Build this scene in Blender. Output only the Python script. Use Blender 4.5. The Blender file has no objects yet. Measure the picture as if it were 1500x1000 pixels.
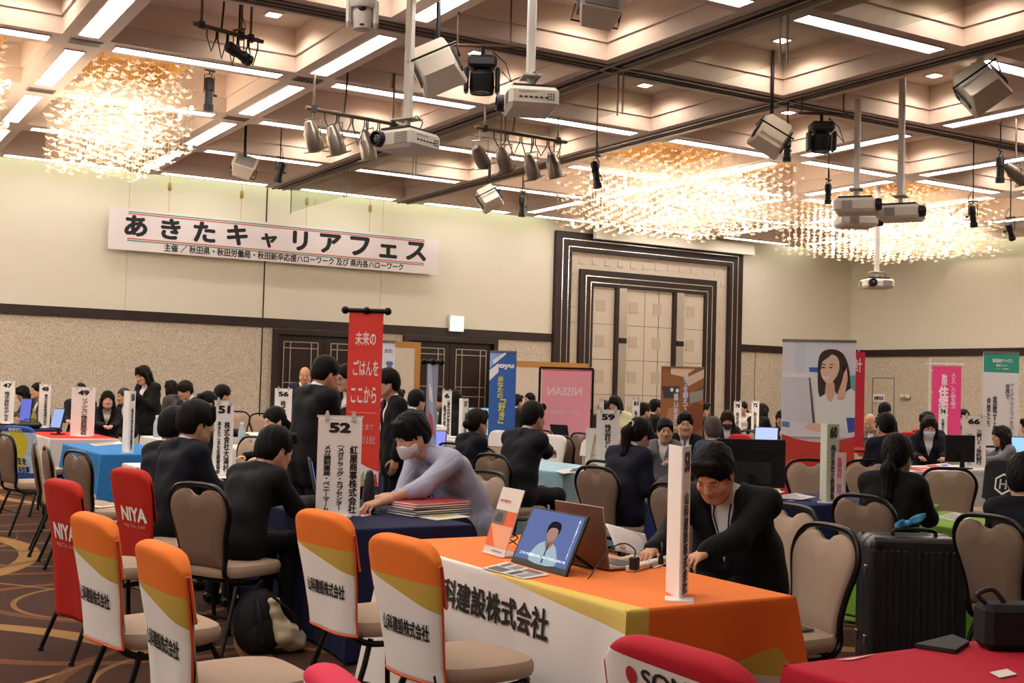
import bpy, math, random
import numpy as np
from mathutils import Vector, Matrix

SC = bpy.context.scene
COL = SC.collection
PI = math.pi
rnd = random.Random(7)

# ------------------------------------------------------------------ camera, world, exposure
CAM_H = 1.47
FPX = 1771.19                                   # focal length in pixels of the 1500 px wide frame
YAW, PITCH, ROLL = [math.radians(a) for a in (30.964, 2.144, 1.592)]
_F = Vector((math.sin(YAW) * math.cos(PITCH), math.cos(YAW) * math.cos(PITCH), math.sin(PITCH)))
_R0 = Vector((math.cos(YAW), -math.sin(YAW), 0))
_U0 = _R0.cross(_F)
_R = _R0 * math.cos(ROLL) + _U0 * math.sin(ROLL)
_U = -_R0 * math.sin(ROLL) + _U0 * math.cos(ROLL)
_O = Vector((0, 0, CAM_H))
cam_data = bpy.data.cameras.new('camera')
cam_data.sensor_width = 36
cam_data.lens = FPX * 36 / 1500
cam_data.clip_end = 200
cam_data.clip_start = 0.05
cam = bpy.data.objects.new('camera', cam_data)
COL.objects.link(cam)
cam.matrix_world = Matrix(((_R.x, _U.x, -_F.x, _O.x), (_R.y, _U.y, -_F.y, _O.y), (_R.z, _U.z, -_F.z, _O.z), (0, 0, 0, 1)))
SC.camera = cam
world = bpy.data.worlds.new('world')
SC.world = world
world.use_nodes = True
world.node_tree.nodes['Background'].inputs[0].default_value = (1.0, 0.86, 0.74, 1)
world.node_tree.nodes['Background'].inputs[1].default_value = 0.02
SC.view_settings.view_transform = 'Standard'
SC.view_settings.look = 'None'
SC.view_settings.gamma = 1.0
SC.view_settings.use_curve_mapping = False
SC.view_settings.exposure = 0.22
STRIP_E = 12.5        # fluorescent strips
BULB_E = 60.0        # chandelier bulbs
DOWN_W = 9.0        # coffer downlights
COVE_E = 9.0        # wall washers
CHAND_W = 15.0       # lamps inside the chandeliers


def ray(px, py):
    return _F + _R * ((px - 750) / FPX) + _U * ((500 - py) / FPX)


def at(ax, px, py, v):                          # the place seen at a pixel, on a plane of the room
    d = ray(px, py)
    return _O + d * ((v - _O[ax]) / d[ax])


def atX(px, py, v): return at(0, px, py, v)
def atY(px, py, v): return at(1, px, py, v)
def atZ(px, py, v): return at(2, px, py, v)
def atD(px, py, d): return _O + ray(px, py) * d
def depth(p): return (Vector(p) - _O).dot(_F)


# ------------------------------------------------------------------ materials
def lin(c):
    if isinstance(c, str):
        c = [int(c[i:i + 2], 16) for i in (0, 2, 4)]
    o = []
    for v in c[:3]:
        v = v / 255
        o.append(v / 12.92 if v <= 0.04045 else ((v + 0.055) / 1.055) ** 2.4)
    return (*o, 1.0)


_mats = {}


def mat(name, color, rough=0.6, metal=0.0, spec=0.4, bump=None, coat=0.0, vary=0.0, sheen=0.0):
    if name in _mats:
        return _mats[name]
    m = bpy.data.materials.new(name)
    m.use_nodes = True
    nt = m.node_tree
    b = nt.nodes['Principled BSDF']
    b.inputs['Base Color'].default_value = lin(color)
    b.inputs['Roughness'].default_value = rough
    b.inputs['Metallic'].default_value = metal
    b.inputs['Specular IOR Level'].default_value = spec
    b.inputs['Coat Weight'].default_value = coat
    b.inputs['Sheen Weight'].default_value = sheen
    if bump or vary:
        tc = nt.nodes.new('ShaderNodeTexCoord')
        mp = nt.nodes.new('ShaderNodeMapping')
        nt.links.new(tc.outputs['Object'], mp.inputs[0])
        n = nt.nodes.new('ShaderNodeTexNoise')
        sc_ = bump[0] if bump else 8
        if isinstance(sc_, tuple):
            mp.inputs['Scale'].default_value = sc_
            n.inputs['Scale'].default_value = 1
        else:
            n.inputs['Scale'].default_value = sc_
        n.inputs['Detail'].default_value = 4
        nt.links.new(mp.outputs[0], n.inputs['Vector'])
        if bump:
            bp = nt.nodes.new('ShaderNodeBump')
            bp.inputs['Strength'].default_value = bump[1]
            bp.inputs['Distance'].default_value = bump[2] if len(bump) > 2 else 0.01
            nt.links.new(n.outputs[0], bp.inputs['Height'])
            nt.links.new(bp.outputs[0], b.inputs['Normal'])
        if vary:
            mx = nt.nodes.new('ShaderNodeMix')
            mx.data_type = 'RGBA'
            c = lin(color)
            mx.inputs[6].default_value = tuple(x * (1 - vary) for x in c[:3]) + (1,)
            mx.inputs[7].default_value = tuple(min(1, x * (1 + vary)) for x in c[:3]) + (1,)
            nt.links.new(n.outputs[0], mx.inputs[0])
            nt.links.new(mx.outputs[2], b.inputs['Base Color'])
    _mats[name] = m
    return m


def emit(name, color, strength):
    if name in _mats:
        return _mats[name]
    m = bpy.data.materials.new(name)
    m.use_nodes = True
    nt = m.node_tree
    nt.nodes.remove(nt.nodes['Principled BSDF'])
    e = nt.nodes.new('ShaderNodeEmission')
    e.inputs[0].default_value = lin(color)
    e.inputs[1].default_value = strength
    nt.links.new(e.outputs[0], nt.nodes['Material Output'].inputs[0])
    _mats[name] = m
    return m


def cloth(name, color, rough=0.85):
    return mat('cloth_' + name, color, rough, bump=(60, 0.12, 0.004), spec=0.2)


def printed(name, base, layers, rough=0.8, bump=True):
    """flat printed fabric: layers are (colour, [(a, b, c), ...]) half planes a*u+b*v+c > 0 in UV metres, or (colour, ('circle', u, v, r))"""
    if name in _mats:
        return _mats[name]
    m = bpy.data.materials.new(name)
    m.use_nodes = True
    nt = m.node_tree
    b = nt.nodes['Principled BSDF']
    b.inputs['Roughness'].default_value = rough
    b.inputs['Specular IOR Level'].default_value = 0.2
    uv = nt.nodes.new('ShaderNodeUVMap')
    sp = nt.nodes.new('ShaderNodeSeparateXYZ')
    nt.links.new(uv.outputs[0], sp.inputs[0])

    def M(op, a, c=None):
        n = nt.nodes.new('ShaderNodeMath')
        n.operation = op
        for i, x in enumerate((a, c)):
            if x is None:
                continue
            if isinstance(x, (int, float)):
                n.inputs[i].default_value = x
            else:
                nt.links.new(x, n.inputs[i])
        return n.outputs[0]
    u, v = sp.outputs[0], sp.outputs[1]
    rgb = nt.nodes.new('ShaderNodeRGB')
    rgb.outputs[0].default_value = lin(base)
    cur = rgb.outputs[0]
    for colr, hp in layers:
        if hp and hp[0] == 'circle':
            du, dv = M('SUBTRACT', u, hp[1]), M('SUBTRACT', v, hp[2])
            f = M('LESS_THAN', M('ADD', M('MULTIPLY', du, du), M('MULTIPLY', dv, dv)), hp[3] ** 2)
        else:
            f = None
            for a, bb, c in hp:
                t = M('GREATER_THAN', M('ADD', M('ADD', M('MULTIPLY', u, a), M('MULTIPLY', v, bb)), c), 0.0)
                f = t if f is None else M('MULTIPLY', f, t)
        mx = nt.nodes.new('ShaderNodeMix')
        mx.data_type = 'RGBA'
        nt.links.new(f, mx.inputs[0])
        nt.links.new(cur, mx.inputs[6])
        mx.inputs[7].default_value = lin(colr)
        cur = mx.outputs[2]
    nt.links.new(cur, b.inputs['Base Color'])
    _mats[name] = m
    return m


# ------------------------------------------------------------------ mesh building
class MB:
    """collects geometry for ONE mesh object"""

    def __init__(self):
        self.v, self.f, self.mi, self.uv, self.mats = [], [], [], {}, []

    def m(self, material):
        if material not in self.mats:
            self.mats.append(material)
        return self.mats.index(material)

    def add(self, verts, faces, material, M=None, uvs=None):
        o = len(self.v)
        for i, p in enumerate(verts):
            p = Vector(p)
            self.v.append(tuple(M @ p) if M else tuple(p))
            if uvs is not None:
                self.uv[o + i] = uvs[i]
        k = self.m(material)
        for f in faces:
            self.f.append([o + i for i in f])
            self.mi.append(k)
        return self

    def box(self, c, s, material, M=None, bev=0.0):
        x, y, z = s[0] / 2, s[1] / 2, s[2] / 2
        cx, cy, cz = c
        if bev <= 0:
            vs = [(cx + a * x, cy + b * y, cz + d * z) for a in (-1, 1) for b in (-1, 1) for d in (-1, 1)]
            fs = [(0, 1, 3, 2), (4, 6, 7, 5), (0, 4, 5, 1), (2, 3, 7, 6), (0, 2, 6, 4), (1, 5, 7, 3)]
            return self.add(vs, fs, material, M)
        e = min(bev, x * .95, y * .95, z * .95)       # chamfered box
        vs, idx = [], {}
        for a in (-1, 1):
            for b in (-1, 1):
                for d in (-1, 1):
                    for ax in range(3):
                        p = [a * (x - e), b * (y - e), d * (z - e)]
                        p[ax] = (a * x, b * y, d * z)[ax]
                        idx[(a, b, d, ax)] = len(vs)
                        vs.append((cx + p[0], cy + p[1], cz + p[2]))
        fs = []
        for ax in range(3):
            o1, o2 = [i for i in range(3) if i != ax]
            for sgn in (-1, 1):
                q = []
                for (p1, p2) in ((-1, -1), (1, -1), (1, 1), (-1, 1)):
                    t = [0, 0, 0]; t[ax] = sgn; t[o1] = p1; t[o2] = p2
                    q.append(idx[(*t, ax)])
                fs.append(q)
            for p1 in (-1, 1):                       # edge bevels along axis ax
                for p2 in (-1, 1):
                    q = []
                    for sgn, order in ((-1, (o1, o2)), (1, (o2, o1))):
                        t = [0, 0, 0]; t[ax] = sgn; t[o1] = p1; t[o2] = p2
                        for w in order:
                            q.append(idx[(*t, w)])
                    fs.append(q)
        for a in (-1, 1):
            for b in (-1, 1):
                for d in (-1, 1):
                    fs.append([idx[(a, b, d, 0)], idx[(a, b, d, 1)], idx[(a, b, d, 2)]])
        return self.add(vs, fs, material, M)

    def tube(self, pts, r, material, n=8, closed=False, M=None, caps=True):
        pts = [Vector(p) for p in pts]
        rs = r if isinstance(r, (list, tuple)) else [r] * len(pts)
        vs, fs = [], []
        L = len(pts)
        prev = None
        for i, p in enumerate(pts):
            if closed:
                t = pts[(i + 1) % L] - pts[i - 1]
            else:
                t = pts[min(i + 1, L - 1)] - pts[max(i - 1, 0)]
            t.normalize()
            if prev is None:
                a = Vector((0, 0, 1)) if abs(t.z) < .9 else Vector((1, 0, 0))
                u = t.cross(a).normalized()
            else:
                u = (prev - t * prev.dot(t)).normalized()
            prev = u
            w = t.cross(u)
            for k in range(n):
                an = 2 * PI * k / n
                vs.append(p + (u * math.cos(an) + w * math.sin(an)) * rs[i])
        for i in range(L if closed else L - 1):
            j = (i + 1) % L
            for k in range(n):
                k2 = (k + 1) % n
                fs.append((i * n + k, i * n + k2, j * n + k2, j * n + k))
        if caps and not closed:
            fs.append(list(range(n))[::-1])
            fs.append([(L - 1) * n + k for k in range(n)])
        return self.add(vs, fs, material, M)

    def cyl(self, a, b, r, material, n=16, r2=None, M=None):
        return self.tube([a, b], [r, r if r2 is None else r2], material, n, M=M)

    def lathe(self, prof, material, n=20, M=None):     # profile of (radius, z)
        vs, fs = [], []
        for r, z in prof:
            for k in range(n):
                a = 2 * PI * k / n
                vs.append((r * math.cos(a), r * math.sin(a), z))
        for i in range(len(prof) - 1):
            for k in range(n):
                k2 = (k + 1) % n
                fs.append((i * n + k, i * n + k2, (i + 1) * n + k2, (i + 1) * n + k))
        fs.append(list(range(n))[::-1])
        fs.append([(len(prof) - 1) * n + k for k in range(n)])
        return self.add(vs, fs, material, M)

    def prism(self, pts, y0, y1, material, M=None):    # outline in (x, z), thickness along y
        n = len(pts)
        vs = [(x, y0, z) for x, z in pts] + [(x, y1, z) for x, z in pts]
        fs = [list(range(n)), list(range(n, 2 * n))[::-1]]
        fs += [(i, i + n, (i + 1) % n + n, (i + 1) % n) for i in range(n)]
        return self.add(vs, fs, material, M)

    def ell(self, c, r, material, n=14, M=None):
        vs, fs = [], []
        m_ = n // 2
        for i in range(m_ + 1):
            th = PI * i / m_
            for k in range(n):
                a = 2 * PI * k / n
                vs.append((c[0] + r[0] * math.sin(th) * math.cos(a), c[1] + r[1] * math.sin(th) * math.sin(a), c[2] + r[2] * math.cos(th)))
        for i in range(m_):
            for k in range(n):
                k2 = (k + 1) % n
                fs.append((i * n + k, (i + 1) * n + k, (i + 1) * n + k2, i * n + k2))
        return self.add(vs, fs, material, M)

    def sheet(self, fn, nu, nv, material, M=None, uvfn=None):
        vs, uvs = [], []
        for j in range(nv + 1):
            for i in range(nu + 1):
                a, b = i / nu, j / nv
                vs.append(fn(a, b))
                uvs.append(uvfn(a, b) if uvfn else (a, b))
        fs = [(j * (nu + 1) + i, j * (nu + 1) + i + 1, (j + 1) * (nu + 1) + i + 1, (j + 1) * (nu + 1) + i) for j in range(nv) for i in range(nu)]
        return self.add(vs, fs, material, M, uvs)

    def mesh(self, name, smooth=True, angle=40):
        me = bpy.data.meshes.new(name)
        me.from_pydata(self.v, [], self.f)
        for mt in self.mats:
            me.materials.append(mt)
        me.polygons.foreach_set('material_index', self.mi)
        if self.uv:
            l = me.uv_layers.new(name='UVMap')
            vi = np.empty(len(me.loops), dtype=np.int32)
            me.loops.foreach_get('vertex_index', vi)
            arr = np.zeros((len(self.v), 2), dtype=np.float32)
            for k, q in self.uv.items():
                arr[k] = q[:2]
            l.data.foreach_set('uv', arr[vi].ravel())
        if smooth:
            me.polygons.foreach_set('use_smooth', [True] * len(me.polygons))
            me.update()
            try:
                me.set_sharp_from_angle(angle=math.radians(angle))
            except Exception:
                pass
        me.update()
        return me

    def build(self, name, parent=None, smooth=True, angle=40):
        o = bpy.data.objects.new(name, self.mesh(name, smooth, angle))
        COL.objects.link(o)
        if parent is not None:
            o.parent = parent
        return o


def tag(o, label=None, cat=None, group=None, kind=None):
    if label: o['label'] = label
    if cat: o['category'] = cat
    if group: o['group'] = group
    if kind: o['kind'] = kind
    return o


def thing(name, label, cat, loc=(0, 0, 0), rz=0.0, group=None):
    o = bpy.data.objects.new(name, None)
    COL.objects.link(o)
    o.empty_display_size = 0.1
    o.location = loc
    o.rotation_euler = (0, 0, rz)
    return tag(o, label, cat, group)


def struct(mb, name, smooth=False):
    return tag(mb.build(name, smooth=smooth), kind='structure')


def copy_thing(root, loc, rz, label, group=None):
    r = root.copy()
    COL.objects.link(r)
    r.location = loc
    r.rotation_euler = (0, 0, rz)
    r['label'] = label
    if group: r['group'] = group
    for ch in list(root.children):
        c = ch.copy(); COL.objects.link(c); c.parent = r
        for g in list(ch.children):
            d = g.copy(); COL.objects.link(d); d.parent = c
    return r


# ------------------------------------------------------------------ lettering
_txt = {}


def text_geo(body, line=1.0, bold=0.0, align='CENTER'):
    """triangulated lettering of size 1, centred; returns verts (n,2) and faces"""
    key = (body, line, bold, align)
    if key in _txt:
        return _txt[key]
    c = bpy.data.curves.new('lettering', 'FONT')
    c.body = body
    c.size = 1.0
    c.align_x = align
    c.space_line = line
    c.resolution_u = 3
    o = bpy.data.objects.new('lettering', c)
    COL.objects.link(o)
    dg = bpy.context.evaluated_depsgraph_get()
    me = bpy.data.meshes.new_from_object(o.evaluated_get(dg))
    v = np.empty(len(me.vertices) * 3); me.vertices.foreach_get('co', v); v = v.reshape(-1, 3)[:, :2]
    fs = [list(p.vertices) for p in me.polygons]
    bpy.data.objects.remove(o)
    bpy.data.meshes.remove(me)
    bpy.data.curves.remove(c)
    if len(v):
        v = v - (v.min(0) + v.max(0)) / 2
    if bold:
        offs = [(0, 0)] + [(bold * math.cos(a), bold * math.sin(a)) for a in np.linspace(0, 2 * PI, 6, endpoint=False)]
    else:
        offs = [(0, 0)]
    V, Fc, L = [], [], []
    for k, (a, b) in enumerate(offs):
        n0 = sum(len(x) for x in V)
        V.append(v + np.array([a, b]))
        Fc += [[i + n0 for i in f] for f in fs]
        L += [k] * len(v)
    V = np.concatenate(V) if V else np.zeros((0, 2))
    _txt[key] = (V, Fc, np.array(L))
    return _txt[key]


def letters(mb, body, w, h, material, fn, line=1.0, bold=0.02, align='CENTER'):
    """adds lettering scaled to w x h (metres; None keeps the aspect) mapped by fn(x, y, lift)"""
    V, Fc, L = text_geo(body, line, bold, align)
    if not len(V):
        return mb
    ext = V.max(0) - V.min(0)
    sx = w / ext[0] if w else h / ext[1]
    sy = h / ext[1] if h else w / ext[0]
    mb.add([fn(p[0] * sx, p[1] * sy, 0.0006 * 0.25 * k) for p, k in zip(V, L)], Fc, material)
    return mb


def vert(s):
    """a vertical column of characters"""
    rep = {'ー': '｜', '（': '︵', '）': '︶', '(': '︵', ')': '︶', '「': '﹁', '」': '﹂', '『': '﹃', '』': '﹄'}
    return '\n'.join(rep.get(ch, ch) for ch in s)


INK = mat('ink_black', '1c1a1c', 0.7)
WHITE = mat('print_white', 'f1ebe6', 0.7)
PAPER = mat('paper', 'e9e2dc', 0.8)
BLACKMETAL = mat('black_metal', '121113', 0.35, 0.6)
BLACKPLASTIC = mat('black_plastic', '141416', 0.45)
DARKGREY = mat('dark_grey_plastic', '2b2b2e', 0.5)
CHROME = mat('chrome', 'd9d4cc', 0.2, 1.0)
STEEL = mat('brushed_steel', '9c958c', 0.35, 1.0)
WHITEPLASTIC = mat('white_plastic', 'dcd5cb', 0.5)
CLEAR = mat('clear_acrylic', 'e6e6e6', 0.15)

# ------------------------------------------------------------------ the setting
YB = 22.5            # back wall
XR = 23.8            # right wall
XL, YF = -6.2, -4.6  # left and front walls, outside the frame
ZC = 5.117           # underside of the ceiling beams
GX = [5.28 + 2.635 * k for k in range(-4, 7)]
GY = [13.79 + 2.637 * k for k in range(-7, 4)]
BW = 0.25            # half width of a beam
K = YB / 19.0
def zs(z): return CAM_H + (z - CAM_H) * K      # heights measured against a 19 m wall, moved to the real one


def node_mat(name):
    m = bpy.data.materials.new(name)
    m.use_nodes = True
    return m, m.node_tree, m.node_tree.nodes['Principled BSDF']


# carpet with sweeping bands
def carpet():
    m, nt, b = node_mat('carpet')
    b.inputs['Roughness'].default_value = 0.95
    b.inputs['Specular IOR Level'].default_value = 0.1
    tc = nt.nodes.new('ShaderNodeTexCoord')
    sp = nt.nodes.new('ShaderNodeSeparateXYZ')
    nt.links.new(tc.outputs['Object'], sp.inputs[0])

    def Mt(op, a, c=None, d=None):
        n = nt.nodes.new('ShaderNodeMath'); n.operation = op
        for i, x in enumerate((a, c, d)):
            if x is None: continue
            if isinstance(x, (int, float)): n.inputs[i].default_value = x
            else: nt.links.new(x, n.inputs[i])
        return n.outputs[0]
    no = nt.nodes.new('ShaderNodeTexNoise'); no.inputs['Scale'].default_value = 120; no.inputs['Detail'].default_value = 3
    nt.links.new(tc.outputs['Object'], no.inputs['Vector'])
    mx0 = nt.nodes.new('ShaderNodeMix'); mx0.data_type = 'RGBA'
    mx0.inputs[6].default_value = lin('33201a'); mx0.inputs[7].default_value = lin('50382e')
    nt.links.new(no.outputs[0], mx0.inputs[0])
    cur = mx0.outputs[2]
    rings = [(3.1, 0.0, 0.4, 1.30, 0.034, '7a4a30'), (4.3, 0.9, 1.7, 1.95, 0.045, 'a8814f'), (3.6, 1.4, 0.3, 0.95, 0.030, '94703f'),
             (4.9, 2.1, 0.6, 2.25, 0.040, 'a07a4a'), (2.3, 0.55, 1.3, 0.70, 0.026, '8a6840'), (3.3, 1.9, 2.4, 1.62, 0.024, '6b4630')]
    for per, ox, oy, r, w, colr in rings:
        ax = Mt('SUBTRACT', Mt('PINGPONG', Mt('ADD', sp.outputs[0], ox + 40), per / 1.0), per / 2)
        ay = Mt('SUBTRACT', Mt('PINGPONG', Mt('ADD', sp.outputs[1], oy + 40), per / 1.0), per / 2)
        dist = Mt('SQRT', Mt('ADD', Mt('MULTIPLY', ax, ax), Mt('MULTIPLY', ay, ay)))
        # band widens towards one side
        ww = Mt('MULTIPLY_ADD', ax, w * 0.5, w)
        f = Mt('LESS_THAN', Mt('ABSOLUTE', Mt('SUBTRACT', dist, r)), ww)
        f2 = Mt('MULTIPLY', f, Mt('MULTIPLY_ADD', no.outputs[0], 0.5, 0.5))
        mx = nt.nodes.new('ShaderNodeMix'); mx.data_type = 'RGBA'
        nt.links.new(f2, mx.inputs[0]); nt.links.new(cur, mx.inputs[6]); mx.inputs[7].default_value = lin(colr)
        cur = mx.outputs[2]
    nt.links.new(cur, b.inputs['Base Color'])
    bp = nt.nodes.new('ShaderNodeBump'); bp.inputs['Strength'].default_value = 0.4; bp.inputs['Distance'].default_value = 0.01
    nt.links.new(no.outputs[0], bp.inputs['Height']); nt.links.new(bp.outputs[0], b.inputs['Normal'])
    return m


def wallpaper():
    m, nt, b = node_mat('patterned_wallpaper')
    b.inputs['Roughness'].default_value = 0.75
    tc = nt.nodes.new('ShaderNodeTexCoord')
    n1 = nt.nodes.new('ShaderNodeTexNoise'); n1.inputs['Scale'].default_value = 15; n1.inputs['Detail'].default_value = 1; n1.inputs['Distortion'].default_value = 3.0
    nt.links.new(tc.outputs['Object'], n1.inputs['Vector'])
    cr = nt.nodes.new('ShaderNodeValToRGB')
    cr.color_ramp.elements[0].position = 0.40; cr.color_ramp.elements[0].color = lin('b3a28b')
    cr.color_ramp.elements[1].position = 0.60; cr.color_ramp.elements[1].color = lin('cfc3b0')
    nt.links.new(n1.outputs[0], cr.inputs[0])
    nt.links.new(cr.outputs[0], b.inputs['Base Color'])
    return m


PLASTER = mat('upper_wall_plaster', 'd8cfbc', 0.8, vary=0.03, bump=(3, 0.02))
WPAPER = wallpaper()
DARKWOOD = mat('dark_brown_wood', '2a1a16', 0.5, bump=((2, 2, 30), 0.08), vary=0.12)
CREAM = mat('cream_panel', 'c9baa6', 0.6)
CREAM2 = mat('cream_panel_square', 'b7a790', 0.7)
CEIL = mat('ceiling_plaster', 'dfccbf', 0.8)
BEAM = mat('ceiling_beam_paint', 'd6c6bc', 0.75)
SEAM = mat('wall_seam', '2c2019', 0.8)

mb = MB()
mb.box(((XL + XR) / 2, (YF + YB) / 2, -0.05), (XR - XL + .4, YB - YF + .4, 0.1), carpet())
struct(mb, 'floor')

ZTR0, ZTR1 = zs(2.335), zs(2.48)                 # dark rail
ZTOP = 6.3
DX = [zs(0) * 0 + v for v in ()]


def door_x(px): return atY(px, 490, YB).x


D1 = (door_x(399), door_x(549)); D2 = (door_x(590), door_x(727))
ZD = zs(2.315)
PX0, PX1 = 12.26 * K, 16.86 * K                  # great doorway outer frame
# back wall: lower wallpaper with the door openings left to the doors, upper plaster
mb = MB()
xs = [XL - .2, D1[0], D1[1], D2[0], D2[1], PX0, PX1, XR + .2]
for a, b_ in ((0, 1), (2, 3), (4, 5), (6, 7)):
    mb.box(((xs[a] + xs[b_]) / 2, YB + .1, ZTR0 / 2), (xs[b_] - xs[a], 0.2, ZTR0), WPAPER)
for a, b_ in ((1, 2), (3, 4)):
    mb.box(((xs[a] + xs[b_]) / 2, YB + .1, (ZTR0 + ZD) / 2), (xs[b_] - xs[a], 0.2, max(.01, ZTR0 - ZD)), WPAPER)
ZPF = zs(4.42)
mb.box(((XL + PX0) / 2 - .1, YB + .1, (ZTR0 + ZTOP) / 2), (PX0 - XL + .2, 0.2, ZTOP - ZTR0), PLASTER)
mb.box(((XR + PX1) / 2 + .1, YB + .1, (ZTR0 + ZTOP) / 2), (XR - PX1 + .2, 0.2, ZTOP - ZTR0), PLASTER)
mb.box(((PX0 + PX1) / 2, YB + .1, (ZPF + ZTOP) / 2), (PX1 - PX0, 0.2, ZTOP - ZPF), PLASTER)
for px in (389, 187 + 0, 560):                    # panel seams of the upper wall
    x = atY(px, 350, YB).x
    if px == 389:
        mb.box((x, YB - .003, (0.1 + ZTOP) / 2), (0.022, 0.012, ZTOP - .1), SEAM)
    else:
        mb.box((x, YB - .001, (ZTR1 + ZTOP) / 2), (0.008, 0.006, ZTOP - ZTR1), CREAM2)
xq = atY(1108, 430, YB).x
mb.box((xq, YB - .001, ZTR0 / 2), (0.012, 0.006, ZTR0), SEAM)
struct(mb, 'wall_back')
mb = MB()
for a, b_ in ((XL, PX0), (PX1, XR)):
    mb.box(((a + b_) / 2, YB - .02, (ZTR0 + ZTR1) / 2), (b_ - a, 0.05, ZTR1 - ZTR0), DARKWOOD)
struct(mb, 'trim_1')
mb = MB()
mb.box((XR + .1, (YF + YB) / 2, ZTR0 / 2), (0.2, YB - YF + .4, ZTR0), WPAPER)
mb.box((XR + .1, (YF + YB) / 2, (ZTR0 + ZTOP) / 2), (0.2, YB - YF + .4, ZTOP - ZTR0), PLASTER)
pa = atX(1375, 590, XR); pb = atX(1278, 590, XR)
for y, z0, z1 in ((pb.y, 0, 1.95), (atX(1310, 560, XR).y, 0, 1.95)):
    mb.box((XR - .002, y, (z0 + z1) / 2), (0.008, 0.014, z1 - z0), SEAM)
mb.box((XR - .002, (pb.y + atX(1310, 560, XR).y) / 2, 1.95), (0.008, abs(pb.y - atX(1310, 560, XR).y), 0.014), SEAM)
struct(mb, 'wall_right')
mb = MB(); mb.box((XR - .02, (YF + YB) / 2, (ZTR0 + ZTR1) / 2), (0.05, YB - YF, ZTR1 - ZTR0), DARKWOOD); struct(mb, 'trim_2')
DIMW = mat('dim_front_wall', 'a8937f', 0.6)  # unseen front wall, finish made up and toned down to weaken its bounce
mb = MB(); mb.box((XL - .1, (YF + YB) / 2, ZTOP / 2), (0.2, YB - YF + .4, ZTOP), PLASTER); struct(mb, 'wall_left')
mb = MB(); mb.box(((XL + XR) / 2, YF - .1, ZTOP / 2), (XR - XL + .4, 0.2, ZTOP), DIMW); struct(mb, 'wall_front')

# ceiling: crossing beams with deep stepped coffers between
mb = MB()
ys = [YF] + [g for g in GY if YF < g < YB] + [YB]
X_ = [XL] + [g for g in GX if XL < g < XR] + [XR]
ZT = 5.62
EDGE_Y = 22.02
gxs = [g for g in GX if XL < g < XR]; gys = [g for g in GY if YF < g < EDGE_Y]
for g in gxs:
    mb.box((g, (YF + EDGE_Y) / 2, (ZC + 5.58) / 2), (2 * BW, EDGE_Y - YF, 5.58 - ZC), BEAM)
bounds = [XL] + gxs + [23.4]
for g in gys:
    for a, b_ in zip(bounds[:-1], bounds[1:]):
        x0 = a + (BW if a in gxs else 0); x1 = b_ - (BW if b_ in gxs else 0)
        if x1 > x0:
            mb.box(((x0 + x1) / 2, g, (ZC + 5.58) / 2), (x1 - x0, 2 * BW, 5.58 - ZC), BEAM)
cells = []
yb2 = [YF] + gys + [EDGE_Y]
for a, b_ in zip(bounds[:-1], bounds[1:]):
    for c, d in zip(yb2[:-1], yb2[1:]):
        x0 = a + (BW if a in gxs else 0); x1 = b_ - (BW if b_ in gxs else 0)
        y0 = c + (BW if c in gys else 0); y1 = d - (BW if d in gys else 0)
        if x1 - x0 < .2 or y1 - y0 < .2: continue
        if x1 - x0 > 1.8 and y1 - y0 > 1.8: cells.append((x0, x1, y0, y1))
        # lining set back 25 mm above a shadow ledge at mid height
        s = 0.025; zl = 5.31
        for (p, q) in (((x0, y0), (x1, y0)), ((x1, y0), (x1, y1)), ((x1, y1), (x0, y1)), ((x0, y1), (x0, y0))):
            nx, ny = -(q[1] - p[1]), (q[0] - p[0]); l = math.hypot(nx, ny); nx, ny = nx / l, ny / l
            v = [(p[0] + nx * s, p[1] + ny * s, zl), (q[0] + nx * s, q[1] + ny * s, zl), (q[0] + nx * s, q[1] + ny * s, ZT), (p[0] + nx * s, p[1] + ny * s, ZT),
                 (p[0], p[1], zl), (q[0], q[1], zl)]
            mb.add(v, [(0, 1, 2, 3), (4, 5, 1, 0)], CEIL)
mb.box(((XL + XR) / 2, (YF + YB) / 2, ZT + .05), (XR - XL + .4, YB - YF + .4, 0.1), CEIL)
mb.box(((XL + 23.4) / 2, EDGE_Y + .02, (ZC + .02 + ZT) / 2), (23.4 - XL, 0.04, ZT - ZC - .02), BEAM)       # fascia towards the back wall slot
mb.box((23.42, (YF + EDGE_Y) / 2, (ZC + ZT) / 2), (0.04, EDGE_Y - YF, ZT - ZC), BEAM)
struct(mb, 'ceiling')
# partition rails under three beam lines
RAIL = mat('partition_rail', '6d5c52', 0.5, 0.3)
SLOT = mat('rail_slot', '231c1a', 0.9)
k_ = 3
for ax, g, a, b_ in ((0, GX[5], YF, EDGE_Y), (0, GX[6], YF, EDGE_Y), (1, GY[6], XL, 23.4)):
    mb = MB()
    for off, w, zz, mt in ((-.10, .05, .02, RAIL), (.10, .05, .02, RAIL), (0, .06, .008, SLOT)):
        if ax == 0: mb.box((g + off, (a + b_) / 2, ZC - zz / 2), (w, b_ - a, zz), mt)
        else: mb.box(((a + b_) / 2, g + off, ZC - zz / 2 - .001), (b_ - a, w, zz), mt)
    struct(mb, 'trim_%d' % k_); k_ += 1

# doors: two dark double doors with lattice, and the great framed doorway
LATT = mat('lattice_metal', 'b9ada0', 0.35, 0.7)
GLASSDARK = mat('door_panel', '2b1a15', 0.35)


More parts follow.
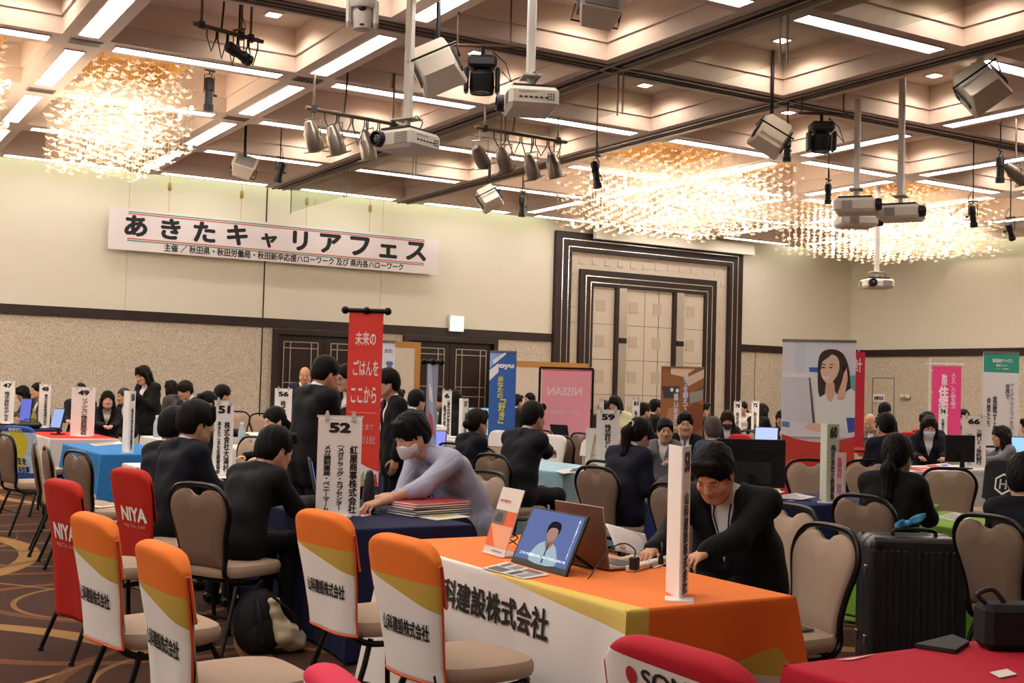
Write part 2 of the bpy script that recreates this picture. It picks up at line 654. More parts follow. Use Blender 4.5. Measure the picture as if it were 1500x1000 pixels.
def double_door(n, x0, x1):
    fr = MB()
    t = 0.10
    fr.box((x0 + t / 2, YB - .02, ZD / 2), (t, 0.16, ZD), DARKWOOD)
    fr.box((x1 - t / 2, YB - .02, ZD / 2), (t, 0.16, ZD), DARKWOOD)
    fr.box(((x0 + x1) / 2, YB - .02, ZD - t / 2), (x1 - x0 - 2 * t, 0.16, t), DARKWOOD)
    root = tag(fr.build('door_%d' % n, smooth=False), kind='structure')
    w = (x1 - x0 - 2 * t) / 2
    for s in (0, 1):
        cx = x0 + t + w * (s + .5)
        d = MB(); d.box((cx, YB + .03, (ZD - t) / 2), (w - .012, 0.05, ZD - t - .01), GLASSDARK)
        lf = d.build('door_leaf', root, smooth=False)
        l = MB()
        xa, xb = cx - w * .36, cx + w * .36
        zz = [0.35, 0.52, ZD * .50, ZD * .58, ZD - .36, ZD - .24]
        inner = xb - w * .14 if s == 0 else xa + w * .14
        outer = xa + w * .14 if s == 0 else xb - w * .14
        for x in (xa, xb, inner, outer):
            l.box((x, YB - .004, (zz[0] + zz[-1]) / 2), (0.018, 0.016, zz[-1] - zz[0]), LATT)
        for z in zz:
            l.box((cx, YB - .004, z), (xb - xa, 0.015, 0.018), LATT)
        l.build('lattice', lf, smooth=False)
        h = MB(); hx = cx + (w / 2 - .07) * (1 if s == 0 else -1)
        h.tube([(hx, YB + .004, .95), (hx, YB - .05, .98), (hx, YB - .05, 1.25), (hx, YB + .004, 1.28)], 0.012, STEEL, 6)
        h.build('door_handle', lf)
    return root


double_door(1, *D1)
double_door(2, *D2)

fr = MB()
xi0, xi1 = 12.84 * K, 16.19 * K
zi = zs(3.74)
for (x0, x1, zt, w, y) in ((PX0, PX1, ZPF, .42, YB - .06), (xi0, xi1, zi, .36, YB - .03)):
    dz = 0.10
    fr.box((x0 + w / 2, y, zt / 2), (w, dz, zt), DARKWOOD)
    fr.box((x1 - w / 2, y, zt / 2), (w, dz, zt), DARKWOOD)
    fr.box(((x0 + x1) / 2, y, zt - w / 2), (x1 - x0 - 2 * w, dz, w), DARKWOOD)
    for q in (.40, .78):                         # two chrome inlays run round each frame
        for sx, xx in ((1, x0 + w * q), (-1, x1 - w * q)):
            fr.box((xx, y - dz / 2, (zt - w * q) / 2), (.022, .02, zt - w * q), CHROME)
        fr.box(((x0 + x1) / 2, y - dz / 2, zt - w * q), (x1 - x0 - 2 * w * q, .02, .022), CHROME)
gd = tag(fr.build('door_3', smooth=False), kind='structure')
pl = MB()
pl.box(((PX0 + PX1) / 2, YB + .06, ZPF / 2), (PX1 - PX0 - .6, 0.1, ZPF - .2), CREAM)
for i in range(12):                               # small raised squares round the surround
    x = PX0 + .75 + (PX1 - PX0 - 1.5) * i / 11
    pl.box((x, YB + .003, (zi + ZPF - .42) / 2 - .0), (.13, .02, .13), CREAM)
for i in range(11):
    z = zi - .05 - i * .36
    for x in (PX0 + .42 + .12, PX1 - .42 - .12):
        pl.box((x, YB + .003, z), (.13, .02, .13), CREAM)
pl.build('surround_panel', gd, smooth=False)
# great leaves: cream panels with square insets, dark stiles with mirrored strips
wi = xi1 - xi0 - .72
x_in0 = xi0 + .36
fx = [0, .20, .36, .5, .68, .84, 1.0]
LEAFZ = zi - .36
pm = MB()
pm.box((x_in0 + wi / 2, YB + .0, LEAFZ / 2), (wi, 0.04, LEAFZ), CREAM)
for xx in (x_in0 + wi * .35, x_in0 + wi * .53):
    pass
SEAMB = mat('panel_joint', '6f6252', .8)
for z in np.arange(.55, LEAFZ, .80):
    pm.box((x_in0 + wi / 2, YB - .021, z), (wi, 0.004, .012), SEAMB)
for f in (.46, .585):
    pm.box((x_in0 + wi * f, YB - .021, LEAFZ / 2), (.012, 0.004, LEAFZ), SEAMB if f < .5 else SEAM)
for f in (.075, .36, .57, .88):
    for z in np.arange(.15, LEAFZ - .2, .80):
        pm.box((x_in0 + wi * f, YB - .024, z + .02), (.24, .012, .26), CREAM2)
pm.build('door_leaf', gd, smooth=False)
MIRROR = mat('satin_mirror', 'c9c2b6', 0.25, 0.7)
for f in (.205, .72):
    st = MB(); st.box((x_in0 + wi * f, YB - .06, LEAFZ / 2), (.09, .09, LEAFZ), DARKWOOD)
    s1 = st.build('stile', gd, smooth=False)
    m1 = MB(); m1.box((x_in0 + wi * f + .17, YB - .05, LEAFZ / 2), (.22, .05, LEAFZ), MIRROR)
    m1.box((x_in0 + wi * f + .17, YB - .08, zs(2.42)), (.2, .05, .12), BLACKPLASTIC)
    m1.build('pull_strip', s1, smooth=False)
# bulkhead hung in front of the doorway head
mb = MB(); mb.box(((PX0 + .9 + PX1 + .15) / 2, YB - .28, zs(4.42)), (PX1 - PX0 - .75, .12, .26), PLASTER); struct(mb, 'trim_%d' % k_); k_ += 1

# ------------------------------------------------------------------ ceiling lights and fittings
ORD = ['first', 'second', 'third', 'fourth', 'fifth', 'sixth', 'seventh', 'eighth', 'ninth', 'tenth', 'eleventh', 'twelfth', 'thirteenth', 'fourteenth', 'fifteenth', 'sixteenth', 'seventeenth', 'eighteenth', 'nineteenth', 'twentieth', 'next', 'next', 'next', 'next']


def proj(p):
    q = Vector(p) - _O
    z = q.dot(_F)
    if z < .1: return (-9999, -9999)
    return (750 + FPX * q.dot(_R) / z, 500 - FPX * q.dot(_U) / z)


def seen(p, mrg=20):
    x, y = proj(p)
    return -mrg < x < 1500 + mrg and -mrg < y < 1000 + mrg


STRIP = emit('fluorescent_diffuser', 'fff8f2', STRIP_E)
TRIMW = mat('strip_trim', 'cfc3b6', 0.5)


def strip_proto(axis, L):
    root = thing('ceiling_light', '', 'ceiling light')
    f = MB(); w = .22
    sx, sy = (L, w) if axis == 1 else (w, L)
    for a, b_, cx, cy in ((L + .02, .012, 0, w / 2), (L + .02, .012, 0, -w / 2), (.012, w, L / 2, 0), (.012, w, -L / 2, 0)):
        f.box((cx, cy, -.004) if axis == 1 else (cy, cx, -.004), (a, b_, .012) if axis == 1 else (b_, a, .012), TRIMW)
    f.build('frame', root, smooth=False)
    d = MB(); d.box((0, 0, -.001), (sx - .014, sy - .014, .006), STRIP); d.build('diffuser', root, smooth=False)
    return root


pr = {0: None, 1: None}
segs = []
for j, gy in enumerate(GY[1:]):
    if abs(gy - GY[6]) < .1 or gy < -1: continue
    for a, b_ in zip(GX[:-1], GX[1:]):
        if gy < 8 and 2.7 < (a + b_) / 2 < 12: continue  # near strips are all unseen; those at the sides are added as fill
        segs.append((1, gy, (a + b_) / 2))
for gx in GX:
    if abs(gx - GX[5]) < .1 or abs(gx - GX[6]) < .1: continue
    for a, b_ in zip(GY[1:-1], GY[2:]):
        if (a + b_) / 2 < 8 and ((a + b_) / 2 < 0 or 2.7 < gx < 12): continue  # lengthwise near strips likewise unseen, added at the sides for fill
        segs.append((0, gx, (a + b_) / 2))
rows = {}
for ax, g, c in segs:
    p = (c, g, ZC) if ax == 1 else (g, c, ZC)
    if seen(p): rows.setdefault((ax, round(g, 2)), []).append(c)
ykeys = sorted({k[1] for k in rows if k[0] == 1}, reverse=True)
xkeys = sorted({k[1] for k in rows if k[0] == 0})
for ax, g, c in segs:
    p = (c, g, ZC - .003) if ax == 1 else (g, c, ZC - .003)
    if seen(p):
        n = sorted(rows[(ax, round(g, 2))]).index(c)
        if ax == 1:
            lab = 'lit white strip light, %s crosswise ceiling beam from the back wall, %s from the left' % (ORD[ykeys.index(round(g, 2))], ORD[n])
        else:
            lab = 'lit white strip light, %s lengthwise lit ceiling beam from the left, %s from the front' % (ORD[xkeys.index(round(g, 2))], ORD[n])
    else:
        lab = 'unseen white strip light in the ceiling beams outside the frame'
    if pr[ax] is None:
        pr[ax] = strip_proto(ax, 1.95); o = pr[ax]
        o.location = p; o['label'] = lab; o['group'] = 'strip lights in the ceiling grid'
    else:
        copy_thing(pr[ax], p, 0, lab, 'strip lights in the ceiling grid')

# recessed downlights, one in each coffer
DLM = emit('downlight_lens', 'ffe2b8', 14.0)
dl0 = None
cells_v = [c for c in cells if c[2] > -.5 and c[3] < 20]
nd = 0
CHAND = [((2.95, 4.12), (14.62, 17.5)), ((-.75, 2.0), (14.62, 17.5)), ((11.35, 14.3), (14.62, 17.5)), ((16.55, 19.6), (14.62, 17.6))]
def in_ch(x, y): return any(a[0] - .2 < x < a[1] + .2 and b[0] - .2 < y < b[1] + .2 for a, b in CHAND)


dl_px = sorted(proj((c[1] - .45, c[3] - .45, ZT))[0] for c in cells_v if not in_ch(c[0] + 1, c[2] + 1) and seen((c[1] - .45, c[3] - .45, ZT), 0))
for (x0, x1, y0, y1) in cells_v:
    cx, cy = x1 - .45, y1 - .45
    if in_ch(x0 + 1, y0 + 1): continue
    vis = seen((cx, cy, ZT), 0)
    if vis: nd += 1
    lab = 'small square recessed downlight in a coffer outside the frame'
    if vis: lab = 'small square recessed downlight glowing in a coffer, %s from the left' % ORD[dl_px.index(proj((cx, cy, ZT))[0])]
    if dl0 is None:
        dl0 = thing('downlight', lab, 'downlight', (cx, cy, ZT), 0, 'recessed downlights in the coffers')
        f = MB(); f.box((0, 0, -.006), (.20, .20, .012), TRIMW, bev=.004); f.build('bezel', dl0, smooth=False)
        f = MB(); f.box((0, 0, -.014), (.14, .14, .006), DLM); f.build('lens', dl0, smooth=False)
    else:
        copy_thing(dl0, (cx, cy, ZT), 0, lab)
    l = bpy.data.lights.new('downlight_beam', 'SPOT')
    l.energy = DOWN_W * (5 if cy > 7 else 2); l.color = (1, .84, .68); l.spot_size = math.radians(155); l.spot_blend = .5; l.shadow_soft_size = .07
    lo = bpy.data.objects.new('downlight_beam', l); COL.objects.link(lo); lo.location = (cx, cy, ZT - .03)

# wall washers hidden in the slot along the back and right walls
COVE = emit('cove_tube', 'e9ffe2', COVE_E)
mb = MB(); mb.box(((XL + PX0) / 2, 22.22, 5.45), (PX0 - XL - .4, .05, .04), COVE); tag(mb.build('cove_tube', smooth=False), 'hidden tube light washing the wall above the long banner', 'tube light')
mb = MB(); mb.box((23.58, (4 + 20) / 2, 5.45), (.05, 16, .04), COVE); tag(mb.build('cove_tube', smooth=False), 'hidden tube light washing the top of the right wall', 'tube light')
mb = MB(); mb.box((21.6, 22.22, 5.45), (1.2, .05, .04), COVE); tag(mb.build('cove_tube', smooth=False), 'short hidden tube light washing the wall right of the great doorway', 'tube light')

# chandeliers: hundreds of glass birds on threads under gilded pockets
GILD = mat('gilded_plate', 'c9a468', 0.5, 0.3)
THREAD = mat('pale_thread', 'e8cfae', 0.5)
BULB = emit('chandelier_bulb', 'ffe6c4', BULB_E)


def bird_glass():
    m, nt, b = node_mat('bird_glass')
    b.inputs['Base Color'].default_value = lin('fffaf2')
    b.inputs['Roughness'].default_value = 0.15
    b.inputs['Specular IOR Level'].default_value = 1.0
    tr = nt.nodes.new('ShaderNodeBsdfTranslucent'); tr.inputs[0].default_value = lin('fff0dc')
    mx = nt.nodes.new('ShaderNodeMixShader'); mx.inputs[0].default_value = 0.35
    nt.links.new(b.outputs[0], mx.inputs[1]); nt.links.new(tr.outputs[0], mx.inputs[2])
    nt.links.new(mx.outputs[0], nt.nodes['Material Output'].inputs[0])
    return m


BIRD = bird_glass()


def bird_geo(M, mb, s=1.0):
    w = .085 * s
    v = [(0, .05 * s, 0), (0, -.05 * s, 0), (w, -.028 * s, .042 * s), (-w, -.028 * s, .042 * s), (0, 0, -.012 * s), (w * .55, .018 * s, .022 * s), (-w * .55, .018 * s, .022 * s), (.02 * s, -.085 * s, .004), (-.02 * s, -.085 * s, .004)]
    mb.add(v, [(0, 5, 2, 4), (0, 4, 3, 6), (4, 2, 1), (4, 1, 3), (1, 7, 8), (0, 4, 1)], BIRD, M)


bm_ = MB(); bird_geo(None, bm_, .82); BIRDME = bm_.mesh('glass_bird', smooth=False)


_b = MB(); _b.ell((0, 0, 0), (.026, .026, .04), BULB, 8); BULBME = _b.mesh('bulb')


def chandelier(idx, rx, ry, label, z0=4.2, z1=5.35):
    r = random.Random(50 + idx)
    cx, cy = (rx[0] + rx[1]) / 2, (ry[0] + ry[1]) / 2
    root = thing('chandelier', label, 'chandelier', (cx, cy, ZT), 0, 'glass bird chandeliers')
    pm_ = MB()
    rods = MB(); rest = MB(); bulbs = []
    n = 0
    pl_done = set()
    for (x0, x1, y0, y1) in cells:
        a0, a1, b0, b1 = max(x0 + .08, rx[0]), min(x1 - .08, rx[1]), max(y0 + .08, ry[0]), min(y1 - .08, ry[1])
        if a1 - a0 > .25 and b1 - b0 > .25:
            pm_.box(((a0 + a1) / 2 - cx, (b0 + b1) / 2 - cy, -.02), (a1 - a0, b1 - b0, .04), GILD)
            for q in (a0, a1): pm_.box((q - cx, (b0 + b1) / 2 - cy, -.17), (.02, b1 - b0, .30), GILD)
            for q in (b0, b1): pm_.box(((a0 + a1) / 2 - cx, q - cy, -.17), (a1 - a0, .02, .30), GILD)
    pm_.build('ceiling_plate', root, smooth=False)
    step = .165
    nx, ny = int((rx[1] - rx[0]) / step), int((ry[1] - ry[0]) / step)
    birds = []
    for i in range(nx + 1):
        for j in range(ny + 1):
            x = rx[0] + (rx[1] - rx[0]) * i / nx; y = ry[0] + (ry[1] - ry[0]) * j / ny
            beam = any(abs(x - g) < BW + .02 for g in GX) or any(abs(y - g) < BW + .02 for g in GY)
            ztop = ZC if beam else ZT
            ph = (i * 7 + j * 3) % 4
            zz = [z0 + .0 + .035 * ph + r.uniform(0, .03) + .235 * k for k in range(5)]
            zz = [z for z in zz if z < (4.98 if beam else z1 + .1)]
            rods.tube([(x - cx, y - cy, zz[0] - ZT), (x - cx, y - cy, ztop - ZT)], .0022, THREAD, 3, caps=False)
            for z in zz:
                birds.append((x, y, z, r.uniform(0, 2 * PI), r.uniform(-.3, .3)))
            if (i % 3 == 1) and (j % 3 == 1):
                for z in (z0 + .12, z0 + .6):
                    bulbs.append((x - cx + .06, y - cy + .05, z - ZT))
    birds.sort(key=lambda q: (q[1] * .5 + q[0] * .3) + (q[2] - 4.2) * .8)      # nearest and lowest first
    for k, (x, y, z, a, t) in enumerate(birds):
        M = Matrix.Translation((x - cx, y - cy, z - ZT)) @ Matrix.Rotation(a, 4, 'Z') @ Matrix.Rotation(t, 4, 'X')
        if k < 100:
            o = bpy.data.objects.new('glass_bird', BIRDME); COL.objects.link(o); o.parent = root; o.matrix_local = M
        else:
            bird_geo(M, rest, .82)
    rods.build('threads', root).__setitem__('kind', 'stuff')
    tag(rest.build('glass_birds', root, smooth=False), kind='stuff')
    for q in bulbs[:100]:
        o = bpy.data.objects.new('bulb', BULBME); COL.objects.link(o); o.parent = root; o.location = q
    for fx_ in ((.5,) if rx[1] - rx[0] < 1.6 else (.25, .75)):
        for fy_ in (.25, .75):
            l = bpy.data.lights.new('chandelier_lamp', 'POINT'); l.energy = CHAND_W; l.color = (1, .86, .68); l.shadow_soft_size = .12
            lo = bpy.data.objects.new('chandelier_lamp', l); COL.objects.link(lo)
            lo.location = (rx[0] + (rx[1] - rx[0]) * fx_ + .07, ry[0] + (ry[1] - ry[0]) * fy_ + .07, z0 + .45)


chandelier(0, *CHAND[0], 'glowing glass bird chandelier hanging above the left end of the long banner')
chandelier(1, *CHAND[1], 'glass bird chandelier cut off by the left edge of the photo')
chandelier(2, *CHAND[2], 'wide glowing glass bird chandelier in front of the great doorway head')
chandelier(3, *CHAND[3], 'wide glass bird chandelier farthest right, behind the two hanging projectors')

# ceiling vents on the beam crossings
for k, (px, py) in enumerate(((125, 62), (450, 117), (345, 173), (60, 132))):
    p = atZ(px, py, ZC)
    v = thing('air_vent', 'grey slotted air vent on the ceiling beam crossing, %s' % ('above the left chandelier', 'right of the left chandelier, nearer one', 'right of the left chandelier, farther one', 'between the two left chandeliers')[k], 'air vent', p)
    f = MB(); f.box((0, 0, -.006), (.34, .2, .012), mat('vent_grey', '8d7f76', .5)); f.build('frame', v, smooth=False)
    f = MB()
    for q in range(5): f.box((0, -.07 + .035 * q, -.014), (.30, .018, .006), mat('vent_slat', '5c524c', .5))
    f.build('grille', v, smooth=False)

# hanging glass smoke barriers along the partition line
GL = bpy.data.materials.new('smoke_barrier_glass'); GL.use_nodes = True
_nt = GL.node_tree; _nt.nodes.remove(_nt.nodes['Principled BSDF'])
_t = _nt.nodes.new('ShaderNodeBsdfTransparent'); _t.inputs[0].default_value = (.90, .93, .90, 1)
_g = _nt.nodes.new('ShaderNodeBsdfGlossy'); _g.inputs['Roughness'].default_value = .03
_x = _nt.nodes.new('ShaderNodeMixShader'); _x.inputs[0].default_value = .12
_nt.links.new(_t.outputs[0], _x.inputs[1]); _nt.links.new(_g.outputs[0], _x.inputs[2]); _nt.links.new(_x.outputs[0], _nt.nodes['Material Output'].inputs[0])
xg = GX[5] + .13
ends = [4.5] + [g for g in GY if g > 5] + [EDGE_Y]
names = ['nearest the camera', 'second from the front', 'third from the front', 'fourth from the front', 'above the projectors', 'sixth from the front', 'next to the back wall', 'short one at the back wall']
ends = sorted(set(ends))
for k, (a, b_) in enumerate(zip(ends[:-1], ends[1:])):
    if b_ - a < .4: continue
    g = thing('smoke_barrier', 'clear glass smoke barrier pane under the ceiling beam, %s' % names[min(k, 7)], 'glass pane', (xg, (a + b_) / 2, ZC), 0, 'glass smoke barrier panes')
    f = MB(); f.box((0, 0, -.245), (.008, b_ - a - .03, .47), GL); f.build('pane', g, smooth=False)
    f = MB()
    f.box((0, 0, -.012), (.03, b_ - a - .02, .022), RAIL)
    f.build('top_rail', g, smooth=False)
    for s in (-1, 1):
        f = MB(); f.box((0, s * ((b_ - a) / 2 - .05), -.26), (.018, .012, .50), STEEL); f.build('clip', g, smooth=False)

# ---------------------------------------------------------------- projectors on ceiling poles
PROJW = mat('projector_shell', 'd6cec2', 0.5)
PROJD = mat('projector_port', '3a3836', 0.5)
POLEM = mat('pole_paint', 'cfc8be', 0.4)


def projector(label, loc, yaw, w=.50, d=.42, h=.17, pole_top=ZC, tilt=0.0, far_style=False, lens_side=-.14):
    """loc is the middle of the body; local -y is the lens side"""
    root = thing('projector', label, 'projector', loc, yaw, 'ceiling projectors')
    b = MB()
    b.box((0, 0, 0), (w, d, h), PROJW, bev=.035)
    b.build('body', root, angle=25)
    l = MB()
    M = Matrix.Translation((lens_side, -d / 2, .005)) @ Matrix.Rotation(PI / 2, 4, 'X')
    l.lathe([(.075, -.01), (.075, .03), (.068, .06), (.06, .06), (.058, .02)], BLACKPLASTIC, 24, M)
    l.build('lens_barrel', root)
    g = MB(); g.ell((lens_side, -d / 2 - .03, .005), (.055, .02, .055), mat('lens_glass', '1a1a22', .05, spec=1.0)); g.build('lens', root)
    v = MB()
    for k in range(7): v.box((.12, -d / 2 - .001, -.05 + .016 * k), (.15, .006, .006), PROJD)
    v.build('front_grille', root, smooth=False)
    p = MB()
    for k in range(6): p.box((w / 2 + .001, -.12 + .045 * k, -.01), (.006, .028, .014), PROJD)
    for a in range(3):
        for c in range(3): p.box((w / 2 + .001, .12 + .022 * a, .02 - .022 * c), (.006, .012, .012), PROJD)
    p.box((w / 2 + .001, -.06, .04), (.006, .16, .012), mat('port_label', 'b4a98f', .6))
    p.build('port_panel', root, smooth=False)
    s = MB()
    for q in range(9): s.box((-w / 2 - .001, .03 + .014 * q, 0), (.006, .007, .10), mat('vent_tone', '77716a', .6))
    s.build('side_vents', root, smooth=False)
    m = MB()
    m.box((0, 0, h / 2 + .02), (w * .7, d * .8, .02), DARKGREY)
    m.cyl((0, 0, h / 2 + .02), (0, 0, h / 2 + .12), .03, POLEM)
    m.box((0, 0, h / 2 + .13), (.24, .16, .015), POLEM)
    m.build('mount', root)
    z = pole_top - loc[2]
    c = MB(); c.box((0, 0, (h / 2 + .13 + z) / 2), (.075, .075, z - h / 2 - .13), POLEM, bev=.012); c.build('pole', root, smooth=False)
    c = MB(); c.tube([(w * .3, 0, h / 2), (w * .34, .03, h / 2 + .09), (w * .2, .02, h / 2 + .16), (.05, 0, h / 2 + .14)], .006, BLACKPLASTIC, 6); c.build('cable', root)
    return root


def on_pole(px, py, d): return atD(px, py, d)


p1 = atD(596, 209, 11.3); projector('white ceiling projector with a black lens facing left, left of the pair near the middle', p1, math.radians(-66), .47, .46, .175)
p2 = atD(776, 150, 10.6); projector('white ceiling projector showing its row of sockets, nearest hanging projector in the middle', p2, math.radians(-112), .50, .44, .18, lens_side=-.12)
p3 = atD(1254, 303, 14.8); projector('cream ceiling projector with lens to the right, left of two hanging before the right chandelier', p3, math.radians(38), .45, .50, .17)
p3b = atD(1254, 325, 16.2); projector('pale ceiling projector with round side vents hanging just below another one', p3b, math.radians(60), .45, .50, .15, pole_top=ZC)
p4 = atD(1319, 313, 14.9); projector('cream ceiling projector, right of two hanging before the right chandelier', p4, math.radians(30), .45, .52, .17, pole_top=ZT)
p5 = atD(1284, 416, 21.0); projector('small far white projector hanging in front of the right corner of the room', p5, math.radians(-30), .5, .45, .16, pole_top=ZT)

# ---------------------------------------------------------------- white tilted loudspeakers under the coffers
SPKW = mat('speaker_shell', 'd0c4b4', 0.55)
SPKG = mat('speaker_grille', '8f8a86', 0.6)


def ceiling_speaker(label, loc, rz, rx, s=1.0, ry=0.0):
    root = thing('ceiling_speaker', label, 'loudspeaker', loc, 0, 'white loudspeakers hung from the ceiling')
    root.rotation_euler = (rx, ry, rz)
    b = MB()
    out = [(-.27, -.30), (.27, -.30), (.30, -.26), (.30, .26), (.27, .30), (-.27, .30), (-.30, .26), (-.30, -.26)]
    n = len(out)
    vs = [(x * s, -.15 * s, z * s) for x, z in out] + [(x * .72 * s, .22 * s, z * .8 * s) for x, z in out]
    b.add(vs, [list(range(n)), list(range(n, 2 * n))[::-1]] + [(i, i + n, (i + 1) % n + n, (i + 1) % n) for i in range(n)], SPKW)
    b.build('cabinet', root, smooth=False)
    g = MB(); g.box((0, -.155 * s, 0), (.46 * s, .012, .50 * s), SPKG, bev=.004); g.build('grille', root, smooth=False)
    k = MB()
    k.tube([(-.32 * s, .02, 0), (-.33 * s, .30 * s, 0), (.33 * s, .30 * s, 0), (.32 * s, .02, 0)], .014 * s, BLACKMETAL, 6)
    k.build('yoke_bracket', root)
    q = MB()
    for sx in (-1, 1): q.box((sx * .285 * s, .03 * s, 0), (.02 * s, .10 * s, .42 * s), BLACKPLASTIC)
    q.build('side_plate', root, smooth=False)
    return root


def coffer_hang(px, py, z): return atZ(px, py, z)


SPK = [(640, 98, 11.5, 'white loudspeaker tilted on its bracket above the left middle projector', 150, 25, .74, 25),
       (878, 8, 10.2, 'white loudspeaker with grey grille cut by the top edge of the photo', -25, -40, .62, 8),
       (1436, 127, 13.0, 'white loudspeaker with a black bracket at the upper right', 130, 30, .78, 35),
       (1130, 198, 14.6, 'white loudspeaker on a black bracket left of the thin black spotlight', 150, 10, .70, -30),
       (716, 290, 19.5, 'pale loudspeaker tilted near the back wall above the exit light', 160, 30, .62, 30),
       (358, 243, 18.8, 'pale loudspeaker near the back wall above the long banner', -20, -50, .62, 15)]
for px, py, d, lab, rz, rx, s, ry in SPK:
    p = atD(px, py, d)
    sp_ = ceiling_speaker(lab, p, math.radians(rz), math.radians(rx), s, math.radians(ry))
    st = MB()
    inv = Matrix.Translation(p) @ sp_.rotation_euler.to_matrix().to_4x4()
    inv = inv.inverted()
    tp = Vector((p.x, p.y, ZT)); 
    st.tube([inv @ (Vector(p) + Vector((0, 0, .22 * s))), inv @ tp], .022, BLACKMETAL, 8)
    st.box(tuple(inv @ (tp - Vector((0, 0, .02)))), (.01, .01, .01), BLACKMETAL)
    st.build('drop_pole', sp_)

# ---------------------------------------------------------------- stage lamps
LAMPSIL = mat('par_can_metal', '8e8378', 0.35, 0.8)
PIPE = mat('batten_pipe', '6e5c4c', 0.5, 0.4)


def spot(label, px, py, d, tilt, yaw, L=.36, r=.055, top=None):
    p = atD(px, py, d)
    root = thing('spotlight', label, 'spotlight', p, math.radians(yaw), 'thin black spotlights')
    M = Matrix.Rotation(math.radians(tilt), 4, 'X')
    b = MB(); b.lathe([(r * .7, L / 2), (r, L / 2 - .02), (r, L * .1), (r * .8, L * .08), (r * .85, -L * .3), (r * 1.05, -L * .32), (r * 1.05, -L / 2), (r * .9, -L / 2)], BLACKPLASTIC, 14, M)
    b.build('barrel', root)
    y = MB(); y.tube([(-r - .012, 0, 0), (-r - .012, 0, L * .55), (0, 0, L * .62), (r + .012, 0, L * .55), (r + .012, 0, 0)], .006, BLACKMETAL, 6)
    y.cyl((r + .012, 0, 0), (r + .05, 0, 0), .014, BLACKMETAL, 8)
    y.build('yoke', root)
    z = (ZC if top is None else top) - p.z
    c = MB(); c.tube([(0, 0, L * .6), (0, 0, z)], .009, BLACKMETAL, 6)
    c.tube([(.02, 0, L * .5), (.07, .02, L * .75), (.05, .01, L * 1.0), (.02, 0, L * 1.2)], .005, BLACKPLASTIC, 5)
    c.box((0, 0, L * .72), (.14, .03, .02), mat('clamp_brown', '5a3d2c', .5))
    c.build('hanger', root)
    return root


spot('thin black spotlight pointing down, right of the left chandelier', 306, 138, 14.6, 0, 20, .40, .06, ZT)
spot('small dark spotlight hanging above the middle of the long banner', 410, 252, 18.8, 18, 20, .32, .06, ZT)
spot('thin black spotlight hanging left of the wide chandelier', 873, 256, 15.2, -12, 20, .34, .05, ZT)
spot('thin black spotlight between the white loudspeaker and the moving head lamp', 1153, 219, 15.0, 0, 20, .30, .05, ZT)
spot('thin black spotlight left of the two hanging projectors at right', 1213, 284, 17.0, 0, 20, .28, .05, ZT)
spot('thin black spotlight near the right edge, beside a silver can', 1465, 248, 15.5, 0, 20, .34, .055, ZT)
spot('black spotlight tilted right, over the right end of the right chandelier', 1425, 317, 17.0, -25, 110, .30, .05, ZT)
spot('black spotlight tilted steeply beside the right wall top', 1480, 339, 18.5, -45, 110, .30, .05, ZT)
spot('thin black spotlight hanging near the wall right of the exit light', 765, 302, 19.5, 0, 20, .34, .055, ZT)
_s = spot('fat black spotlight lying nearly level under the small batten at upper left', 349, 78, 12.5, 78, -60, .34, .06, 5.62)


def moving_head(label, px, py, d, s=1.0):
    p = atD(px, py, d)
    root = thing('moving_head_lamp', label, 'stage lamp', p, math.radians(-30), 'black moving head stage lamps')
    b = MB(); b.box((0, 0, .18 * s), (.30 * s, .24 * s, .13 * s), BLACKPLASTIC, bev=.03 * s); b.build('base', root, angle=25)
    y = MB()
    for sx in (-1, 1): y.box((sx * .16 * s, 0, -.0), (.05 * s, .16 * s, .26 * s), BLACKPLASTIC, bev=.02 * s)
    y.build('yoke', root, angle=25)
    h = MB(); h.lathe([(.06 * s, .12 * s), (.12 * s, .08 * s), (.13 * s, -.06 * s), (.12 * s, -.14 * s), (.10 * s, -.15 * s)], BLACKPLASTIC, 18, Matrix.Rotation(math.radians(18), 4, 'X')); h.build('head', root)
    f = MB(); f.ell((0, -.05 * s, -.145 * s), (.09 * s, .09 * s, .02 * s), mat('lamp_lens', '55504c', .1, spec=1.)); f.build('lens', root)
    z = ZT - p.z
    c = MB()
    c.tube([(-.30 * s, 0, .36 * s), (.34 * s, 0, .36 * s)], .018 * s, mat('clamp_brown', '5a3d2c', .5), 8)
    c.tube([(0, 0, .24 * s), (0, 0, .36 * s)], .02, BLACKMETAL, 8)
    for sx in (-.26, .28): c.tube([(sx * s, 0, .36 * s), (sx * s, 0, z)], .01, mat('clamp_brown', '5a3d2c', .5), 6)
    c.tube([(.1 * s, 0, .3 * s), (.24 * s, .04, .20 * s), (.30 * s, .02, 0), (.2 * s, 0, .1 * s)], .007, BLACKPLASTIC, 5)
    c.build('hanging_pipe', root)


moving_head('black moving head stage lamp left of the nearest middle projector', 706, 118, 11.8, .95)
moving_head('black moving head stage lamp above the right projectors', 1203, 207, 14.8, .95)


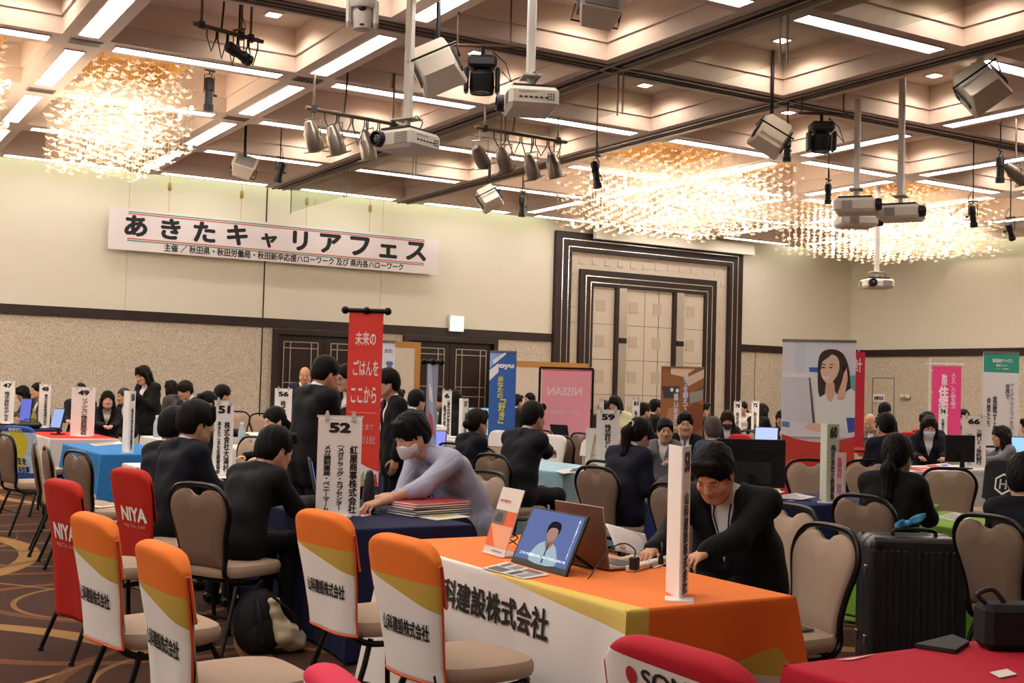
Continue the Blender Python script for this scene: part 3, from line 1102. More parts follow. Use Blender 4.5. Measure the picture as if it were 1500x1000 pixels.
def par_can(label, px, py, d, yaw, tilt, s=1.0, z_pipe=None):
    p = atD(px, py, d)
    root = thing('par_can_lamp', label, 'stage lamp', p, math.radians(yaw), 'silver stage cans on the pipes')
    M = Matrix.Rotation(math.radians(tilt), 4, 'X')
    b = MB(); b.lathe([(.035 * s, .20 * s), (.065 * s, .17 * s), (.09 * s, .08 * s), (.105 * s, .06 * s), (.105 * s, -.16 * s), (.098 * s, -.16 * s), (.09 * s, -.05 * s)], LAMPSIL, 18, M); b.build('can', root)
    f = MB(); f.box((0, 0, -.17 * s), (.23 * s, .23 * s, .012), LAMPSIL, M); f.build('gel_frame', root, smooth=False)
    y = MB(); y.tube([(-.12 * s, 0, 0), (-.125 * s, 0, .22 * s), (.125 * s, 0, .22 * s), (.12 * s, 0, 0)], .009, STEEL, 6)
    zp = (z_pipe - p.z) if z_pipe else .34
    y.tube([(0, 0, .22 * s), (0, 0, zp)], .012, STEEL, 6); y.build('yoke', root)
    return root


def batten(label, pa, pb, d0, d1, drops):
    a, b_ = atD(*pa, d0), atD(*pb, d1)
    z = (a.z + b_.z) / 2; a.z = b_.z = z
    root = thing('lighting_batten', label, 'lighting pipe', a)
    q = MB(); q.tube([(0, 0, 0), tuple(b_ - a)], .024, PIPE, 10); q.build('pipe', root)
    for t in drops:
        p = (b_ - a) * t
        h = MB(); h.tube([p, (p.x, p.y, ZT - z)], .014, PIPE, 6); h.box((p.x, p.y, 0), (.06, .06, .08), DARKGREY); h.build('hanger', root)
    c = MB()
    L = b_ - a
    for k in range(5):
        t0 = .2 + .15 * k
        p0, p1 = L * t0, L * (t0 + .13)
        c.tube([p0, p0 + Vector((0, 0, -.10)), (p0 + p1) / 2 + Vector((0, 0, -.24 - .05 * (k % 3))), p1 + Vector((0, 0, -.09)), p1], .009, BLACKPLASTIC, 5)
    c.tube([L * .4, L * .42 + Vector((0, 0, .25)), L * .43 + Vector((0, 0, .55))], .012, BLACKPLASTIC, 5)
    c.build('cables', root)
    return z


zb = batten('pipe batten with three silver stage cans left of the middle projector', (448, 158), (582, 182), 14.2, 15.0, (.08, .95))
for k, (px, py, yw, tl) in enumerate(((458, 200, -60, 28), (491, 206, -70, 24), (538, 214, -80, 15))):
    par_can('silver stage can on the left pipe, %s from the left' % ORD[k], px, py, 14.2 + .8 * (px - 448) / 134, yw, tl, .95, zb)
zb = batten('pipe batten with four silver stage cans above the back of the hall', (696, 187), (830, 207), 15.6, 16.4, (.1, .9))
for k, (px, py, yw, tl) in enumerate(((703, 228, -50, 62), (738, 234, -55, 42), (778, 245, -75, 28), (811, 244, -80, 18))):
    par_can('silver stage can on the right pipe, %s from the left' % ORD[k], px, py, 15.6 + .8 * (px - 696) / 134, yw, tl, .9, zb)
zb = batten('short pipe batten in the coffer above the left of the photo', (282, 38), (385, 57), 12.3, 12.9, (.12, .68, .82))
par_can('silver stage can half cut by the right edge of the photo', 1488, 253, 15.5, -100, 60, .9, ZC)

# white dome camera under the beam
p = atZ(536, 2, ZC - .05); p = atD(531, 20, 9.0)
root = thing('dome_camera', 'white pan tilt camera hanging under the ceiling beam at the top', 'camera', p, math.radians(-25))
b = MB(); b.lathe([(.05, .16), (.10, .14), (.115, .06), (.10, .03)], WHITEPLASTIC, 20); b.build('base', root)
b = MB()
for s in (-1, 1): b.box((s * .10, 0, 0), (.04, .13, .20), WHITEPLASTIC, bev=.018)
b.build('yoke', root, angle=25)
b = MB(); b.lathe([(.03, -.13), (.065, -.12), (.08, -.02), (.075, .06), (.05, .09)], WHITEPLASTIC, 20); b.build('head', root)
b = MB(); b.ell((0, -.07, .03), (.036, .03, .036), mat('lens_glass', '1a1a22', .05, spec=1.0)); b.ell((0, -.055, -.10), (.022, .02, .012), DARKGREY); b.build('lens', root)
b = MB(); b.cyl((0, 0, .15), (0, 0, max(.2, ZC - p.z)), .03, WHITEPLASTIC, 12); b.build('mount', root)

# long printed banner hung in front of the back wall
TLx, BRx = 4.15 * 22.3 / 19, 9.83 * 22.3 / 19
k2 = 22.3 / 19
bz1, bz0 = CAM_H + (4.05 - CAM_H) * k2, CAM_H + (3.41 - CAM_H) * k2
bw, bh = BRx - TLx, bz1 - bz0
ban = thing('hanging_banner', 'long white banner with bold black Japanese title hung on the back wall', 'banner', (TLx, 22.3, bz0))
mb = MB(); mb.box((bw / 2, 0, bh / 2), (bw, .006, bh), mat('banner_fabric', 'dfd4d2', .75)); mb.build('sheet', ban, smooth=False)
mb = MB()
fn = lambda cx, cz, y=-.005: (lambda x, z, e: (cx + x, y - e, cz + z))
title = 'あきたキャリアフェス'
for i, ch in enumerate(title):
    s = .66 if ch in 'ャェ' else .92
    letters(mb, ch, None, .42 * s, INK, (lambda cx, cz: (lambda x, z, e: (cx + x * 1.12, -.005 - e, cz + z)))(bw * (.072 + .0945 * i), bh * .60 - (.05 if s < .9 else 0)), bold=.045)
mb.build('title_lettering', ban, smooth=False)
mb = MB()
letters(mb, '主催 ／ 秋田県・秋田労働局・秋田新卒応援ハローワーク 及び 県内各ハローワーク', bw * .73, .145, INK, fn(bw * .515, bh * .135), bold=.03)
mb.build('organiser_lettering', ban, smooth=False)
RED_, GREEN_ = mat('print_red', 'c24a40', .7), mat('print_green', '3d8a6a', .7)
for z, a, b_ in ((bh * .93, GREEN_, RED_), (bh * .285, RED_, GREEN_)):
    mb = MB(); mb.box((bw * .50, -.005, z), (bw * .90, .003, .018), a); mb.box((bw * .50, -.005, z - .035), (bw * .90, .003, .018), b_); mb.build('striped_rule', ban, smooth=False)
for k, px in enumerate((246, 352, 448, 541)):
    q = atY(px, 340, 22.3)
    w = thing('hanging_wire', 'thin wire with a yellow grip holding the banner, %s from the left' % ORD[k], 'wire', (q.x, 22.3, bz1), 0, 'wires holding the long banner')
    f = MB(); f.tube([(0, 0, 0), (0, 0, ZT - bz1)], .004, STEEL, 5); f.build('wire', w)
    f = MB(); f.lathe([(.012, 0), (.035, .03), (.035, .13), (.015, .16)], mat('brass_grip', 'a88a4c', .4, .5), 10, Matrix.Translation((0, 0, ZC - bz1 - .22))); f.build('grip', w)
# illuminated exit light, wall signs
q = atY(666, 474, YB)
ex = thing('exit_light', 'small glowing pale green exit light on the dark rail', 'exit sign', (q.x, YB - .08, q.z))
f = MB(); f.box((0, .02, 0), (.34, .08, .34), WHITEPLASTIC); f.build('housing', ex, smooth=False)
f = MB(); f.box((0, -.03, 0), (.30, .02, .30), emit('exit_face', 'c8fff0', 2.2)); f.build('lit_face', ex, smooth=False)
q = atX(1288, 583, XR)
ws = thing('wall_sign', 'white notice with four black characters on the right wall', 'sign', (XR - .01, q.y, q.z), math.radians(-90))
f = MB(); f.box((0, 0, 0), (.38, .015, .20), PAPER); f.build('plate', ws, smooth=False)
f = MB(); letters(f, '避難器具', .32, .10, INK, lambda x, z, e: (x, -.009 - e, z), bold=.03); f.build('lettering', ws, smooth=False)
q = atX(1328, 581, XR)
el = thing('emergency_lamp', 'small cream emergency lamp box on the right wall', 'lamp', (XR - .06, q.y, q.z), math.radians(-90))
f = MB(); f.box((0, 0, 0), (.30, .10, .10), mat('cream_plastic', 'd9cfb8', .5), bev=.03); f.build('body', el, angle=25)
f = MB(); f.ell((.02, -.05, .01), (.02, .01, .02), mat('red_lens', 'a03028', .4)); f.build('indicator', el)

# ------------------------------------------------------------------ banquet chairs
CHAIRBACK = mat('chair_back_upholstery', '7a6454', 0.8, bump=(90, 0.08, 0.003), spec=.25)
CHAIRFAB = mat('chair_upholstery', 'a8917d', 0.8, bump=(90, 0.08, 0.003), spec=.25)
CHAIRMET = mat('chair_black_tube', '0d0c0d', 0.3, 0.3)


def sm_curve(pts, n=6, closed=False):
    P = [Vector(p) for p in pts]
    out = []
    L = len(P)
    for i in range(L if closed else L - 1):
        p0, p1, p2, p3 = P[(i - 1) % L if closed else max(i - 1, 0)], P[i], P[(i + 1) % L], P[(i + 2) % L if closed else min(i + 2, L - 1)]
        for k in range(n):
            t = k / n
            out.append(0.5 * ((2 * p1) + (-p0 + p2) * t + (2 * p0 - 5 * p1 + 4 * p2 - p3) * t * t + (-p0 + 3 * p1 - 3 * p2 + p3) * t ** 3))
    if not closed: out.append(P[-1])
    return out


def yback(z): return -.20 - (z - .45) * .17


def make_chair():
    root = thing('banquet_chair', '', 'chair')
    # seat cushion: rounded slab
    n = 32
    ring = []
    for k in range(n):
        a = 2 * PI * k / n
        c, s = math.cos(a), math.sin(a)
        ring.append((.225 * math.copysign(abs(c) ** .5, c), .225 * math.copysign(abs(s) ** .5, s)))
    m = MB(); vs = []; fs = []
    lev = [(.86, .405), (.97, .412), (1.0, .43), (1.0, .452), (.96, .470), (.82, .478), (.45, .484)]
    for f, z in lev:
        for x, y in ring: vs.append((x * f * (1 - .10 * (1 if y < 0 else 0) * abs(y) / .225), y * f, z))
    for i in range(len(lev) - 1):
        for k in range(n): fs.append((i * n + k, i * n + (k + 1) % n, (i + 1) * n + (k + 1) % n, (i + 1) * n + k))
    fs.append(list(range(n))[::-1]); fs.append([(len(lev) - 1) * n + k for k in range(n)])
    m.add(vs, fs, CHAIRFAB); m.build('seat', root)
    # padded back: hourglass outline with a hand scoop at the top
    half = [(.150, .46), (.152, .50), (.158, .56), (.172, .63), (.192, .70), (.204, .755), (.200, .80), (.176, .842), (.138, .868), (.095, .880), (.062, .872), (.035, .852), (.0, .846)]
    out = half + [(-x, z) for x, z in half[-2::-1]]
    out = [(p.x, p.y) for p in sm_curve([(x, z, 0) for x, z in out], 3)]
    c = (0, .66)
    m = MB(); vs = []; fs = []
    rings = [(1.0, 0, 0), (.985, .016, 0), (.90, .027, 0), (.6, .034, 0)]
    N = len(out)
    lay = [(f, -o) for f, o, _ in rings[::-1]] + [(f, o) for f, o, _ in rings[1:]]
    for f, o in lay:
        for x, z in out:
            zz = c[1] + (z - c[1]) * f
            vs.append((x * f, yback(zz) + o, zz))
    for i in range(len(lay) - 1):
        for k in range(N):
            k2 = (k + 1) % N
            fs.append((i * N + k, i * N + k2, (i + 1) * N + k2, (i + 1) * N + k))
    half_ = len(lay) // 2
    m.add(vs, fs[:half_ * N], CHAIRBACK); m.add(vs, fs[half_ * N:], CHAIRFAB)
    for i, flip in ((0, True), (len(lay) - 1, False)):      # close the two faces with a fan
        z0 = c[1]
        o = lay[i][1]
        m.add([vs[i * N + k] for k in range(N)] + [(0, yback(z0) + o * 1.02, z0)], [((k + 1) % N, k, N) if flip else (k, (k + 1) % N, N) for k in range(N)], CHAIRBACK if i == 0 else CHAIRFAB)
    m.build('backrest', root, angle=60)
    path = [(.17, .16, .385), (.185, -.02, .375), (.18, -.15, .385), (.164, -.215, .43), (.166, yback(.52), .52), (.180, yback(.62), .62), (.212, yback(.72), .72), (.222, yback(.77), .77),
            (.214, yback(.82), .82), (.182, yback(.868), .868), (.125, yback(.898), .898), (.0, yback(.906), .906)]
    path = path + [(-x, y, z) for x, y, z in path[-2::-1]]
    m = MB(); m.tube(sm_curve(path, 4), .0135, CHAIRMET, 8); m.build('back_frame', root)
    m = MB()
    m.tube([(-.18, .17, .395), (.18, .17, .395)], .011, CHAIRMET, 8); m.tube([(-.18, -.16, .39), (.18, -.16, .39)], .011, CHAIRMET, 8)
    m.tube([(-.195, -.19, .20), (.195, -.19, .20)], .008, CHAIRMET, 8)
    m.build('seat_frame', root)
    for sx in (-1, 1):
        m = MB(); m.tube([(sx * .175, .16, .40), (sx * .19, .185, .34), (sx * .205, .205, .012)], .0125, CHAIRMET, 8); m.cyl((sx * .205, .205, .0), (sx * .205, .205, .02), .016, BLACKPLASTIC, 10); m.build('leg', root)
        m = MB(); m.tube([(sx * .175, -.13, .40), (sx * .19, -.165, .30), (sx * .215, -.275, .012)], .0125, CHAIRMET, 8); m.cyl((sx * .215, -.275, .0), (sx * .215, -.275, .02), .016, BLACKPLASTIC, 10); m.build('leg', root)
    return root


_chair = make_chair()
_first = [True]


def chair_at(bt, face, label, group='banquet chairs round the booths'):
    """bt = world place of the top of the back, face = direction the chair faces in degrees from +X"""
    rz = math.radians(face - 90)
    off = Matrix.Rotation(rz, 3, 'Z') @ Vector((0, -.275, 0))
    loc = (bt[0] - off.x, bt[1] - off.y, 0)
    if _first[0]:
        _first[0] = False
        _chair.location = loc; _chair.rotation_euler = (0, 0, rz); tag(_chair, label, None, group)
        return _chair
    return copy_thing(_chair, loc, rz, label, group)


# ------------------------------------------------------------------ fabric covers pulled over chair backs
def cover_fn(zb, zf, W=.243, wave=.010, seed=0):
    def f(u, t):
        """u -1..1 across, t 0..1: up the outside of the back, over, down the front"""
        zt = .900 - .06 * abs(u) ** 5
        L1, L2, L3 = zt - zb, .10, zt - zf
        s = t * (L1 + L2 + L3)
        th = .038 * (1 - .85 * abs(u) ** 5)
        x = u * W
        if s < L1:
            z = zb + s; y = yback(z) - th
            below = max(0, (.62 - z))
            y += wave * math.sin(u * 3.1 + seed) * below * 4 - .05 * below
            x *= 1 - .17 * min(1, max(0, .76 - z) * 3.6) + .02 * math.sin(z * 20 + seed) * below
        elif s < L1 + L2:
            a = PI * (s - L1) / L2
            z = zt + th * .6 * math.sin(a); y = yback(zt) - th * math.cos(a)
        else:
            z = zt - (s - L1 - L2); y = yback(z) + th + .006 * math.sin(u * 5 + seed) * (zt - z) * 3
        return Vector((x, y, z)), (L1 + L2 / 2 + zb if s >= L1 else zb + s), s >= L1 + L2 / 2
    return f


def chair_cover(chair, label, material, zb, zf, texts=(), piping=None, group=None, wave=.010, seed=0.0, W=.243):
    root = thing('chair_cover', label, 'chair cover', chair.location, chair.rotation_euler[2], group)
    f = cover_fn(zb, zf, W, wave, seed)
    m = MB()
    m.sheet(lambda a, b: f(a * 2 - 1, b)[0], 28, 52, material, uvfn=lambda a, b: ((a * 2 - 1) * W, (lambda q: q[0].z if not q[2] else 1.9 - q[0].z)(f(a * 2 - 1, b))))
    o = m.build('cloth', root, angle=180)
    so = o.modifiers.new('thickness', 'SOLIDIFY'); so.thickness = .004; so.offset = 0
    if piping:
        p = MB()
        edge = [f(-1, t)[0] for t in np.linspace(0, 1, 40)]
        p.tube(edge, .005, piping, 6)
        edge = [f(1, t)[0] for t in np.linspace(0, 1, 40)]
        p.tube(edge, .005, piping, 6)
        p.tube([f(u, 0)[0] for u in np.linspace(-1, 1, 24)], .006, piping, 6)
        p.tube([f(u, 1)[0] for u in np.linspace(-1, 1, 24)], .006, piping, 6)
        p.build('piping', root)
    for body, w, h, cx, cz, mt, bold in texts:
        t = MB()

        def mp(x, z, e):
            zz = cz + z; uu = max(-1, min(1, (cx + x) / W))
            zt = .900 - .06 * abs(uu) ** 5
            tt = (zz - zb) / ((zt - zb) + .10 + (zt - zf))
            q = f(uu, tt)[0]
            return (q.x, q.y - .005 - e, q.z)
        letters(t, body, w, h, mt, mp, bold=bold)
        t.build('lettering', root, smooth=False)
    return root


ORANGE = 'ea7a2e'
YCOV = printed('orange_white_cover', 'efecea', [('c8a94e', [(.22, 1, -.728)]), (ORANGE, [(0, 1, -.778)])])
PIPEO = mat('orange_piping', 'd85a2e', .7)
TOPO = [('山科建設株式会社', .34, .062, .02, .60, INK, .03)]


def px_chair(px, py, face, label, X=None):
    return chair_at(atZ(px, py, .905) if X is None else atX(px, py, X), face, label)


# the orange booth's visitors' chairs
OC = [(137, 759, 7, 'chair in the leftmost orange and white cover', 'orange and white company chair cover, leftmost of four'),
      (236, 803, 3, 'chair in the second orange cover from the left', 'orange and white company chair cover, second from the left'),
      (474, 754, 7, 'chair in an orange and white cover below the number 52 sign', 'orange and white company chair cover below the number 52 sign'),
      (590, 792, 5, 'chair in an orange cover beside the orange table', 'orange and white company chair cover nearest the orange table')]
for k, (px, py, fa, l1, l2) in enumerate(OC):
    c = px_chair(px, py, fa, 'beige banquet ' + l1)
    chair_cover(c, l2, YCOV, .42, .70, TOPO, PIPEO, 'orange and white covers of one company', seed=k * 1.7)
    t = MB()
# red covers with white letters
NIYA = mat('red_stripe_cover', 'b5271d', .8, bump=((60, 4, 1), .15, .004), spec=.2)
PINKRED = mat('red_cover', 'c0272b', .85, spec=.2)
PALE = mat('pale_red_print', 'd98a78', .7)
c = px_chair(92, 707, 10, 'beige banquet chair in a long red cover at the left edge')
chair_cover(c, 'long red chair cover with white letters, left one, hanging almost to the carpet', NIYA, .20, .62, [('NIYA', .30, .085, .06, .655, WHITE, .035), ('ing Co., Ltd', .26, .028, .06, .585, PALE, .02)], None, 'red covers with white letters', seed=.6, W=.243)
c = px_chair(191, 690, 14, 'beige banquet chair in a red cover behind the leftmost orange one')
chair_cover(c, 'red chair cover with white letters beside the man in the navy suit', NIYA, .26, .62, [('NIYA', .30, .085, .06, .655, WHITE, .035), ('ing Co., Ltd', .26, .028, .06, .585, PALE, .02)], None, 'red covers with white letters', seed=2.1, W=.243)
# red covers at the bottom edge
SOMP = printed('red_white_cover', 'dcd6d2', [('b3202e', [(.05, 1, -.872)])])
c = px_chair(994, 956, 5, 'beige banquet chair in a red and white cover cut by the bottom edge')
chair_cover(c, 'red and white chair cover with black letters at the bottom edge of the photo', SOMP, .45, .70, [('SOMPO', .25, .044, .045, .838, INK, .02), ('●', .036, .040, -.115, .838, mat('logo_red', 'a8202c', .7), 0)], mat('red_piping', 'c33038', .7), 'red and white covers at the red table', seed=.3)
c = px_chair(502, 1006, -8, 'beige banquet chair mostly below the bottom edge under an orange one')
chair_cover(c, 'pinkish red and white chair cover peeping in at the bottom edge', printed('pink_white_cover', 'd9d4d6', [('d8324f', [(0, 1, -.885)])]), .45, .70, (), mat('red_piping', 'c33038', .7), 'red and white covers at the red table', seed=1.3)

# plain chairs: (pixel of the top of the back, facing, label)
PL = [(289, 709, 27, 'beige banquet chair whose seat holds the black suited man near the left'),
      
      (112, 661, 14, 'empty beige banquet chair between the blue table and the red covers'),
      (68, 655, -4, 'right one of two edge-on beige chairs left of the blue table'),
      (50, 654, -10, 'left one of two edge-on beige chairs left of the blue table'),
      (714, 691, 192, 'beige banquet chair under the masked man in the striped shirt'),
      (1160, 750, 176, 'beige banquet chair behind the big man writing at the orange table'),
      (1214, 770, 172, 'empty beige banquet chair between the orange table and the suitcase'),
      (1263, 726, 4, 'beige banquet chair under the woman with the ponytail at the green table'),
      (1447, 752, -4, 'beige banquet chair in front of the green table, right of the suitcase'),
      (880, 675, 2, 'empty beige banquet chair in front of the pale blue table'),
      (985, 709, 4, 'beige banquet chair behind the tall sign on the orange table'),
      (706, 656, 8, 'beige banquet chair under the woman with the hair bun'),
      (660, 649, 10, 'beige banquet chair left of the woman with the hair bun'),
      (1187, 680, 236, 'beige banquet chair behind the number 60 sign'),
      (1271, 680, 238, 'beige banquet chair right of the number 60 sign'),
      (1389, 686, 236, 'beige banquet chair in front of the red and white table'),
      (372, 652, 200, 'beige banquet chair beside the dark haired woman behind the number 51 sign'),
      (447, 650, 195, 'beige banquet chair just left of the number 52 sign'),
      (1452, 662, 236, 'beige banquet chair right of the number 66 sign'),
      (726, 610, 20, 'beige banquet chair below the blue upright banner'),
      (796, 606, 190, 'beige banquet chair below the left end of the pink banner'),
      (821, 624, 10, 'beige banquet chair just left of the woman at the pink banner'),
      (851, 622, 5, 'beige banquet chair in front of the woman at the pink banner'),
      (926, 615, 15, 'beige banquet chair below the two men left of the wooden photo banner'),
      (1096, 624, 175, 'beige banquet chair left of the far laptop with the pale screen'),
      (1112, 617, 20, 'beige banquet chair behind the far laptop with the pale screen'),
      (1262, 640, 170, 'beige banquet chair right of the large photo banner'),
      (1268, 625, 15, 'beige banquet chair beside the man in the navy jacket at the right'),
      (1326, 628, 10, 'beige banquet chair behind the masked woman at the right'),
      (6, 650, 12, 'beige banquet chair cut by the left edge'),
      (1040, 700, 12, 'beige banquet chair behind the big man at the orange table')]
chairs = {}
CHX = {372: 4.0, 447: 4.05, 1452: 12.6, 726: 8.9, 796: 8.6, 821: 7.9, 851: 8.7, 926: 10.0, 1096: 12.5, 1112: 12.9, 1262: 9.6, 1187: 7.7, 1271: 8.25, 228: 1.72, 1160: 4.42, 1447: 5.05, 1268: 12.5, 1326: 12.9, 6: 1.75, 50: 1.78}
for px, py, fa, lab in PL:
    if px == 1040: continue
    chairs[px] = px_chair(px, py, fa, lab, CHX.get(px))
for k, (px, py, fa) in enumerate(((348, 583, 265), (384, 599, 268))):
    p = atY(px, py, 20.6 if k == 0 else 19.6)
    chair_at((p.x, p.y, 0), fa, ['tan chair against the patterned wall, left one of two', 'tan chair against the patterned wall, right one of two'][k])
# covers on the farther chairs
BYC = printed('blue_yellow_cover', 'b9cfe0', [('d5c93c', ('circle', .0, .74, .16)), ('d5c93c', [(1, 0, .10), (-1, 0, .10), (0, 1, -.50), (0, -1, .76)]), ('2c4f9a', [(0, 1, -.86)]), ('2c4f9a', [(0, -1, .44)])])
c = px_chair(27, 626, 32, 'beige banquet chair in a blue and yellow printed cover at the far left')
chair_cover(c, 'blue and yellow chair cover with dark blue writing at the far left', BYC, .33, .6, [('人生を', .24, .075, .02, .56, mat('ink_blue', '27306e', .7), .05), ('支える仕事', .34, .07, .02, .475, mat('ink_blue', '27306e', .7), .05), ('秋田ぜに', .2, .04, 0, .885, WHITE, .03)], mat('white_piping', 'd8dde0', .7), seed=.9)
WCAP = mat('white_cap_fabric', 'dcd8d4', .85)
for k, (px, py, fa, X_, lab) in enumerate(((640, 616, 185, 7.7, 'white half cover on a chair left of the thin sign'), (692, 624, 190, 7.7, 'white half cover on a chair right of the thin sign'), (735, 645, 188, 7.7, 'white half cover on a chair between the bun woman and the suited man'),
                                       (812, 636, 184, 7.75, 'white half cover hanging low on a chair by the pale blue table'), (874, 643, 186, 7.75, 'white half cover on a chair behind the number 59 sign'))):
    c = px_chair(px, py, fa, 'beige banquet chair wearing a ' + lab.replace('white half cover on a chair', 'white half cover').replace('white half cover hanging low on a chair', 'low hanging white half cover'), X_)
    chair_cover(c, lab, WCAP, .70 if k != 3 else .55, .72 if k != 3 else .5, [('MIZUHO'[:0] or 'ー', .1, .02, 0, .83, mat('ink_blue', '27306e', .7), 0)] if k == 0 else (), None, 'white half covers in the second row', seed=k)
RC = mat('bright_red_cover', 'b81f22', .85, spec=.2)
for k, (px, py, fa, X_, lab) in enumerate(((1180, 652, 172, 9.2, 'red chair cover left of the number 60 sign'), (1252, 655, 176, 9.9, 'red chair cover right of the number 60 sign'),
                                       (1084, 637, 178, 10.9, 'red chair cover peeping over the black television'), (1294, 657, 176, 10.7, 'red chair cover left of the masked woman with long hair'))):
    c = px_chair(px, py, fa, 'beige banquet chair inside a ' + lab, X_)
    chair_cover(c, lab, RC, .34, .5, (), None, 'plain red chair covers', seed=k * .8)
RW = printed('red_top_cover', 'd8d2ce', [('b3202e', [(0, 1, -.80)])])
for k, (px, py, fa, X_, lab) in enumerate(((1262, 605, 5, 15.2, 'red topped white chair cover near the right wall, left one'), (1336, 617, 10, 15.5, 'red topped white chair cover left of the pink flag'), (1352, 596, 8, 17.2, 'small red topped chair cover beyond the masked woman'))):
    c = px_chair(px, py, fa, 'beige banquet chair in a ' + lab, X_)
    chair_cover(c, lab, RW, .45, .6, (), None, 'red topped covers by the right wall', seed=k)
PKC = mat('pink_cover', 'd98a98', .85)
c = px_chair(1410, 625, 8, 'beige banquet chair in a pale pink cover below the pink flag', 15.6); chair_cover(c, 'pale pink chair cover below the pink flag', PKC, .5, .6)
BKC = mat('black_cover', '17161a', .85)
c = px_chair(1478, 676, 182, 'beige banquet chair in a black cover with a white emblem at the right edge')
_cv = chair_cover(c, 'black chair cover with a white hexagon emblem at the right edge', BKC, .40, .55)
# emblem printed on the side turned to us
m = MB()
fz = lambda x, z: (x, yback(.70 + z) + .038 + .014, .70 + z)
for k in range(6):
    a0, a1 = PI / 6 + k * PI / 3, PI / 6 + (k + 1) * PI / 3
    q = [(.10 * math.cos(a0), .10 * math.sin(a0)), (.10 * math.cos(a1), .10 * math.sin(a1)), (.082 * math.cos(a1), .082 * math.sin(a1)), (.082 * math.cos(a0), .082 * math.sin(a0))]
    m.add([fz(*p) for p in q], [(0, 1, 2, 3)], WHITE)
letters(m, 'H', None, .09, WHITE, lambda x, z, e: fz(-x, z), bold=.02)
letters(m, '株式会社', .2, .035, WHITE, lambda x, z, e: fz(-x, z - .15), bold=.03)
m.build('emblem', _cv, smooth=False)
BLC = mat('blue_cover', '5f86c4', .85)
c = px_chair(425, 592, 200, 'beige banquet chair in a blue cover below the number 56 sign', 5.6); chair_cover(c, 'blue chair cover left of the number 56 sign', BLC, .5, .6)


# ------------------------------------------------------------------ draped tables
def tablecloth(label, x0, x1, y0, y1, top, west, south, east=None, z=.70, zb=.02, flare=.05, seed=1, cat='tablecloth'):
    """west = the long side towards the visitors, south = the end towards the camera"""
    east = east or west
    root = thing('draped_tablecloth', label, cat, ((x0 + x1) / 2, (y0 + y1) / 2, 0))
    cx, cy = (x0 + x1) / 2, (y0 + y1) / 2
    P = [(x0, y1), (x0, y0), (x1, y0), (x1, y1)]
    rr = random.Random(seed)
    ph = [rr.uniform(0, 6) for _ in range(4)]

    def side(s, a, b):
        p, q = P[s], P[(s + 1) % 4]
        L = math.hypot(q[0] - p[0], q[1] - p[1])
        t = ((q[0] - p[0]) / L, (q[1] - p[1]) / L)
        n = (t[1] * 1.0, -t[0] * 1.0)
        # outward normal: points away from the middle
        mx, my = (p[0] + q[0]) / 2 - cx, (p[1] + q[1]) / 2 - cy
        if n[0] * mx + n[1] * my < 0: n = (-n[0], -n[1])
        d0, d1 = a * L, (1 - a) * L
        e = min(d0, d1)
        cf = max(0, 1 - e / .22) ** 2
        drop = b * (z - zb)
        out = drop * flare * (.35 + 1.5 * cf) + .010 * math.sin(a * L * 9 + ph[s]) * min(1, drop * 3) * (1 - cf) + .005 * math.sin(a * L * 23 + ph[s] * 2) * min(1, drop * 2) * (1 - cf)
        along = drop * flare * 1.85 * cf * (-1 if d0 < d1 else 1)
        rnd_ = .012
        if drop < rnd_:
            out += -rnd_ + math.sqrt(max(0, rnd_ ** 2 - (rnd_ - drop) ** 2))
        return (p[0] + t[0] * (a * L) + n[0] * out + t[0] * along - cx, p[1] + t[1] * (a * L) + n[1] * out + t[1] * along - cy, z - drop)
    m = MB()
    m.sheet(lambda a, b: ((x0 + (x1 - x0) * a + (.012 if a == 0 else -.012 if a == 1 else 0)) - cx, y0 + (y1 - y0) * b + (.012 if b == 0 else -.012 if b == 1 else 0) - cy, z), 12, 12, top, uvfn=lambda a, b: ((x1 - x0) * a, (y1 - y0) * b))
    mats_ = [west, south, east, south]
    for s in range(4):
        p, q = P[s], P[(s + 1) % 4]
        L = math.hypot(q[0] - p[0], q[1] - p[1])
        bs = [0, .004, .009, .018, .05] + list(np.linspace(.1, 1, 16))
        nb = len(bs) - 1
        na = int(L * 26)
        m.sheet(lambda a, b: side(s, a, bs[int(round(b * nb))]), na, nb, mats_[s], uvfn=lambda a, b: (a * L, z - bs[int(round(b * nb))] * (z - zb)))
    m.build('cloth', root, angle=60)
    root_side = lambda s: (lambda a, drop: side(s, a, drop / (z - zb)))
    return root, root_side, (cx, cy)


W_CLOTH = mat('cloth_white', 'eae5e1', .85, spec=.2)
O_TOP = printed('orange_top', 'f0803c', [('e0c25a', [(-1, -.082, .09)])])
O_WEST = printed('orange_west', 'eae5e1', [('dcc068', [(.078, 1, -.775)])])
O_SOUTH = printed('orange_south', 'dd6a28', [('c9b054', [(-1, 0, .10), (0, 1, -.56)]), ('b59a3e', [(.2, -1, .375), (-1, -.65, 1.035), (.17, 1, -.523)]), ('b9b3a4', [(-.17, -1, .523), (-1, -.65, 1.035), (1, 0, -.30)]), ('b5aea4', [(0, -1, .22)])])
OX0, OX1, OY0, OY1 = 2.555, 3.36, 3.43, 5.42
otab, oside, oc = tablecloth('orange and white company tablecloth on the nearest booth table, with large black characters', OX0, OX1, OY0, OY1, O_TOP, O_WEST, O_SOUTH, W_CLOTH, flare=.075)
m = MB()
Lw = OY1 - OY0
ya, yb_ = atX(630, 868, OX0 - .02).y, atX(800, 935, OX0 - .02).y
aa, ab = (OY1 - ya) / Lw, (OY1 - yb_) / Lw
zc_ = (atX(640, 868, OX0 - .02).z + atX(790, 925, OX0 - .02).z) / 2


def owest(x, z, e):
    a = (aa + ab) / 2 + x / Lw
    q = oside(0)(a, .70 - (zc_ + .022 + z))
    return (q[0] - .006 - e, q[1], q[2])


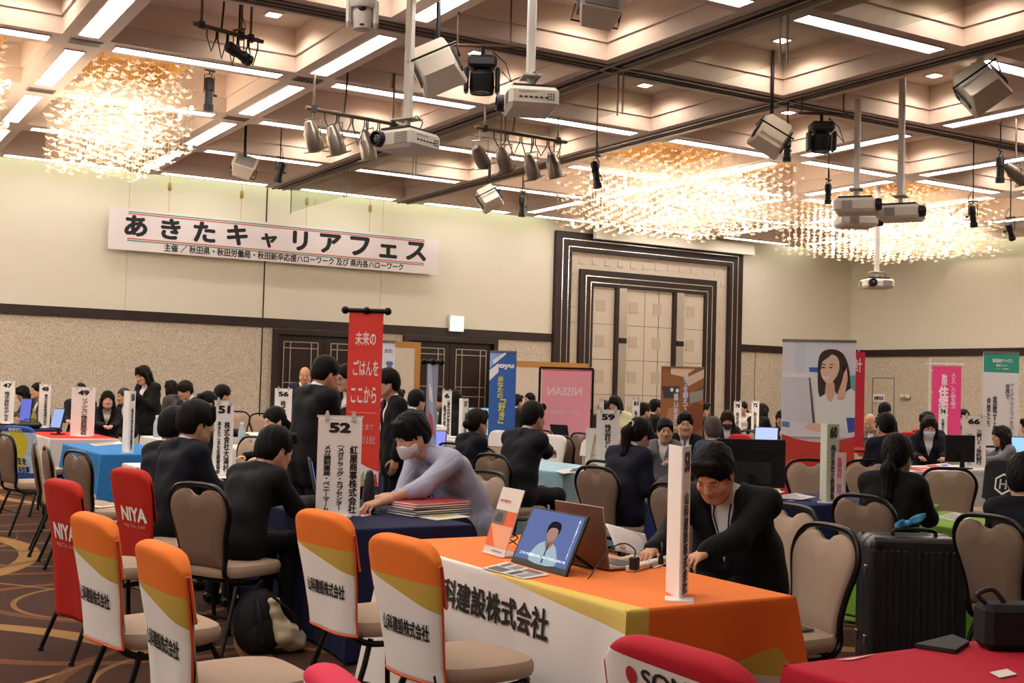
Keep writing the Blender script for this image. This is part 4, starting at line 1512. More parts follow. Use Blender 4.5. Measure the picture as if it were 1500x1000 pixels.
letters(m, '山科建設株式会社', abs(ya - yb_) * 1.0,   .125, INK, owest, bold=.03)
m.build('lettering', otab, smooth=False)

NAVY = cloth('navy', '1d2140')
tablecloth('dark navy tablecloth on the table with the number 52 sign', 2.60, 3.32, 5.89, 7.75, NAVY, NAVY, NAVY, seed=2)
PALEB = cloth('pale_white', 'cfcbc8')
STRIPE = printed('striped_cloth', 'cdc6bd', [('7d8a9c', [(1, 0, -1.25), (-1, 0, 1.33)]), ('a85c4a', [(1, 0, -1.36), (-1, 0, 1.44)]), ('59708c', [(1, 0, -1.5), (-1, 0, 1.62)]), ('b9a04e', [(1, 0, -1.66), (-1, 0, 1.70)]), ('7d8a9c', [(1, 0, -.5), (-1, 0, .6)]), ('a85c4a', [(1, 0, -.7), (-1, 0, .8)])])
tablecloth('pale striped cloth on the table with the number 51 sign', 2.60, 3.35, 9.2, 11.0, W_CLOTH, STRIPE, NAVY, seed=3)
BLUE = cloth('bright_blue', '2f78b8')
tablecloth('bright blue cloth on the table behind the red chair covers', 2.68, 3.50, 12.2, 14.1, BLUE, BLUE, BLUE, seed=4, zb=.2)
REDT = cloth('signal_red', 'd0322c')
tablecloth('white cloth with a red top under the number 49 sign', 2.75, 3.55, 15.2, 17.0, REDT, PALEB, PALEB, seed=5)
tablecloth('dark blue cloth on the farthest left table under the number 48 sign', 2.6, 3.35, 17.7, 19.2, NAVY, NAVY, NAVY, seed=6)
tablecloth('dark blue cloth on the table under the number 47 sign', 2.45, 3.05, 19.7, 21.6, NAVY, NAVY, NAVY, seed=7)
GREEN = cloth('lime_green', '7fae3c')
tablecloth('lime green cloth on the table in front of the ponytail woman at right', 6.02, 6.9, 3.9, 5.62, GREEN, GREEN, GREEN, seed=8)
NAVY2 = cloth('royal_navy', '242a5a')
tablecloth('navy cloth on the table with the number 60 sign', 5.35, 7.2, 6.20, 6.95, NAVY2, NAVY2, NAVY2, seed=9)
PBLUE = printed('pale_blue_print', '8fb6c4', [('b9c2b4', ('circle', 1.5, .30, .28)), ('4e7fb0', ('circle', .25, .62, .22)), ('a8c4bc', ('circle', .5, .15, .3))])
PBS = printed('pale_blue_end', '9dbcc4', [('b5bfb0', ('circle', .35, .30, .26)), ('3f6fa8', ('circle', .62, .66, .20)), ('8fb09c', ('circle', .75, .2, .25))])
tablecloth('pale blue printed cloth on the table where the suited man folds his hands', 6.1, 6.95, 9.2, 11.1, cloth('sky', '9fc3d4'), PBLUE, PBS, seed=10)
ROYAL = cloth('royal_blue', '2c3a86')
tablecloth('royal blue cloth on the table under the thin sign left of the bun woman', 6.1, 6.95, 11.75, 13.4, ROYAL, ROYAL, ROYAL, seed=11)
tablecloth('dark blue cloth on the table in front of the pink banner', 9.3, 10.1, 13.3, 14.9, ROYAL, ROYAL, ROYAL, seed=12)
REDW = printed('red_white_top', 'd5cfcb', [('c23a34', [(1, .5, -.8), (-1, -.5, 1.1)]), ('c23a34', [(1, -.4, -.3), (-1, .4, .5)])])
tablecloth('white cloth with red patterns on the table with the number 66 sign', 10.0, 11.95, 8.75, 9.5, REDW, PALEB, PALEB, seed=13)
tablecloth('pale cloth on the table under the number 56 sign', 5.5, 6.35, 15.6, 17.2, PALEB, PALEB, PALEB, seed=14)
tablecloth('pale cloth on the far table below the left of the blue banner', 7.95, 8.75, 15.8, 17.4, PALEB, PALEB, PALEB, seed=19)
RED2 = cloth('deep_red', 'b01c30')
tablecloth('deep red cloth on the table at the bottom right corner', 2.48, 3.55, .9, 2.58, RED2, RED2, RED2, seed=15)
tablecloth('pale cloth on the table left of the wooden photo banner', 10.3, 10.95, 13.9, 15.0, PALEB, PALEB, PALEB, seed=16)
tablecloth('pale cloth on the table under the small far signs right of the doorway', 13.6, 14.8, 14.6, 16.2, PALEB, PALEB, PALEB, seed=17)
tablecloth('white cloth on the table below the pink flag', 14.0, 14.9, 11.2, 12.0, PALEB, PALEB, PALEB, seed=18)


# ------------------------------------------------------------------ booth number signs
SIGNP = mat('sign_paper', 'f0ebe6', .7)
CLIPM = mat('clip_clear', 'c9c2ba', .25)


def face_cam(p, turn=0.0):
    """yaw that turns a local -Y face to the camera, then by 'turn' degrees (positive = its face turns to the right)"""
    return math.atan2(p[1] - _O.y, p[0] - _O.x) - PI / 2 + math.radians(turn)


SIGNS = []


def booth_sign(label, px, py, top_py, wpx, num, cols, z=.70, X=None, wedge=None, turn=0.0, clips=True, num_h=.17, full_w=None, tint=None):
    p = atZ(px, py, z) if X is None else atX(px, py, X)
    d = depth(p)
    h = abs(py - top_py) * d / FPX
    if X is not None:
        h = atX(px, top_py, X).z - .70; p.z = .70
    SIGNS.append((label, tuple(round(q, 2) for q in p)))
    root = thing('booth_sign', label, 'sign', p, 0, 'numbered booth signs')
    pm = tint or SIGNP
    if wedge is None:
        w = wpx * d / FPX / max(.3, math.cos(math.radians(turn)))
        yaw = face_cam(p, turn)
        R = Matrix.Rotation(yaw, 4, 'Z')
        m = MB(); m.box((0, 0, h / 2 + .004), (w, .006, h), pm, R); m.build('board', root, smooth=False)
        tw, tx = w, 0
        TR = R
    else:
        bl, tw_app, W = wedge            # apparent blank width px, apparent text width px, true panel width
        a1 = math.acos(min(1, bl * d / FPX / W)); a2 = math.acos(min(1, tw_app * d / FPX / W))
        y1 = face_cam(p, 0) - a1; y2 = face_cam(p, 0) + a2
        m = MB()
        m.box((-W / 2, 0, h / 2 + .004), (W, .005, h), pm, Matrix.Rotation(y1, 4, 'Z'))
        m.box((W / 2, 0, h / 2 + .004), (W, .005, h), pm, Matrix.Rotation(y2, 4, 'Z'))
        m.build('board', root, smooth=False)
        TR = Matrix.Rotation(y2, 4, 'Z')
        w = W; tx = W / 2
    m = MB(); m.box((0, 0, .003), (min(.26, w * .62), .10, .006), CLEAR, TR if wedge is None else Matrix.Rotation(face_cam(p, 0), 4, 'Z')); m.build('foot', root, smooth=False)
    t = MB()
    g = (lambda cx, cz: (lambda x, zz, e: tuple(TR @ Vector((tx + cx + x, -.0045 - e, cz + zz)))))
    nh = h * num_h * .62
    if num: letters(t, num, min(w * .62, nh * 1.05 * len(num)), nh, INK, g(0, h * (1 - .10)), bold=.06)
    for cx_, cw, y0_, y1_, s in cols:    # centre and width as parts of w, top and bottom as parts of h
        letters(t, vert(s), cw * w, (y0_ - y1_) * h, INK, g(cx_ * w, h * (y0_ + y1_) / 2), line=.95, bold=.035)
    t.build('lettering', root, smooth=False)
    if clips and wedge is None:
        m = MB(); m.box((0, .004, h + .008), (w * 1.06, .004, .012), CLIPM, TR); m.build('rail', root, smooth=False)
        for s in (-.3, .3):
            m = MB(); m.box((s * w, 0, h + .004), (.024, .022, .045), CLIPM, TR); m.box((s * w, -.004, h + .03), (.014, .01, .02), CLIPM, TR); m.build('clip', root, smooth=False)
    return root


booth_sign('large white sign with number 52 and three columns of characters on the navy table', 494, 756, 612, 64, '52',
           [(.33, .19, .72, .03, '紅屋商事株式会社'), (.03, .17, .72, .06, '（メガドラッグ・カブセンター'), (-.27, .17, .72, .03, 'メガ調剤薬局・ベニーマート）')])
booth_sign('white sign with number 51 between the two suited men', 325, 697, 589, 28, '51',
           [(.18, .30, .74, .06, '株式会社大潟村'), (-.22, .22, .74, .03, 'あきたこまち生産者協会')])
booth_sign('white sign with number 56 in front of the dark double door', 414, 615, 570, 25, '56', [(0, .32, .76, -.02, '株式会社ナイス')], X=5.9)
booth_sign('white sign with number 49 on the red topped table', 120, 639, 568, 33, '49', [(.06, .28, .78, .03, 'リコージャパン株式会社秋田支社')])
booth_sign('white sign with number 47 at the left edge', 9, 611, 558, 20, '47', [(0, .36, .76, .05, '株式会社キデセキ')], z=.70, X=2.9)
booth_sign('narrow white sign with number 48 beside the tea bottle', 64, 623, 563, 16, '48', [(.1, .3, .78, .05, '東日本旅客鉄道株式会社')], z=.70, X=3.2)
booth_sign('thin white folded sign standing on the bright blue table', 187, 663, 573, 17, '50', [(0, .45, .72, .04, '株式会社秋田銀行')], wedge=(8, 8, .20), num_h=.2)
booth_sign('thin white folded sign on the royal blue table left of the bun woman', 676, 661, 584, 14, '57', [(0, .4, .74, .04, '公立社会福祉法人')], wedge=(5, 8, .20))
booth_sign('tall thin white folded sign on the corner of the orange table', 995, 879, 656, 30, '53', [(0, .55, .70, .02, '山科建設株式会社')], wedge=(20, 12, .17), num_h=.22)
booth_sign('white sign with number 59 on the pale blue table', 889, 690, 602, 34, '59', [(.0, .30, .78, .02, '株式会社ドリームリンク')], z=.70)
booth_sign('pale greenish folded sign with number 60 on the navy table', 1210, 736, 622, 22, '60', [(0, .42, .74, .03, '株式会社小野建設')], wedge=(9, 17, .20), tint=mat('sign_paper_green', 'd3d6c4', .7), num_h=.24)
booth_sign('white sign with number 66 and two columns of characters', 1426, 684, 610, 33, '66', [(.22, .24, .74, .05, '三菱ＵＦＪ信託銀行'), (-.18, .24, .66, .05, '（ＳＯＭＰＯグループ）')])
booth_sign('small white sign below the left of the blue upright banner', 654, 610, 573, 14, '6', [(-.2, .3, .7, .05, '株式会社'), (.2, .3, .8, .05, '秋田放送')], X=8.5)
booth_sign('small far white sign left of the wooden photo banner', 931, 625, 584, 11, '61', [(0, .4, .74, .05, '株式会社三光')], X=10.6)
booth_sign('thin white sign right of the woman at the pink banner', 880, 634, 586, 7, '', [(0, .5, .8, .1, '株式会社')], X=9.8)
booth_sign('small far white sign in front of the wall, left one of two', 1080, 622, 589, 11, '78', [(0, .4, .72, .05, '株式会社山形')], X=14.0)
booth_sign('small far white sign in front of the wall, right one of two', 1106, 620, 588, 11, '72', [(0, .4, .72, .05, '秋田車体')], X=14.6)
booth_sign('small white sign in front of the pink flag', 1381, 634, 596, 12, '74', [(0, .36, .74, .03, '北東北住宅株式会社')], X=14.4)


# ------------------------------------------------------------------ upright banners: flat printed sheets on stands
def brighter(c):
    return '%02x%02x%02x' % tuple(min(250, int(int(c[i:i + 2], 16) * 1.09 + 6)) for i in (0, 2, 4))


class Panel:
    """a flat print; drawing is done in the pixel frame x0..x1, y0..y1 and laid out on the sheet in metres"""

    def __init__(self, name, label, cat, px, d=None, X=None, yaw_turn=0.0, base=None, thick=.006, color='dddddd', floor=True, yaw=None, group=None):
        self.x0, self.y0, self.x1, self.y1 = px
        cx = (self.x0 + self.x1) / 2
        top = atD(cx, self.y0, d) if d else atX(cx, self.y0, X)
        self.d = depth(top)
        q = self.d / FPX
        self.W = (self.x1 - self.x0) * q / max(.2, math.cos(math.radians(yaw_turn)))
        self.H = (self.y1 - self.y0) * q
        self.zb = top.z - self.H
        self.root = thing(name, label, cat, (top.x, top.y, 0), (face_cam(top, yaw_turn) if yaw is None else yaw), group)
        self.n = 0
        m = MB(); m.box((0, 0, self.zb + self.H / 2), (self.W, thick, self.H), mat(name + '_sheet_' + color, brighter(color), .6)); self.sheet = m.build('sheet', self.root, smooth=False)
        self.th = thick / 2

    def uv(self, x, y):
        return ((x - self.x0) / (self.x1 - self.x0) - .5) * self.W, self.zb + (1 - (y - self.y0) / (self.y1 - self.y0)) * self.H

    def clipx(self, x, y):
        return min(max(x, self.x0), self.x1), min(max(y, self.y0), self.y1)

    def poly(self, pts, color, smooth=0, name='print'):
        color = brighter(color)
        self.n += 1
        if smooth:
            pts = [(p.x, p.y) for p in sm_curve([(x, y, 0) for x, y in pts], smooth, True)]
        v = []
        for x, y in pts:
            a, b = self.uv(*self.clipx(x, y))
            v.append((a, -self.th - .0007 * self.n, b))
        m = MB(); m.add(v, [list(range(len(v)))], mat('print_' + color, color, .6)); return m.build(name, self.root, smooth=False)

    def ell(self, cx, cy, rx, ry, color, name='print', rot=0.0):
        c, s = math.cos(rot), math.sin(rot)
        return self.poly([(cx + rx * math.cos(a) * c - ry * math.sin(a) * s, cy + rx * math.cos(a) * s + ry * math.sin(a) * c) for a in np.linspace(0, 2 * PI, 24, endpoint=False)], color, 0, name)

    def text(self, body, x0, x1, y0, y1, color, line=1.0, bold=.03, flip=False, name='lettering'):
        self.n += 1
        a0, b1 = self.uv(x0, y0); a1, b0 = self.uv(x1, y1)
        m = MB()
        letters(m, body, abs(a1 - a0), abs(b1 - b0), mat('print_' + color, color, .6), lambda x, z, e: ((a0 + a1) / 2 + (-x if flip else x), -self.th - .0007 * self.n - e * .3, (b0 + b1) / 2 + z), line, bold)
        return m.build(name, self.root, smooth=False)

    def stand(self, style='roll'):
        m = MB(); q = self.W / 2
        if style == 'roll':
            m.box((0, .02, self.zb - .02), (self.W + .03, .10, .06), STEEL); m.box((0, 0, self.zb + self.H), (self.W + .01, .02, .025), STEEL)
            m.tube([(0, .03, self.zb), (0, .03, self.zb + self.H)], .012, STEEL, 8)
            m.box((0, .02, (self.zb - .05) / 2), (.06, .06, max(.02, self.zb - .05)), STEEL)
            m.box((0, .02, .012), (self.W * .8, .30, .024), STEEL)
        elif style == 'xbar':
            m.tube([(-q - .03, 0, self.zb + self.H), (q + .03, 0, self.zb + self.H)], .018, BLACKMETAL, 8)
            for s in (-1, 0, 1): m.ell((s * (q + .03), 0, self.zb + self.H), (.03, .03, .03), BLACKMETAL, 10)
            m.tube([(0, .04, 0), (0, .04, self.zb + self.H)], .012, BLACKMETAL, 8)
            for s in (-1, 1): m.tube([(0, .04, .3), (s * .35, .25, 0)], .01, BLACKMETAL, 6)
            m.tube([(-q, 0, self.zb), (q, 0, self.zb)], .010, BLACKMETAL, 8)
        elif style == 'frame':
            for s in (-1, 1):
                m.tube([(s * (q + .03), .02, 0), (s * (q + .03), .02, self.zb + self.H + .02)], .018, BLACKMETAL, 8)
                m.box((s * (q + .03), .02, .015), (.06, .5, .03), BLACKMETAL)
            m.tube([(-q - .03, .02, self.zb + self.H + .02), (q + .03, .02, self.zb + self.H + .02)], .018, BLACKMETAL, 8)
        elif style == 'flag':
            m.tube([(-q - .035, 0, 0), (-q - .035, 0, self.zb + self.H + .12)], .014, WHITEPLASTIC, 8)
            m.tube([(-q - .10, 0, self.zb + self.H + .03), (q + .05, 0, self.zb + self.H + .03)], .009, WHITEPLASTIC, 8)
            for k in range(4): m.box((-q - .02, 0, self.zb + self.H * (.1 + .28 * k)), (.05, .01, .03), WHITEPLASTIC)
            m.tube([(-q * .0, 0, self.zb + self.H), (0, 0, self.zb + self.H + .06)], .008, WHITEPLASTIC, 6)
            m.box((-q - .035, 0, .03), (.36, .36, .06), WHITEPLASTIC)
        m.build('stand', self.root)


# red banner beside the number 52 sign
b = Panel('upright_banner', 'tall red upright banner with three lines of white characters behind the number 52 sign', 'banner', (512, 455, 562, 712), d=8.95, color='d8392f')
b.text('未来の', 522, 552, 486, 506, 'f4ece6', bold=.02); b.text('ごはんを', 520, 557, 527, 550, 'f4ece6', bold=.02); b.text('ここから', 518, 555, 566, 590, 'f4ece6', bold=.02)
b.poly([(516, 603), (556, 604), (556, 605), (516, 604)], 'e89a8c')
b.text('医と食で', 528, 552, 620, 629, 'e8b0a4', bold=.02); b.text('し続ける会社', 528, 556, 637, 650, 'e8b0a4', bold=.02)
b.poly([(528, 674), (545, 683), (562, 690), (562, 712), (512, 712), (512, 690)], 'd9d4cc'); b.poly([(527, 712), (540, 688), (546, 712)], '9aa86c'); b.poly([(536, 712), (558, 692), (562, 712)], 'c9382e')
b.stand('xbar')
# white banner behind it
b = Panel('upright_banner', 'white upright banner with blue characters right behind the red banner', 'banner', (545, 500, 579, 640), d=12.5, color='d5d6dc')
b.text('食の安心', 564, 576, 510, 517, '5a6a90'); b.text('営\n業\n職', 566, 577, 528, 570, '3c5aa8', line=.95); b.stand('roll')
# tall thin fan shaped flag seen edge on
b = Panel('upright_banner', 'bluish upright banner seen almost edge on left of the thin sign', 'banner', (626, 530, 642, 668), d=10.8, color='8f93ac', yaw_turn=0)
b.root.rotation_euler[1] = 0
b.poly([(626, 530), (632, 530), (642, 660), (636, 668)], 'a9b4cc'); b.poly([(630, 600), (636, 610), (640, 640), (633, 630)], 'c9586a'); b.poly([(629, 560), (634, 570), (636, 590), (631, 585)], 'dfe3ea')
b.stand('xbar')
# blue banner
b = Panel('upright_banner', 'blue upright banner with white lettering and yellow vertical characters', 'banner', (718, 515, 757, 640), d=16.0, color='2f5ea8')
b.poly([(718, 517), (738, 517), (718, 540)], '8fb0dc'); b.poly([(722, 528), (740, 516), (742, 518), (724, 534)], 'e4e8f0'); b.poly([(718, 542), (731, 532), (731, 545), (718, 558)], 'dfe6f0')
b.text('oyu', 731, 754, 533, 541, 'f2f2f2', bold=.07)
b.text(vert('あなたの'), 730, 739, 551, 583, 'e6d84a', line=.95, bold=.04); b.text(vert('「好き」'), 732, 743, 584, 620, 'e6d84a', line=.95, bold=.05)
b.stand('roll')
# pink banner seen from behind
b = Panel('upright_banner', 'pink wide banner on a black frame with pale mirrored lettering', 'banner', (794, 541, 866, 640), d=18.2, color='d38a92')
b.poly([(794, 541), (866, 541), (866, 543), (794, 543)], 'b02c38')
b.text('NISSAN', 803, 853, 567, 579, 'ecd3d2', flip=True, bold=.02); b.text('日産プリンス秋田販売', 808, 850, 601, 607, 'e4bfc2', flip=True, bold=.02)
b.stand('frame')
# wooden interior photo banner
b = Panel('upright_banner', 'upright banner printed with a brown wooden interior and white vertical characters', 'banner', (969, 538, 1031, 650), d=17.6, color='8f5a36')
b.poly([(983, 538), (1020, 538), (1002, 552), (983, 548)], 'd8b896'); b.poly([(1005, 553), (1031, 540), (1031, 552), (1008, 566)], 'c9b49c'); b.poly([(1007, 582), (1031, 562), (1031, 568), (1010, 588)], '5c5650')
b.poly([(970, 566), (996, 566), (996, 582), (974, 584)], '3a3a3a'); b.ell(985, 571, 2.4, 3, 'e8d8c0'); b.ell(993, 572, 2.4, 3, 'e8d8c0')
b.poly([(1004, 600), (1020, 588), (1031, 592), (1031, 625), (1008, 640)], '7a4228'); b.poly([(980, 600), (996, 590), (1000, 640), (976, 640)], 'a87a54'); b.poly([(1010, 575), (1030, 570), (1030, 585), (1012, 590)], '8c8c84')
b.text(vert('想うを超えて'), 1001, 1009, 547, 600, 'd9dcea', line=.95, bold=.04); b.text(vert('想いを形に'), 988, 995, 576, 628, 'd9dcea', line=.95, bold=.04)
b.stand('roll')
# large photo banner: a smiling office woman with a headset
b = Panel('upright_banner', 'large upright banner printed with a smiling woman in a white blouse at a computer', 'banner', (1148, 499, 1252, 740), d=11.7, color='dcd8e2')
b.poly([(1149, 500), (1252, 500), (1252, 600), (1149, 600)], 'd9d6e4'); b.poly([(1166, 500), (1181, 500), (1181, 552), (1166, 552)], 'c9d0e4'); b.poly([(1181, 502), (1215, 502), (1215, 546), (1181, 540)], 'cfd6ea')
b.poly([(1186, 538), (1200, 538), (1200, 545), (1187, 545)], '3a62b4'); b.poly([(1149, 546), (1205, 548), (1205, 600), (1149, 600)], 'e2dfe8')
b.ell(1249, 560, 8, 12, '6fa6ac')
b.poly([(1199, 530), (1204, 516), (1216, 511), (1230, 514), (1239, 526), (1244, 548), (1245, 572), (1238, 582), (1228, 578), (1212, 560), (1208, 586), (1201, 578), (1199, 560)], '3c2a26', 4)
b.poly([(1190, 622), (1193, 596), (1202, 582), (1214, 576), (1232, 578), (1245, 568), (1252, 578), (1252, 632), (1190, 632)], 'e9e5ea', 3)
b.poly([(1212, 556), (1222, 560), (1223, 576), (1218, 588), (1211, 578)], 'd9a890', 3)
b.poly([(1202, 532), (1206, 522), (1216, 518), (1227, 524), (1229, 540), (1224, 553), (1215, 562), (1207, 556), (1203, 546)], 'e8bfa6', 4)
b.poly([(1199, 538), (1202, 524), (1210, 516), (1219, 517), (1212, 524), (1205, 530), (1203, 542)], '3c2a26', 3)
b.poly([(1205, 549), (1211, 552), (1216, 549), (1213, 554), (1208, 554)], 'f4e6e0', 3)
for ex in (1207, 1217): b.ell(ex, 538, 2.6, 1.0, '2c2020')
for ex in (1207, 1218): b.ell(ex, 533.5, 3.4, .7, '4a342c')
b.poly([(1233, 558), (1236, 544), (1239, 538), (1241, 552), (1240, 562), (1236, 580), (1226, 582)], 'e0b49c', 3)
b.ell(1236, 539, 2.4, 4, '17161a')
b.poly([(1149, 553), (1187, 553), (1194, 621), (1149, 625)], 'cfccd6'); b.poly([(1186, 553), (1188, 553), (1196, 620), (1193, 621)], '4c4a58')
b.poly([(1149, 616), (1252, 628), (1252, 640), (1149, 640)], 'd9d6e0'); b.poly([(1149, 618), (1160, 619), (1160, 627), (1149, 626)], '5b7ab8'); b.poly([(1182, 625), (1195, 619), (1206, 622), (1205, 631), (1190, 630)], 'e0b49c', 3)
b.poly([(1240, 610), (1252, 610), (1252, 630), (1243, 632)], '3b56a8')
b.poly([(1149, 637)] + [(1149 + 103 * t, 637 + 10 * math.sin(PI * t)) for t in np.linspace(0, 1, 16)] + [(1252, 740), (1149, 740)], 'c23a30')
b.stand('roll')
# dark red flag just behind it
b = Panel('nobori_flag', 'dark red tall flag with a white character just right of the large photo banner', 'flag', (1249, 515, 1267, 660), d=14.3, color='b01f30')
b.text('計', 1252, 1263, 524, 545, 'e9d8d4', bold=.02); b.stand('flag')
# pink flag
b = Panel('nobori_flag', 'bright pink tall flag with white vertical characters near the right wall', 'flag', (1367, 536, 1407, 650), d=18.5, color='d23a76')
b.text(vert('秋田'), 1380, 1388, 548, 564, 'f6e4ea', line=.95, bold=.05); b.text(vert('住宅祭'), 1376, 1390, 565, 616, 'f6e4ea', line=.92, bold=.06); b.text(vert('人と人、人と街を結ぶ'), 1393, 1400, 546, 598, 'f0d4de', line=.95, bold=.02)
b.stand('flag')
# green topped white banner
b = Panel('upright_banner', 'white upright banner with a green top at the far right', 'banner', (1442, 516, 1491, 668), d=16.5, color='d9d3d2')
b.poly([(1443, 517), (1491, 518), (1491, 546), (1443, 545)], '2f8f7c'); b.text('株式会社クイックス', 1455, 1482, 525, 531, 'eef2ee', bold=.05); b.text('秋田センター', 1460, 1476, 533, 537, 'eef2ee'); b.text('グリーン事業部', 1460, 1477, 539, 541, 'dfe8e4')
b.text(vert('アイデアでミライをひらく'), 1479, 1485, 562, 642, '6a6468', line=.95, bold=.01); b.text(vert('世界で'), 1473, 1479, 562, 584, '5c5658', line=.95); b.text(vert('挑戦する'), 1456, 1462, 580, 630, '4a4446', line=.95); b.text(vert('仲間たち'), 1448, 1453, 582, 625, '4a4446', line=.95)
b.stand('roll')
# small pink flag on the navy table
p = atD(1229, 727, 8.7); p.z = .70
root = thing('table_flag', 'small pink table flag on a white stand beside the number 60 sign', 'flag', p, face_cam(p))
hgt = 74 * 8.7 / FPX; wdt = 14 * 8.7 / FPX
m = MB(); m.box((0, 0, hgt * .52), (wdt, .003, hgt * .92), mat('pale_pink_flag', 'e6b6c0', .7)); m.build('sheet', root, smooth=False)
m = MB(); letters(m, vert('金銀会社'), wdt * .5, hgt * .42, mat('print_pink', 'c2607c', .7), lambda x, z, e: (x, -.003 - e, hgt * .70 + z), .95, .04); letters(m, vert('採用'), wdt * .5, hgt * .2, mat('print_violet', '8a86b4', .7), lambda x, z, e: (x, -.003 - e, hgt * .28 + z), .95, .04); m.build('lettering', root, smooth=False)
m = MB(); m.tube([(wdt * .6, 0, 0), (wdt * .6, 0, hgt)], .004, WHITEPLASTIC, 6); m.tube([(-wdt * .5, 0, hgt * .99), (wdt * .7, 0, hgt * .99)], .003, WHITEPLASTIC, 6); m.lathe([(.05, 0), (.05, .012), (.01, .02)], WHITEPLASTIC, 14, Matrix.Translation((wdt * .6, 0, 0))); m.build('stand', root)

# wood framed partition boards standing by the back wall
def board(label, px0, px1, py0, Y):
    a, c = atY(px0, py0, Y), atY(px1, py0, Y)
    w = c.x - a.x; z = (a.z + c.z) / 2
    root = thing('partition_board', label, 'partition board', (a.x + w / 2, Y, 0), 0, 'wood framed partition boards')
    m = MB()
    m.box((0, 0, z - .06), (w, .05, .12), mat('orange_wood', 'b07a36', .5)); m.box((w / 2 - .06, 0, z / 2), (.12, .05, z - .24), mat('orange_wood', 'b07a36', .5)); m.box((-w / 2 + .06, 0, z / 2), (.12, .05, z - .24), mat('orange_wood', 'b07a36', .5)); m.box((0, 0, .06), (w, .05, .12), mat('orange_wood', 'b07a36', .5))
    m.build('frame', root, smooth=False)
    m = MB(); m.box((0, 0, z / 2), (w - .23, .03, z - .23), mat('board_fabric', 'cdbfae', .8)); m.build('panel', root, smooth=False)


board('wood framed beige partition board between the two dark doors', 562, 616, 500, 21.6)
board('wood framed beige partition board left of the great doorway, behind the pink banner', 740, 861, 530, 21.7)


# ------------------------------------------------------------------ things on the nearest table
ZT1 = .702


def flat_sheet(name, label, cat, corners, z, color, prints=(), thick=.002, group=None):
    """a sheet lying on a table: corners are pixels on the table plane, prints are (u0, v0, u1, v1, colour)"""
    P = [atZ(x, y, z) for x, y in corners]
    c = sum(P, Vector()) / 4
    root = thing(name, label, cat, c, 0, group)
    L = [p - c for p in P]
    m = MB(); v = [tuple(p) for p in L] + [tuple(p + Vector((0, 0, thick))) for p in L]
    m.add(v, [(3, 2, 1, 0), (4, 5, 6, 7), (0, 1, 5, 4), (1, 2, 6, 5), (2, 3, 7, 6), (3, 0, 4, 7)], mat('sheet_' + color, color, .7)); m.build('sheet', root, smooth=False)
    if prints:
        m = MB()
        bl = lambda u, w: L[0] * (1 - u) * (1 - w) + L[1] * u * (1 - w) + L[2] * u * w + L[3] * (1 - u) * w + Vector((0, 0, thick + .0008))
        for k, (u0, v0, u1, v1, cl) in enumerate(prints):
            m.add([bl(u0, v0), bl(u1, v0), bl(u1, v1), bl(u0, v1)], [(0, 1, 2, 3)], mat('sheet_' + cl, cl, .7))
        m.build('print', root, smooth=False)
    return root


def text_lines(n, col='6a6664', seed=0):
    r = random.Random(seed)
    return [(.08, .1 + .8 * k / n, .08 + r.uniform(.5, .84), .1 + .8 * k / n + .35 / n, col) for k in range(n)]


flat_sheet('newspaper', 'black and white printed sheet lying before the portable monitor', 'paper', [(706, 832), (742, 823), (806, 842), (768, 848)], .7025, 'd9d4cc',
           [(.05, .08, .45, .45, '5c5a58'), (.5, .1, .95, .22, '6f6c6a'), (.5, .3, .95, .48, '8c8884'), (.05, .55, .6, .68, '4a4846'), (.65, .55, .95, .9, '6f6c6a'), (.05, .75, .6, .92, '95918c')])


def leaning_panel(name, label, cat, bl, br, z, hgt, lean, thick, body, group=None):
    """a panel standing on its lower edge (pixels bl, br on plane z) and leaning back"""
    A, B_ = atZ(*bl, z), atZ(*br, z)
    w = (B_ - A).length
    yaw = math.atan2(B_.y - A.y, B_.x - A.x)
    root = thing(name, label, cat, (A + B_) / 2, yaw, group)
    M = Matrix.Rotation(-math.radians(lean), 4, 'X')
    m = MB(); m.box((0, thick / 2, hgt / 2), (w, thick, hgt), body, M); m.build('panel', root, smooth=False)
    return root, w, M


SCREEN = emit('screen_blue', '6673a6', .85)
pm_root, pw, PM = leaning_panel('portable_monitor', 'black portable monitor leaning on the orange table, showing a man in a pale jacket', 'monitor', (748, 822), (828, 844), .703, .262, 24, .010, BLACKPLASTIC)
ph = .262


def pm_pt(u, v, l): return PM @ Vector(((u - .5) * pw, -.001 - .0006 * l, v * ph))


m = MB(); m.add([pm_pt(.03, .10, 0), pm_pt(.97, .10, 0), pm_pt(.97, .97, 0), pm_pt(.03, .97, 0)], [(0, 1, 2, 3)], SCREEN); scr = m.build('screen', pm_root, smooth=False)


def pm_poly(pts, mt, l, sm=0):
    if sm: pts = [(p.x, p.y) for p in sm_curve([(x, y, 0) for x, y in pts], sm, True)]
    m = MB(); m.add([pm_pt(u, v, l) for u, v in pts], [list(range(len(pts)))], mt); m.build('screen_picture', pm_root, smooth=False)


